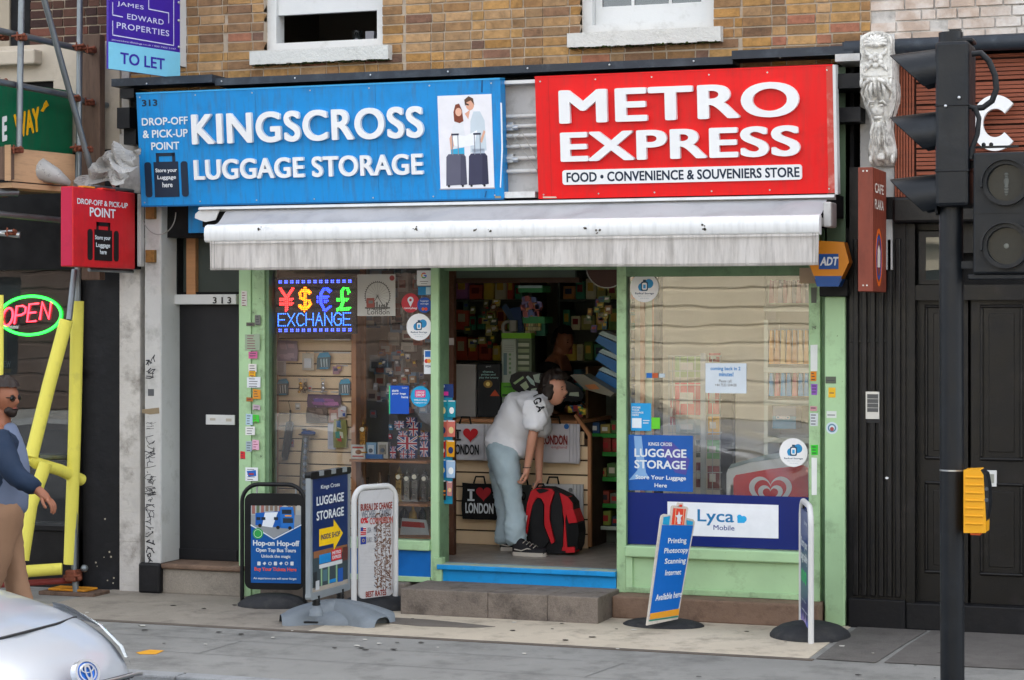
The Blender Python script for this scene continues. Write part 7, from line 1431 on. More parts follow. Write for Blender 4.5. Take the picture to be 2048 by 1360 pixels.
for y in (118, 243, 368):
    zc = P(1880, y+32, TY).z-.0; b = MB(); N = 22; R0 = .125; Lh = .27
    vs = []; vi = []
    for i in range(N+1):
        a = radians(-35+250*i/N); top = max(0, sin(a)); ext = Lh*(.28+.72*max(0, (sin(a)+.57)/1.57))
        c_, s_ = cos(a), sin(a)
        vs += [(hx, TY+R0*c_, zc+.02+R0*s_), (hx-ext, TY+R0*.93*c_, zc+.0+R0*.93*s_+.005)]; vi += [(hx, TY+(R0-.006)*c_, zc+.02+(R0-.006)*s_), (hx-ext, TY+(R0*.93-.006)*c_, zc+R0*.93*s_-.001)]
    k = len(vs); b.add(vs, [(2*i, 2*i+1, 2*i+3, 2*i+2) for i in range(N)], m_tb, True); b.add(vi, [(2*i, 2*i+2, 2*i+3, 2*i+1) for i in range(N)], m_tb, True)
    b.add(vs+vi, [(2*i+1, k+2*i+1, k+2*i+3, 2*i+3) for i in range(N)]+[(0, 1, k+1, k), (2*N, k+2*N, k+2*N+1, 2*N+1)], m_tb)
    hd = b.build('hood', ts); fz = Fr((hx-.012, TY, zc+.02), (0, -1, 0)); b = MB(); b.disc(fz, 0, 0, .105, m_tl, -.01, .004, 28); b.build('lens', hd)
# pedestrian head facing the camera side
s9 = 1; b = MB(); qy = TY-.12; x0, x1 = X(1946, qy), X(1946, qy)+.31; z1, z0 = P(1960, 305, qy).z, P(1960, 548, qy).z
b.bbox(x0, x1, qy, qy+.16, z0, z1, m_tb, .012); zm = (z0+z1)/2; b.box(x0+.002, x1-.002, qy-.004, qy-.0005, zm-.003, zm+.003, C('#0c1016', .5)); b.bbox(x0-.03, x1+.02, qy+.02, qy+.12, z0-.03, z0-.001, m_tb, .006); ph = b.build('pedestrian_head', ts)
f = FA(qy-.001)
for k, (cx, cy) in enumerate(((2013, 366), (2013, 492))):
    u, v = f.uv(cx, cy); b = MB(); b.ring(f, u, v, .122, .1, m_tb, 0, .05, 36); b.ring(f, u, v, .108, .098, m_tb, .0, .02, 36); b.ring(f, u, v, .135, .121, m_tb, 0, .075, 30, 1, radians(-10), radians(190))
    b.build('lens_ring', ph); b = MB(); b.disc(f, u, v, .1, mat('signal_lens', '#23282a', .12, var=.2, vs=40), 0, .006, 36)
    for r9 in (.03, .045, .06, .075, .088): b.ring(f, u, v, r9, r9-.004, m_tl, .006, .009, 30)
    if k == 0: b.ball(f.pt(u, v+.045, .006), .011, .002, .012, C('#565b59', .3)); b.ball(f.pt(u, v+.01, .006), .014, .002, .028, C('#565b59', .3)); b.ball(f.pt(u, v-.035, .006), .012, .002, .034, C('#565b59', .3))
    else: b.ball(f.pt(u, v, .006), .014, .002, .014, C('#6a6e68', .3))
    b.build('lens', ph)
b = MB(); zz = P(1920, 330, TY).z; b.box(px_+.05, x0, TY-.03, TY+.03, zz-.02, zz+.02, m_tb); zz = P(1920, 530, TY).z; b.box(px_+.05, x0, TY-.03, TY+.03, zz-.02, zz+.02, m_tb); zz = P(1920, 296, TY).z; b.box(px_+.05, x1-.08, TY-.02, TY-.0, zz-.006, zz+.006, m_tb); b.ball((px_+.17, TY-.01, zz+.012), .012, .012, .014, m_tb, 8, 6); b.ball((px_+.21, TY-.01, zz+.012), .012, .012, .014, m_tb, 8, 6); b.build('mounting_arm', ts)
m_cb = C('#15181c', .6)
b = MB(); b.tube([P(*q, TY-.09) for q in ((1944, 108), (1962, 106), (1978, 122), (1990, 150), (1993, 178), (1984, 202), (1966, 215), (1944, 217))], .017, m_cb, 10); b.build('cable', ts)
b = MB(); b.tube([P(*q, TY-.1) for q in ((1934, 212), (1950, 216), (1958, 236), (1955, 268), (1944, 298), (1942, 318))], .014, m_cb, 10); b.build('cable', ts)
b = MB(); 
for q in ((1918, 195), (1891, 212)): b.ball(P(*q, TY-.14), .009, .005, .009, m_alum, 8, 6)
b.build('bolt', ts)
m_yb = mat('push_button_yellow', '#e0a01c', .4, var=.08, dirt=('#8a6a2a', .4, 8, .6))
b = MB(); qy = TY-.05; f = Fr((0, qy-.07, 0)); pts = [(1927, 940), (1927, 1066), (1971, 1066), (1972, 1040), (1967, 950), (1960, 939)]; b.pxpoly(f, pts, m_yb, -.16, 0)
for k in range(7): b.px(f, 1931, 952+k*15.5, 1966, 957+k*15.5, m_yb, 0, .007)
bx = b.build('push_button_box', ts, bevel=.006)
b = MB(); b.pxpoly(f, [(1961, 940), (1972, 948), (1977, 975), (1978, 1008), (1973, 1040), (1971, 1045)], m_tb, -.15, -.003); b.pxdisc(f, 1973, 978, 4, C('#4a4f55'), -.003, .003); b.pxdisc(f, 1973, 1000, 4, C('#4a4f55'), -.003, .003); b.build('button_face', bx)
b = MB(); b.px(f, 1940, 1066, 1960, 1071, C('#c9501c'), -.1, -.01); b.build('base_plug', bx)

# ================================================================ scaffold
sc = thing('scaffold', 'tube scaffold with rusty couplers and yellow foam sleeves in front of the sandwich shop', 'scaffold', tuple(G(148, 1195)))
m_yf = mat('yellow_foam', '#ded45c', .6, var=.06, dirt=('#8a8050', .5, 5, .56), bump=.15, bs=30); m_rst = mat('rusty_coupler', '#7c4634', .7, metal=.3, var=.3, vs=20, bump=.5, bs=50); m_redp = mat('worn_red_tube', '#8d3a36', .55, var=.3)
SBY = -.42; SAY = -1.15
XB = X(150, SBY)
def pole(pts, r=.0242, m=None, nm='scaffold_tube'): b = MB(); b.tube(pts, r, m or m_metal, 12); return b.build(nm, sc)
pole([P(152, 1185, SBY), P(148, 1135, SBY), P(155, 600, SBY), P(160, 0, SBY), P(162, -200, SBY)])
pole([P(38, 300, SAY), P(43, 0, SAY), P(44, -200, SAY)])
pole([P(72, -60, SAY+.05), P(185, 350, SBY-.05)])
def cross(xa, ya, xb, yb, Ya, Yb, **k): return pole([P(xa, ya, Ya), P(xb, yb, Yb)], **k)
cross(-60, 48, 205, 108, -1.6, -.12); cross(-60, 152, 148, 193, -1.6, SBY-.03); cross(140, 196, 214, 211, SBY-.05, -.1)
cross(-30, 385, 34, 385, -1.3, -1.05, r=.03); cross(-30, 425, 120, 440, -1.2, -.5); cross(-40, 462, 40, 470, -1.1, -1.0, m=m_alum)
for x, y, Y in ((42, 75, SAY-.04), (160, 95, SBY-.04), (182, 100, SBY), (150, 197, SBY-.05), (178, 205, -.3), (158, 297, SBY-.06), (175, 299, SBY-.09), (6, 165, SAY), (6, 75, SAY), (35, 300, SAY-.04), (22, 465, -1.05), (5, 388, -1.1)):
    p = P(x, y, Y); b = MB(); b.bbox(p.x-.034, p.x+.034, Y-.04, Y+.04, p.z-.022, p.z+.022, m_rst, .01); b.cyl(p+Vector((-.05, -.045, .006)), p+Vector((.055, -.045, .012)), .009, m_alum if x == 22 else m_rst, n=8); b.ball(p+Vector((.055, -.045, .012)), .014, .014, .014, m_rst, 8, 5); b.cyl(p+Vector((.0, -.05, -.03)), p+Vector((0, -.05, .035)), .007, m_rst, n=8); b.build('coupler', sc)
def sleeve(pts, r=.055): b = MB(); b.tube(pts, r, m_yf, 18); return b.build('foam_sleeve', sc, label='yellow foam sleeve')
sleeve([P(155, 602, SBY), P(150, 830, SBY), P(148, 900, SBY), P(140, 1128, SBY)], .05)
pole([P(149, 540, -.5), P(138, 640, -.62)]); sleeve([P(133, 640, -.62), P(98, 770, -.7), P(66, 900, -.8), P(62, 915, -.82)], .052)
sleeve([P(60, 915, -.82), P(72, 926, -.78), P(120, 940, -.55), P(163, 960, -.3)], .046); pole([P(75, 914, -.75), P(140, 914, -.3)])
sleeve([P(92, 925, -.8), P(62, 1010, -.85), P(45, 1120, -.9)], .05); sleeve([P(-40, 1152, -.9), P(60, 1142, -.7), P(118, 1138, -.5), P(124, 1138, -.49)], .046)
sleeve([P(2, 590, SAY), P(2, 720, SAY), P(-4, 900, SAY)], .02)
cross(-40, 1172, 150, 1160, -.9, -.35, m=m_redp)
b = MB(); p = P(148, 1152, SBY); b.bbox(p.x-.05, p.x+.05, SBY-.06, SBY+.05, p.z-.04, p.z+.05, m_rst, .015); b.cyl(p+Vector((-.06, -.05, .0)), p+Vector((.09, -.05, .01)), .012, m_rst, n=8); b.ball(p+Vector((.08, -.05, -.01)), .02, .02, .02, m_rst, 8, 6); b.ball(p+Vector((.08, .02, .06)), .03, .03, .03, m_metal, 8, 6); b.build('coupler', sc)
b = MB(); g = G(146, 1188); b.bbox(g.x-.17, g.x+.17, g.y-.09, g.y+.09, .032, .05, mat('base_plate_orange', '#d18a1c', .6, var=.1, dirt=('#6b4a20', .6, 10)), .01); b.build('base_plate', sc, label='orange plastic base plate')
b = MB(); b.bbox(g.x-.23, g.x+.26, g.y-.13, g.y+.12, 0, .03, m_oldwood, .006); b.build('sole_board', sc)
b = MB(); b.bbox(X(168, -.2), X(205, -.2), -.24, -.16, P(188, 560, -.2).z, P(188, 70, -.2).z, m_oldwood, .006); b.build('timber_upright', sc, label='weathered upright timber')
b = MB(); fb2 = Fr(P(26, 330, -1.25), (cos(.95), sin(.95), 0)); 
pA, pB = P(24, 296, -1.2), P(150, 318, -.5); fx = Fr(pA, (pB-pA)); L_ = (pB-pA).length; hz = pA.z-P(24, 362, -1.2).z
fx = Fr(pA, (pB.x-pA.x, pB.y-pA.y, 0)); b.frbox(fx, 0, L_, -hz, 0, -.035, 0, m_ply); b.build('guard_board', sc)
b = MB(); fy = Fr((pA.x-.004, pA.y, pA.z), (-1, 0, 0), (0, 0, 1)); b.box(pA.x-1.6, pA.x+.02, pA.y-.04, pA.y, pA.z-hz+.01, pA.z+.01, m_oldwood); b.box(pA.x-.03, pA.x+.02, pA.y-.05, pA.y-.042, pA.z-hz, pA.z+.02, m_ply); b.build('guard_board', sc)
for k in range(4):
    b = MB(); o = fx.n*(-.05-.0); u0 = k*.235; b.add([fx.pt(0, -hz-.01, -u0), fx.pt(L_, -hz-.01, -u0), fx.pt(L_, -hz-.01, -u0-.225), fx.pt(0, -hz-.01, -u0-.225), fx.pt(0, -hz-.048, -u0), fx.pt(L_, -hz-.048, -u0), fx.pt(L_, -hz-.048, -u0-.225), fx.pt(0, -hz-.048, -u0-.225)], [(0, 1, 2, 3), (7, 6, 5, 4), (0, 4, 5, 1), (1, 5, 6, 2), (2, 6, 7, 3), (3, 7, 4, 0)], m_oldwood if k else m_ply); b.build('deck_board', sc)
# translucent crumpled sheeting lying on the red sign
def crumple(name, label, pts, Y, seed, mt):
    random.seed(seed); bm = bmesh.new(); f = FA(Y); uv = [f.uv(*p) for p in pts]; b = MB(); n = 16
    A_, B_, C_, D_ = [Vector(f.pt(*q)) for q in uv]; ph = [rnd(0, 6) for _ in range(6)]
    def fn(u, v):
        p = A_*(1-u)*(1-v)+B_*u*(1-v)+C_*u*v+D_*(1-u)*v
        w = .05*sin(u*7+ph[0]+v*3)+.035*abs(sin(v*9+ph[1]+u*5))+.02*abs(sin(u*17+v*13+ph[2])); return p+Vector((.02*sin(v*11+ph[3]), -w*1.6, .03*sin(u*9+ph[4])+.015*abs(sin(v*19+u*9))))
    b.grid(fn, 30, 24, mt, False); setp(b.build(name, solid=.002), label, 'plastic sheet')
m_pl = mat('reinforced_sheet', '#b9b7b4', .3, var=.12, vs=6); m_pl.node_tree.nodes['Principled BSDF'].inputs['Transmission Weight'].default_value = .25
crumple('plastic_sheeting', 'crumpled clear reinforced sheeting on top of the red projecting sign', [(165, 372), (268, 372), (275, 298), (215, 295)], -.5, 3, m_pl)
b = MB(); b.tube([P(140, 368, -.75), P(112, 352, -.8), P(85, 340, -.85), P(62, 346, -.88), P(57, 352, -.88)], [.02, .06, .09, .085, .07], m_pl, 14, cap=False); setp(b.build('rolled_sheeting', solid=.002), 'pale rolled end of sheeting drooping over the scaffold board', 'plastic sheet')
# ================================================================ car
RZ = -.12; m_car = mat('silver_car_paint', '#a3a9b2', .28, metal=.35, var=.02, coat=.7); m_cg = mat('car_glass', '#0d1114', .05, var=0); m_tyre = mat('tyre_rubber', '#17181a', .8, bump=.3); m_chr = mat('chrome', '#d5d8dc', .3, metal=1, var=0)
cb = P(160, 1345, 0); rr = ray(160, 1345); tcar = 8.6; bp = CAM+rr*tcar      # badge point on the nose of the car
CX, CYc = bp.x, bp.y; car = thing('parked_car', 'silver hatchback nose with a blue ringed badge at the bottom left', 'car', (CX-2.0, CYc, RZ))
def prof(s): # s distance back from nose -> (belt/roof height, half width, hood height)
    return s
# stations along the car (distance back from the nose): half width, sill z, shoulder z, deck z (bonnet, screen, roof), deck half width
ST = [(0.0, .50, .22, .44, .50, .40), (.03, .60, .20, .50, .60, .48), (.10, .70, .19, .56, .685, .55), (.22, .78, .18, .62, .765, .60), (.42, .83, .18, .70, .84, .64), (.7, .86, .18, .78, .90, .66), (1.05, .87, .18, .84, .965, .68), (1.3, .872, .18, .87, 1.01, .70), (1.75, .875, .18, .9, 1.22, .66), (2.2, .875, .18, .92, 1.42, .62), (2.7, .875, .18, .93, 1.49, .60), (3.3, .87, .18, .95, 1.46, .59), (3.9, .85, .2, .97, 1.34, .57), (4.25, .82, .24, .98, 1.12, .62), (4.42, .76, .3, .9, .98, .6), (4.46, .66, .36, .7, .74, .5)]
zoff = bp.z-(RZ+.66)
def section(st):
    d, hw_, zs, zsh, zd, dw = st; xx = CX-d+.02; h = []
    for t, (w, z) in enumerate(((hw_*.80, zs), (hw_*.97, zs+.06), (hw_, (zs+zsh)/2), (hw_*.985, zsh-.03), (hw_*.94, zsh+.03), ((dw+hw_)/2*.98, zsh*.35+zd*.65), (dw, zd-.012), (dw*.55, zd), (0, zd+.008))): h.append((xx, w, z+RZ+zoff*min(1, z/.66)))
    L = [(x, CYc-w, z) for x, w, z in h]; R = [(x, CYc+w, z) for x, w, z in h[-2::-1]]; return L+R
# blend nose stations round in plan: the centre stands further forward than the corners
secs = []
for st in ST:
    q = section(st); out = []
    for x, y, z in q:
        w = abs(y-CYc)/.87; back = .22*w**3.0*(1 if st[0] < 1.0 else max(0, 1-(st[0]-1.0)/.6)); out.append((x-back, y, z))
    secs.append(out)
b = MB(); n = len(secs[0]); vs = [p for s_ in secs for p in s_]
fs = [(i*n+k, i*n+k+1, (i+1)*n+k+1, (i+1)*n+k) for i in range(len(secs)-1) for k in range(n-1)]
glass_f = []; body_f = []
for i in range(len(secs)-1):
    for k in range(n-1):
        f_i = (i*n+k, (i+1)*n+k, (i+1)*n+k+1, i*n+k+1); side = k in (4, 5, 10, 11); top = k in (6, 7, 8, 9)
        if (7 <= i <= 11 and side and ST[i][0] >= 1.3) or (7 <= i <= 8 and top) or (i == 12 and top): glass_f.append(f_i)
        else: body_f.append(f_i)
b.add(vs, body_f, m_car, True); b.add([p for p in secs[0]], [tuple(range(n))], m_car); b.add([p for p in secs[-1]], [tuple(range(n-1, -1, -1))], m_car); body = b.build('body', car, subsurf=2)
b = MB(); b.add(vs, glass_f, m_cg, True); b.build('windows', car, subsurf=1)
def cp(d, w, dz=0.0):   # a point on the car skin, d back from the nose, w across (right side of car negative)
    a = max(k for k in range(len(ST)-1) if ST[k][0] <= d); t = (d-ST[a][0])/(ST[a+1][0]-ST[a][0]); A_ = secs[a]; B_ = secs[a+1]; best = None
    P_ = [Vector(A_[k]).lerp(Vector(B_[k]), t) for k in range(n)]
    for k in range(3, n-4):
        if (P_[k].y-CYc) <= w <= (P_[k+1].y-CYc): q = (w-(P_[k].y-CYc))/max(1e-6, P_[k+1].y-P_[k].y); best = P_[k].lerp(P_[k+1], q)
    best = best or P_[n//2]; return best+Vector((dz*.4, 0, dz))
b = MB(); m_gap = C('#121417', .6); b.tube([cp(.30, w, .0)+Vector((-.06*abs(w), 0, .004)) for w in [-.62+.62*2*i/24 for i in range(25)]], .006, m_gap, 6); b.build('bonnet_gap', car)
fbd = Fr(bp+Vector((.03, 0, 0)), Vector((.15, 1, 0)).normalized(), Vector((-.35, .05, .93))); 
if fbd.n.x < 0: fbd = Fr(fbd.o, -fbd.u, fbd.v)
b = MB(); b.disc(fbd, 0, 0, .062, C('#1c63c0', .4), -.02, .004, 30, .044); b.ring(fbd, 0, 0, .074, .06, m_chr, -.02, .008, 36, .76); b.build('badge', car)
b = MB(); b.ring(fbd, 0, 0, .052, .044, m_chr, .004, .009, 32, .74); b.ring(fbd, 0, .0, .02, .012, m_chr, .0092, .012, 26, 1.9); b.ring(fbd, 0, .015, .04, .032, m_chr, .0095, .013, 26, .45); b.build('badge_emblem', car)
b = MB()
for k in range(3): b.tube([cp(.035, w, -.0-.03*k)+Vector((.045, 0, 0)) for w in [.12+.3*i/8 for i in range(9)]], .012, m_gap, 6)
b.tube([cp(.03, w, .012)+Vector((.05, 0, 0)) for w in [.09+.4*i/8 for i in range(9)]], .008, m_chr, 6); b.tube([cp(.03, w, -.08)+Vector((.02, 0, 0)) for w in [-.5+.4*i/8 for i in range(9)]], .012, m_gap, 6); b.build('grille', car)
m_hl = mat('headlight_glass', '#c4ccd2', .06, var=0, coat=1)
for sg_ in (1, -1):
    b = MB()
    def hl(u, v): d = .07+.42*u; w = (.50+.20*u+(.10)*v)*sg_; q = cp(min(d, 1), w*.98); return q+Vector((.01, 0, .01))+Vector((0, .01*sg_, 0))
    b.grid(hl, 14, 6, m_hl); b.build('headlight', car)
for dx, sg_ in ((.85, 1), (.85, -1), (3.55, 1), (3.55, -1)):
    w = MB(); c_ = Vector((CX-dx-.05, CYc+sg_*.78, RZ+.32)); w.cyl(c_-Vector((0, .1, 0)), c_+Vector((0, .1, 0)), .32, m_tyre, n=28); wh_ = w.build('wheel', car); q = MB(); q.cyl(c_+Vector((0, sg_*.1, 0)), c_+Vector((0, sg_*.115, 0)), .2, m_alum, n=20); q.build('rim', wh_)
b = MB(); b.bbox(CX-1.55, CX-1.3, CYc-1.05, CYc-.9, RZ+.92, RZ+1.08, m_car, .03); b.build('wing_mirror', car); b = MB(); b.bbox(CX-1.55, CX-1.3, CYc+.9, CYc+1.05, RZ+.92, RZ+1.08, m_car, .03); b.build('wing_mirror', car)
# ================================================================ people
from mathutils import noise as mnoise
def skin(joints, bones, sub=2):
    """one smooth surface grown round connected joints; joints: name -> (point, radius or (rx, ry))"""
    names = list(joints); me = bpy.data.meshes.new('k'); me.from_pydata([Vector(joints[k][0]) for k in names], [(names.index(a), names.index(b)) for a, b in bones], [])
    o = bpy.data.objects.new('k', me); COL.objects.link(o); m = o.modifiers.new('s', 'SKIN'); m.use_smooth_shade = True
    sv = me.skin_vertices[0].data
    for i, k in enumerate(names):
        r = joints[k][1]; sv[i].radius = r if isinstance(r, tuple) else (r, r)
        sv[i].use_root = i == 0
    q = o.modifiers.new('u', 'SUBSURF'); q.levels = sub
    dg = bpy.context.evaluated_depsgraph_get(); mm = bpy.data.meshes.new_from_object(o.evaluated_get(dg))
    r = ([v.co.copy() for v in mm.vertices], [tuple(p.vertices) for p in mm.polygons]); bpy.data.objects.remove(o); bpy.data.meshes.remove(me); bpy.data.meshes.remove(mm); return r
def head_geo(b, c, fwd, up, h, m_sk, m_eye, m_lip, m_brow, eyes=True):
    """head of height h at centre c looking along fwd"""
    fwd = Vector(fwd).normalized(); up = Vector(up); up = (up-fwd*up.dot(fwd)).normalized(); sd = fwd.cross(up)
    def pt(x, y, z): return c+fwd*(x*h)+sd*(y*h)+up*(z*h)
    nu, nv = 40, 28; vs = []
    for j in range(nv+1):
        ph = pi*j/nv; z = cos(ph)*.5
        for i in range(nu):
            th = 2*pi*i/nu; r = sin(ph); x = r*cos(th)*.40; y = r*sin(th)*.315
            if x > 0:
                t = max(0, 1-abs(y)/.22)
                if z < 0: x *= 1-.10*(-z*2)**2; y *= 1-.35*(-z*2)**1.5; x += .05*t*max(0, 1-abs(z+.42)/.12)
                x += .115*max(0, 1-abs(y)/.06)*max(0, 1-abs(z+.09)/.13)*(1 if z < -.02 else .75)      # nose
                x -= .03*max(0, 1-abs(abs(y)-.11)/.07)*max(0, 1-abs(z-.01)/.08)                      # eye sockets
                x += .022*max(0, 1-abs(z-.09)/.06)*t + .03*max(0, 1-abs(y)/.1)*max(0, 1-abs(z+.27)/.05)
            else: y *= 1.03; x *= 1.08; z_ = z
            if z < -.1 and x < 0: x *= 1-.5*min(1, (-.1-z)/.4)
            vs.append(pt(x, y, z))
    b.add(vs, [(j*nu+i, j*nu+(i+1) % nu, (j+1)*nu+(i+1) % nu, (j+1)*nu+i) for j in range(nv) for i in range(nu)], m_sk, True)
    for s_ in (-1, 1):
        b.ball(pt(.335, .11*s_, .0), .028*h*1.2, .028*h*1.2, .022*h, m_eye, 10, 6); b.ball(pt(-.02, .325*s_, -.02), .06*h, .03*h, .1*h, m_sk, 10, 8)
        b.tube([pt(.36, .05*s_, .075), pt(.375, .1*s_, .09), pt(.34, .17*s_, .07)], .012*h, m_brow, 6)
    b.tube([pt(.355, -.075, -.26), pt(.395, 0, -.25), pt(.355, .075, -.26)], .014*h, m_lip, 6)
    return pt
def hair_cap(b, c, fwd, up, h, m, k=1.13, nape=-.3, fringe=.2, side=.12, fl=.012, seed=1):
    fwd = Vector(fwd).normalized(); up = Vector(up); up = (up-fwd*up.dot(fwd)).normalized(); sd = fwd.cross(up); nu, nv = 44, 30; vs = []; keep = []
    for j in range(nv+1):
        ph = pi*j/nv
        for i in range(nu):
            th = 2*pi*i/nu; z = cos(ph)*.5*k; x = sin(ph)*cos(th)*.44*k; y = sin(ph)*sin(th)*.345*k
            q = c+fwd*x*h+sd*y*h+up*(z+.02)*h; q += (q-c).normalized()*(fl*(mnoise.noise(Vector((th*3, ph*2, seed)))*1.6+sin(th*21+ph*3)*.25)); vs.append(q)
            lim = nape if x < -.05 else (fringe if x > side else fringe+(nape-fringe)*min(1, max(0, (side-x)/(side+.05)))); keep.append(z >= lim-.02)
    fs = []
    for j in range(nv):
        for i in range(nu):
            f = (j*nu+i, j*nu+(i+1) % nu, (j+1)*nu+(i+1) % nu, (j+1)*nu+i)
            if all(keep[a] for a in f): fs.append(f)
    b.add(vs, fs, m, True)
def shoe_geo(b, heel, d, L, w, m, m2, z0):
    d = Vector((d[0], d[1], 0)).normalized(); s_ = Vector((-d.y, d.x, 0)); heel = Vector((heel[0], heel[1], z0))
    def wd(t): return w*.5*(.78+.3*sin(t*pi*.9))*sqrt(max(.02, 1-max(0, (t-.82)/.185)**2))*sqrt(max(.05, 1-max(0, (.08-t)/.085)**2))
    def hg(t): return .035+.065*(1-min(1, max(0, (t-.25)/.45)))**1.5+.02*sqrt(max(0, 1-t))
    def fn(u, v): a = pi*v; return heel+d*(L*u)+s_*(wd(u)*cos(a))+Vector((0, 0, .024+hg(u)*sin(a)**.7))
    b.grid(fn, 22, 14, m)
    pts = [(L*t, wd(t)*1.06) for t in [i/16 for i in range(17)]]+[(L*t, -wd(t)*1.06) for t in [i/16 for i in range(16, -1, -1)]]
    b.poly(Fr(heel, d, s_), pts, 0, .03, m2)
def fingers(j, bones, root, palm, d, side, nrm, L=.085, curl=.5, tag=''):
    """palm and five unequal bent fingers, added to a joint graph"""
    d = Vector(d).normalized(); side = Vector(side).normalized(); nrm = Vector(nrm).normalized(); p = Vector(palm)
    j[tag+'palm'] = (p, (.032, .02)); bones.append((root, tag+'palm'))
    for k, (o, l) in enumerate(((-.027, .9), (-.009, 1.0), (.009, .94), (.026, .75))):
        a = p+d*.035+side*o; b_ = a+(d*cos(curl)+nrm*sin(curl))*L*.45*l; c = b_+(d*cos(curl*2.4)+nrm*sin(curl*2.4))*L*.35*l; e = c+(d*cos(curl*3.6)+nrm*sin(curl*3.6))*L*.25*l
        for nme, q, r in (('a', a, .0095), ('b', b_, .009), ('c', c, .0082), ('d', e, .0072)): j['%s%d%s' % (tag, k, nme)] = (q, r)
        bones += [(tag+'palm', '%s%da' % (tag, k)), ('%s%da' % (tag, k), '%s%db' % (tag, k)), ('%s%db' % (tag, k), '%s%dc' % (tag, k)), ('%s%dc' % (tag, k), '%s%dd' % (tag, k))]
    a = p-d*.01-side*.034+nrm*.01; b_ = a+d*.03-side*.014+nrm*.016; c = b_+d*.026+nrm*.014
    for nme, q, r in (('ta', a, .0115), ('tb', b_, .0105), ('tc', c, .009)): j[tag+nme] = (q, r)
    bones += [(tag+'palm', tag+'ta'), (tag+'ta', tag+'tb'), (tag+'tb', tag+'tc')]
m_skn = mat('skin_light', '#c08a72', .5, var=.06); m_skn.node_tree.nodes['Principled BSDF'].inputs['Subsurface Weight'].default_value = .08
m_skd = mat('skin_tan', '#8f5c44', .5, var=.06); m_hair = mat('dark_hair', '#241913', .5, var=.35, vs=30, vs3=(1, 1, .3), bump=.6, bs=90); m_lip = C('#9a5248'); m_eye = C('#1b1512', .2)
def PP(x, y, Y): return P(x, y, Y)
def slim(j, k=.66):     # under clothes the figure is slimmer than the cloth
    for q in ('pelvis', 'waist', 'chest', 'upper', 'hn', 'hf', 'kn', 'kf', 'sn', 'sf'):
        k = .45 if q in ('hn', 'hf', 'pelvis') else .62
        if q in j: r = j[q][1]; j[q] = (j[q][0], (r[0]*k, r[1]*k) if isinstance(r, tuple) else r*k)
# --- bending customer
YC = .92; N_, F_ = YC-.13, YC+.13
man = thing('person', 'person in white t-shirt and pale jeans bending over in the doorway with arms hanging down', 'person', tuple(G(1040, 1103, .309)))
j = {'pelvis': (PP(1008, 892, YC), (.125, .15)), 'waist': (PP(1022, 858, YC), (.115, .145)), 'chest': (PP(1052, 822, YC), (.125, .17)), 'upper': (PP(1078, 803, YC), (.09, .12)), 'neck': (PP(1097, 797, YC), .055), 'skull': (PP(1106, 785, YC), .07),
     'sn': (PP(1076, 815, YC-.17), .06), 'en': (PP(1064, 880, YC-.2), .043), 'wn': (PP(1054, 938, YC-.2), .029), 'sf': (PP(1086, 812, YC+.15), .055), 'ef': (PP(1078, 890, YC+.17), .043), 'wf': (PP(1078, 952, YC+.06), .029),
     'hn': (PP(1014, 915, N_), .105), 'kn': (PP(1026, 988, N_), .07), 'an': (PP(1036, 1077, N_), .045), 'hf': (PP(1003, 912, F_), .105), 'kf': (PP(1012, 988, F_), .07), 'af': (PP(1014, 1078, F_), .045)}
bo = [('pelvis', 'waist'), ('waist', 'chest'), ('chest', 'upper'), ('upper', 'neck'), ('neck', 'skull'), ('upper', 'sn'), ('sn', 'en'), ('en', 'wn'), ('upper', 'sf'), ('sf', 'ef'), ('ef', 'wf'), ('pelvis', 'hn'), ('hn', 'kn'), ('kn', 'an'), ('pelvis', 'hf'), ('hf', 'kf'), ('kf', 'af')]
fingers(j, bo, 'wn', PP(1052, 950, YC-.2), (-.1, 0, -1), (-.2, 1, 0), (-1, -.2, -.1), .08, .75, 'n'); fingers(j, bo, 'wf', PP(1079, 966, YC+.05), (.1, 0, -1), (0, 1, 0), (-.9, 0, -.1), .075, .5, 'f')
slim(j); v_, f_ = skin(j, bo); b = MB(); b.add(v_, f_, m_skn, True)
hc = PP(1109, 779, YC-.02); fwd = Vector((1, -.22, .02)); upv = Vector((.1, 0, 1)); ptf = head_geo(b, hc, fwd, upv, .245, m_skn, m_eye, m_lip, m_hair); b.build('body', man)
def folds(vs, fs, amp, sc):
    """creases: sharp little ridges pushed out along the cloth's normals"""
    N = [Vector((0, 0, 0)) for _ in vs]
    for f in fs:
        n_ = (vs[f[1]]-vs[f[0]]).cross(vs[f[2]]-vs[f[0]])
        for i in f: N[i] += n_
    out = []
    for v, n_ in zip(vs, N):
        q = Vector((v.x*sc[0], v.y*sc[1], v.z*sc[2])); r = max(0, 1-abs(mnoise.noise(q+Vector((v.z*4, 0, v.x*5))))*5)**1.5+.6*max(0, 1-abs(mnoise.noise(q*2.3+Vector((3, 8, 1))))*5)
        out.append(v+(n_.normalized() if n_.length > 0 else n_)*(amp*(r*.7-.3)))
    return out
m_tee = mat('white_t_shirt', '#e2e2e6', .85, var=.05, bump=.15, bs=14); m_jn = mat('pale_jeans', '#a6b8c0', .85, var=.12, vs=6, dirt=('#b4c2c8', .4, 5, .5), bump=.3, bs=25)
from mathutils.bvhtree import BVHTree
def wrinkle(vs, amt, sc):
    out = []
    for v in vs: out.append(v+Vector((mnoise.noise(v*sc), mnoise.noise(v*sc+Vector((5, 1, 2)))*.8, mnoise.noise(v*sc+Vector((9, 4, 7)))*.5))*amt)
    return out
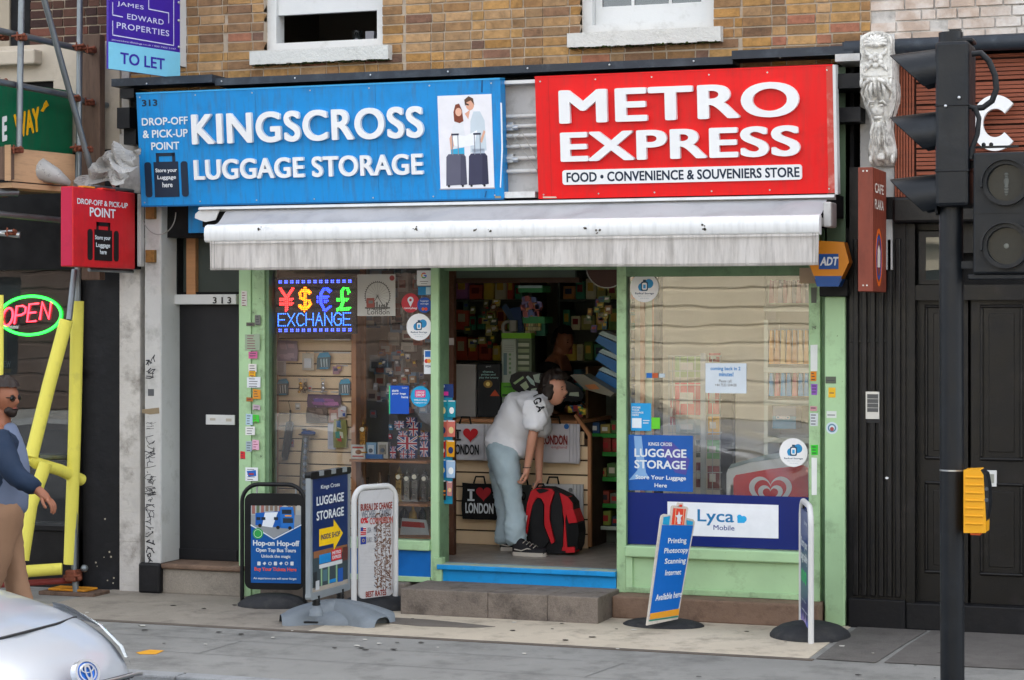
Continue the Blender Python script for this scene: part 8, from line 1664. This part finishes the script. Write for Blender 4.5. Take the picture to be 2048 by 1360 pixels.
js = {'hem': (PP(1008, 908, YC), (.155, .2)), 'pelvis': (PP(1015, 888, YC), (.152, .2)), 'waist': (PP(1026, 858, YC), (.135, .19)), 'chest': (PP(1053, 822, YC), (.14, .2)), 'upper': (PP(1078, 806, YC), (.115, .17)), 'nk': (PP(1094, 798, YC), (.07, .085)),
      'sn': (PP(1074, 817, YC-.18), .092), 'en': (PP(1066, 864, YC-.2), .088), 'sf': (PP(1084, 816, YC+.16), .088), 'ef': (PP(1082, 880, YC+.17), .085)}
v_, f_ = skin(js, [('hem', 'pelvis'), ('pelvis', 'waist'), ('waist', 'chest'), ('chest', 'upper'), ('upper', 'nk'), ('upper', 'sn'), ('sn', 'en'), ('upper', 'sf'), ('sf', 'ef')], 3); v_ = wrinkle(v_, .03, 7); bvh = BVHTree.FromPolygons(v_, f_); v_ = folds(v_, f_, .018, (9, 9, 5))
b = MB(); b.add(v_, f_, m_tee, True); sh = b.build('t_shirt', man)
b = MB()
for t, ang, cx, cy, sz in (('G', -62, 1061, 803, 9), ('A', -72, 1068, 818, 9), ('I', -52, 1052, 791, 8)):
    vs, fs, ed, x0, x1, y0, y1 = text_geo(t, .03); o_ = []; ok = True; fpx = FA(YC-.4); cu, cv = fpx.uv(cx, cy); s9 = .052; ca, sa = cos(radians(ang)), sin(radians(ang))
    for p in vs:
        x = (p.x-(x0+x1)/2)/(y1-y0)*s9; y = (p.y-(y0+y1)/2)/(y1-y0)*s9; q = Vector((cu+x*ca-y*sa, YC-.45, cv+x*sa+y*ca)); hh = bvh.ray_cast(q, Vector((0, 1, 0)))
        if hh[0] is None: ok = False; break
        o_.append(hh[0]+Vector((0, -.016, 0)))
    if ok: b.add(o_, fs, C('#1d1d22', .7))
if b.v: b.build('shirt_lettering', sh)
jj = {'pelvis': (PP(1010, 897, YC), (.15, .185)), 'top': (PP(1012, 872, YC), (.15, .18)), 'hn': (PP(1013, 925, N_+.02), .13), 'kn': (PP(1024, 985, N_), .092), 'cn': (PP(1030, 1045, N_), .084), 'an': (PP(1033, 1092, N_), .088), 'hf': (PP(1003, 925, F_-.02), .12), 'kf': (PP(1008, 985, F_), .09), 'cf': (PP(1011, 1045, F_), .082), 'af': (PP(1012, 1092, F_), .086)}
v_, f_ = skin(jj, [('pelvis', 'top'), ('pelvis', 'hn'), ('hn', 'kn'), ('kn', 'cn'), ('cn', 'an'), ('pelvis', 'hf'), ('hf', 'kf'), ('kf', 'cf'), ('cf', 'af')], 3); v_ = folds(wrinkle(v_, .02, 6), f_, .013, (6, 6, 9)); b = MB(); b.add(v_, f_, m_jn, True); b.build('jeans', man)
m_sh = C('#18161a', .7); m_so = C('#b5ada3', .7)
for (hx_, Y, dd_) in ((1026, N_-.02, (1, -.1)), (1000, F_, (1, .12))):
    a = PP(hx_, 1092, Y); b = MB(); shoe_geo(b, a, dd_, .285, .1, m_sh, m_so, .3095); so_ = b.build('shoe', man); b = MB(); q = Vector((a.x, a.y, .31))
    b.tube([q+Vector((.03, -.052, .05)), q+Vector((.09, -.06, .042)), q+Vector((.14, -.062, .06)), q+Vector((.2, -.058, .045))], .005, m_so, 6)
    for t in range(4): b.tube([q+Vector((.1+.028*t, -.055, .1-.012*t)), q+Vector((.11+.028*t, -.01, .118-.012*t)), q+Vector((.11+.028*t, .03, .1-.012*t))], .0035, m_so, 5)
    b.build('laces', so_)
b = MB(); hair_cap(b, hc, fwd, upv, .245, m_hair, 1.2, -.42, .27, .02, .025); v_, f_ = skin({'c': (ptf(-.12, 0, .12), (.1, .1)), 'b': (ptf(-.3, 0, -.12), (.08, .09)), 'n': (ptf(-.28, 0, -.5), (.055, .07)), 's1': (ptf(.0, .28, .1), (.05, .03)), 's1b': (ptf(-.08, .3, -.36), (.03, .02)), 's2': (ptf(.0, -.28, .1), (.05, .03)), 's2b': (ptf(-.08, -.3, -.36), (.03, .02))}, [('c', 'b'), ('b', 'n'), ('c', 's1'), ('s1', 's1b'), ('c', 's2'), ('s2', 's2b')])
b.add(wrinkle(v_, .02, 22), f_, m_hair, True); b.build('hair', man)
b = MB(); wn = j['wn'][0]; b.tube([wn+Vector((.03*cos(a), .03*sin(a), .012)) for a in [2*pi*i/14 for i in range(14)]], .004, m_gap, 6, closed=True); b.build('wristband', man)
# --- red and black backpack
bp_ = thing('backpack', 'large red and black backpack standing at the feet of the bending person', 'backpack', tuple(G(1110, 1104, .309))); BY = .98; fb9 = FA(BY-.1)
Zp = lambda q: [(940+x/3.4, 730+y/3.4) for x, y in q]
m_bb = mat('backpack_black', '#101012', .75, var=.2, bump=.4, bs=150); m_br = mat('backpack_red', '#b5101c', .6, var=.1, bump=.3, bs=120)
b = MB(); b.pxpoly(fb9, Zp([(372, 1150), (385, 960), (415, 860), (450, 832), (540, 835), (600, 860), (660, 890), (700, 935), (705, 985), (735, 1060), (745, 1140), (735, 1230), (715, 1275), (600, 1283), (440, 1280), (378, 1200)]), m_bb, -.16, 0); b.build('main_bag', bp_, bevel=.03)
b = MB(); b.pxpoly(fb9, Zp([(374, 1145), (392, 950), (420, 855), (460, 835), (560, 842), (578, 866), (548, 960), (545, 1050), (580, 1200), (560, 1215), (512, 1090), (512, 950), (490, 905), (460, 900), (430, 950), (412, 1040), (392, 1150)]), m_br, -.02, .022)
b.pxpoly(fb9, Zp([(612, 868), (665, 895), (700, 940), (703, 985), (660, 990), (650, 1060), (665, 1262), (628, 1262), (645, 1060), (625, 950)]), m_br, -.1, .012); b.pxpoly(fb9, Zp([(655, 985), (712, 983), (738, 1068), (680, 1074)]), m_br, -.14, .03); b.pxpoly(fb9, Zp([(655, 1238), (715, 1235), (716, 1274), (655, 1276)]), m_br, -.1, .016); b.build('red_panel', bp_, bevel=.006)
b = MB(); b.pxpoly(fb9, Zp([(425, 1170), (418, 1040), (434, 955), (460, 908), (488, 912), (506, 955), (506, 1090), (545, 1190), (500, 1260), (440, 1240)]), m_bb, -.02, .03); b.pxpoly(fb9, Zp([(560, 960), (590, 868), (612, 872), (632, 960), (640, 1100), (636, 1240), (600, 1200), (565, 1100)]), m_bb, -.02, .026); b.build('shoulder_strap', bp_, bevel=.01)
b = MB(); b.pxpoly(fb9, Zp([(455, 845), (500, 838), (545, 848), (520, 862), (480, 872)]), m_bb, .02, .03); b.build('top_patch', bp_); b = MB(); b.pxpoly(fb9, Zp([(385, 1020), (398, 1022), (388, 1080), (380, 1078)]), m_lets, .022, .026); b.build('white_tag', bp_); b = MB(); b.pxpoly(fb9, Zp([(672, 1082), (738, 1078), (745, 1140), (735, 1225), (668, 1230)]), mat('backpack_mesh', '#0a0a0b', .9), -.12, .02); b.build('pocket', bp_, bevel=.006)
b = MB(); b.tube([P(1073, 976, BY-.1), P(1078, 968, BY-.12), P(1086, 968, BY-.12), P(1092, 977, BY-.1)], .007, m_bb, 8); b.build('grab_handle', bp_)
# --- passer-by at the left edge, mid stride towards the right
YW = -3.0; wk = thing('person', 'bearded pedestrian in navy jacket and tan trousers walking past the yellow scaffold poles', 'person', (P(10, 900, YW).x, YW, 0))
j = {'pelvis': (PP(18, 1015, YW), (.13, .16)), 'waist': (PP(18, 960, YW), (.12, .15)), 'chest': (PP(16, 900, YW), (.125, .18)), 'upper': (PP(12, 862, YW), (.08, .12)), 'neck': (PP(14, 840, YW), .058), 'skull': (PP(18, 800, YW), .08),
     'sn': (PP(10, 872, YW-.19), .062), 'en': (PP(42, 950, YW-.24), .047), 'wn': (PP(96, 985, YW-.22), .031), 'sf': (PP(16, 872, YW+.19), .06), 'ef': (PP(-20, 950, YW+.22), .045), 'wf': (PP(-30, 1025, YW+.2), .03),
     'hn': (PP(16, 1045, YW-.1), .1), 'kn': (PP(-5, 1160, YW-.1), .068), 'an': (PP(-55, 1265, YW-.1), .045), 'tn': (PP(-30, 1290, YW-.1), .035), 'hf': (PP(24, 1045, YW+.1), .1), 'kf': (PP(44, 1150, YW+.1), .068), 'af': (PP(76, 1265, YW+.1), .045), 'tf': (PP(116, 1270, YW+.1), .035)}
bo = [('pelvis', 'waist'), ('waist', 'chest'), ('chest', 'upper'), ('upper', 'neck'), ('neck', 'skull'), ('upper', 'sn'), ('sn', 'en'), ('en', 'wn'), ('upper', 'sf'), ('sf', 'ef'), ('ef', 'wf'), ('pelvis', 'hn'), ('hn', 'kn'), ('kn', 'an'), ('an', 'tn'), ('pelvis', 'hf'), ('hf', 'kf'), ('kf', 'af'), ('af', 'tf')]
fingers(j, bo, 'wn', PP(106, 996, YW-.21), (.8, 0, -.5), (0, 1, 0), (-.2, 0, -1), .08, .45, 'n'); fingers(j, bo, 'wf', PP(-31, 1040, YW+.2), (0, 0, -1), (0, 1, 0), (1, 0, 0), .08, .4, 'f')
slim(j); v_, f_ = skin(j, bo); b = MB(); b.add(v_, f_, m_skd, True); hc = PP(22, 796, YW); ptw = head_geo(b, hc, (1, -.1, -.02), (0, 0, 1), .245, m_skd, m_eye, m_lip, m_hair); b.build('body', wk)
b = MB(); hair_cap(b, hc, (1, -.1, -.02), (0, 0, 1), .245, m_hair, 1.12, -.2, .27, .12, .01, 3); b.build('hair', wk)
b = MB(); v_, f_ = skin({'a': (ptw(.2, .2, -.25), (.02, .03)), 'm': (ptw(.3, 0, -.42), (.03, .035)), 'z': (ptw(.2, -.2, -.25), (.02, .03))}, [('a', 'm'), ('m', 'z')]); b.add(v_, f_, m_hair, True); b.build('beard', wk)
b = MB(); gl = C('#0a0a0c', .1)
for s_ in (-1, 1): b.ball(ptw(.375, .12*s_, .0), .012, .03, .02, gl, 10, 6); b.tube([ptw(.36, .19*s_, .02), ptw(-.02, .33*s_, .02)], .004, gl, 6)
b.tube([ptw(.4, -.05, .01), ptw(.4, .05, .01)], .004, gl, 6); b.build('sunglasses', wk)
m_jk = mat('navy_jacket', '#1c2c42', .8, var=.15, bump=.2, bs=20); m_gs2 = mat('grey_blue_shirt', '#68738a', .85, var=.1); m_tr = mat('tan_trousers', '#8f6f57', .85, var=.1, bump=.15, bs=18)
b = MB(); v_, f_ = skin({'q': (PP(8, 1040, YW), (.15, .2)), 'p': (PP(10, 1000, YW), (.155, .21)), 'c': (PP(8, 910, YW), (.155, .225)), 'u': (PP(4, 856, YW), (.14, .2)), 'sn': (PP(6, 880, YW-.2), .1), 'en': (PP(42, 950, YW-.24), .078), 'wn': (PP(92, 983, YW-.22), .055), 'sf': (PP(14, 880, YW+.2), .1), 'ef': (PP(-20, 950, YW+.22), .06), 'wf': (PP(-30, 1015, YW+.2), .045)}, [('q', 'p'), ('p', 'c'), ('c', 'u'), ('u', 'sn'), ('sn', 'en'), ('en', 'wn'), ('u', 'sf'), ('sf', 'ef'), ('ef', 'wf')]); b.add(folds(wrinkle(v_, .015, 9), f_, .014, (9, 9, 6)), f_, m_jk, True); b.build('jacket', wk)
b = MB(); v_, f_ = skin({'q': (PP(32, 1035, YW), (.12, .14)), 'p': (PP(32, 1005, YW), (.13, .14)), 'c': (PP(34, 920, YW), (.135, .13)), 'u': (PP(26, 866, YW), (.085, .09)), 'n': (PP(20, 846, YW), (.07, .075))}, [('q', 'p'), ('p', 'c'), ('c', 'u'), ('u', 'n')]); b.add(wrinkle(v_, .01, 12), f_, m_gs2, True); b.build('shirt', wk)
b = MB(); v_, f_ = skin({'w': (PP(16, 985, YW), (.13, .16)), 'p': (PP(18, 1018, YW), (.14, .18)), 'hn': (PP(16, 1050, YW-.1), .125), 'kn': (PP(-3, 1160, YW-.1), .085), 'an': (PP(-50, 1255, YW-.1), .07), 'hf': (PP(24, 1050, YW+.1), .115), 'kf': (PP(43, 1150, YW+.1), .082), 'af': (PP(72, 1250, YW+.1), .07)}, [('w', 'p'), ('p', 'hn'), ('hn', 'kn'), ('kn', 'an'), ('p', 'hf'), ('hf', 'kf'), ('kf', 'af')]); b.add(folds(wrinkle(v_, .012, 6), f_, .014, (7, 7, 9)), f_, m_tr, True); b.build('trousers', wk)
for k in ('n', 'f'):
    a = Vector(j['a'+k][0]); b = MB(); shoe_geo(b, (a.x-.07, a.y, 0), (1, 0), .29, .1, m_sh, m_so, .001 if k == 'f' else .012); b.build('shoe', wk)
# --- shopkeeper seen dimly behind the counter
YS = 2.7; sk9 = thing('person', 'dim shopkeeper in a black top standing behind the counter', 'person', (P(1100, 700, YS).x, YS, .309)); s0_ = P(1112, 700, YS)
def SK(x, y, z): return Vector((s0_.x+x, YS+y, .309+z))
j = {'pelvis': (SK(0, 0, .98), (.13, .16)), 'chest': (SK(0, 0, 1.28), (.13, .19)), 'upper': (SK(.01, 0, 1.45), (.09, .13)), 'neck': (SK(.03, 0, 1.53), .058), 'skull': (SK(.06, 0, 1.63), .08), 'sn': (SK(0, -.2, 1.42), .062), 'en': (SK(.02, -.24, 1.14), .047), 'wn': (SK(.2, -.2, 1.05), .031), 'sf': (SK(0, .2, 1.42), .062), 'ef': (SK(.02, .24, 1.14), .047), 'wf': (SK(.2, .2, 1.05), .031), 'hn': (SK(0, -.1, .9), .1), 'kn': (SK(.01, -.1, .5), .07), 'an': (SK(0, -.1, .08), .045), 'hf': (SK(0, .1, .9), .1), 'kf': (SK(.01, .1, .5), .07), 'af': (SK(0, .1, .08), .045)}
bo = [('pelvis', 'chest'), ('chest', 'upper'), ('upper', 'neck'), ('neck', 'skull'), ('upper', 'sn'), ('sn', 'en'), ('en', 'wn'), ('upper', 'sf'), ('sf', 'ef'), ('ef', 'wf'), ('pelvis', 'hn'), ('hn', 'kn'), ('kn', 'an'), ('pelvis', 'hf'), ('hf', 'kf'), ('kf', 'af')]
fingers(j, bo, 'wn', SK(.26, -.19, 1.04), (1, 0, -.1), (0, 1, 0), (0, 0, -1), .08, .3, 'n'); fingers(j, bo, 'wf', SK(.26, .19, 1.04), (1, 0, -.1), (0, 1, 0), (0, 0, -1), .08, .3, 'f')
v_, f_ = skin(j, bo); b = MB(); b.add(v_, f_, m_skd, True); pts_ = head_geo(b, SK(.07, 0, 1.64), (.9, -.5, -.1), (0, 0, 1), .24, m_skd, m_eye, m_lip, m_hair); b.build('body', sk9)
b = MB(); hair_cap(b, SK(.07, 0, 1.64), (.9, -.5, -.1), (0, 0, 1), .24, m_hair, 1.12, -.2, .25, .12, .01, 5); b.build('hair', sk9)
b = MB(); m_bt = mat('black_top', '#0f0f12', .85); q = {k: (v[0], (v[1][0]+.015, v[1][1]+.02) if isinstance(v[1], tuple) else v[1]+.02) for k, v in j.items() if k in ('pelvis', 'chest', 'upper', 'sn', 'en', 'wn', 'sf', 'ef', 'wf')}
q['wn'] = (SK(.17, -.2, 1.06), .045); q['wf'] = (SK(.17, .2, 1.06), .045)
v_, f_ = skin(q, [t for t in bo if t[0] in q and t[1] in q]); b.add(v_, f_, m_bt, True); b.build('top', sk9)
b = MB(); q = {k: (v[0], v[1]+.025 if not isinstance(v[1], tuple) else (v[1][0]+.02, v[1][1]+.02)) for k, v in j.items() if k in ('pelvis', 'hn', 'kn', 'an', 'hf', 'kf', 'af')}; v_, f_ = skin(q, [t for t in bo if t[0] in q and t[1] in q]); b.add(v_, f_, m_bt, True); b.build('trousers', sk9)
# --- back wall shelving full of stock, dim inside the shop
for X0, X1, Y0, nm in ((X(905, 3.4), X(1060, 3.4), 3.4, 'tall dark shelving full of stock behind the left of the counter'), (X(1120, 3.6), X(1330, 3.6), 3.6, 'tall dark shelving full of stock behind the right of the counter')):
    t = thing('stock_shelving', nm, 'shelving', (X0, Y0, .309)); b = MB(); b.box(X0, X1, Y0+.4, Y0+.42, .31, 2.75, m_gs); b.box(X0-.02, X0, Y0, Y0+.42, .31, 2.75, m_gs); b.box(X1, X1+.02, Y0, Y0+.42, .31, 2.75, m_gs)
    b.build('frame', t); random.seed(int(Y0*10))
    for k in range(6):
        z = 1.2+k*.28; b = MB(); b.box(X0, X1, Y0, Y0+.4, z-.02, z, m_gs); b.build('shelf', t); x = X0+.02
        while x < X1-.12:
            w = rnd(.07, .14); h = rnd(.12, .23); b = MB(); b.bbox(x, x+w-.01, Y0+.02, Y0+.2, z+.001, z+h, C(random.choice(['#b5b56a', '#7a9a50', '#d0945a', '#5aa0b8', '#e0c85a', '#b57ab5', '#4a9a7a', '#d0604a', '#e8e2c0']), .4), .01); b.box(x+w*.2, x+w*.7, Y0+.014, Y0+.0195, z+h*.4, z+h*.8, C(random.choice(['#d9d2b8', '#2a3a5a', '#8a2a2a', '#e0c050']), .4))
            item('shelf_goods', 'packaged goods on the tall shelving at the back of the shop', 'packet', b, 'packaged goods on the back shelving'); x += w

for o_ in (wk,): o_.location.x -= .05
# ---- extra small stock that fills the left window and the doorway
random.seed(91)
def small(name, label, cat, Y, x0, y0, x1, y1, n, cols, group, sz=(9, 15), d=.03):
    f = FA(Y)
    for k in range(n):
        w, h = rnd(*sz)*.8, rnd(*sz); x = rnd(x0, x1-w); y = rnd(y0, y1-h); b = MB(); c1 = random.choice(cols); t = rnd(-1.5, 1.5)
        b.pxpoly(f, [(x+t, y), (x+w+t, y+rnd(-1, 1)), (x+w, y+h), (x, y+h)], C(c1, .3), -d*rnd(.3, 1), rnd(0, .006)); b.pxpoly(f.off(.007), [(x+w*.2+t, y+h*.25), (x+w*.8+t, y+h*.25), (x+w*.8, y+h*.55), (x+w*.2, y+h*.6)], C(random.choice(['#d9d6cc', '#2b3a6a', '#a8322e', '#e0b83a', '#e8e8ea']), .3), 0, .003)
        if k % 3 == 0: b.px(f.off(.007), x+w*.2, y+h*.72, x+w*.75, y+h*.82, C('#33353a', .4), 0, .002)
        item(name, label, cat, b, group)
small('wrapped_gift', 'glossy wrapped souvenir hanging among others in the right half of the left window', 'souvenir', .95, 732, 690, 856, 840, 26, ['#8c929c', '#b9bcc2', '#6a6f7a', '#a88a6a', '#5a6f8a', '#c9c9cc', '#7a5a4a'], 'wrapped souvenirs hanging in the left window')
small('magnet_pack', 'colourful magnet pack standing around the flag boxes', 'souvenir', .5, 775, 845, 858, 915, 16, ['#2f3f80', '#b03a40', '#d9d9df', '#c98a3a', '#3a8ab0'], 'magnet packs on the upper souvenir shelf', (7, 12))
small('sweet_bag', 'bright bag of sweets racked high at the right of the doorway', 'packet', 1.9, 1165, 590, 1228, 665, 16, ['#6a8a5a', '#2a6a7a', '#9a6a3a', '#5a4a8a', '#a89a3a'], 'sweet bags high at the right of the doorway', (10, 17))
small('phone_accessory', 'phone accessory pack hung behind the counter at the left', 'packet', 2.3, 922, 590, 1000, 700, 22, ['#6a7a3a', '#8a8a5a', '#3a4a3a', '#7a5a3a', '#a8a068', '#4a5a4a'], 'accessory packs hung behind the counter', (10, 18))
small('chewing_gum_box', 'small confectionery box on the right end of the counter', 'box', 1.55, 1135, 800, 1178, 838, 7, ['#b5a03a', '#3a6a8a', '#9a3a3a', '#4a8a4a'], 'confectionery boxes on the counter', (9, 13))
small('display_card', 'small carded goods on the display board among the hanging packets', 'packet', SY-.02, 560, 700, 700, 925, 9, ['#b9b2a6', '#6a7a8a', '#a07a8a', '#c9c2b8'], 'carded goods on the display board', (10, 16), .004)
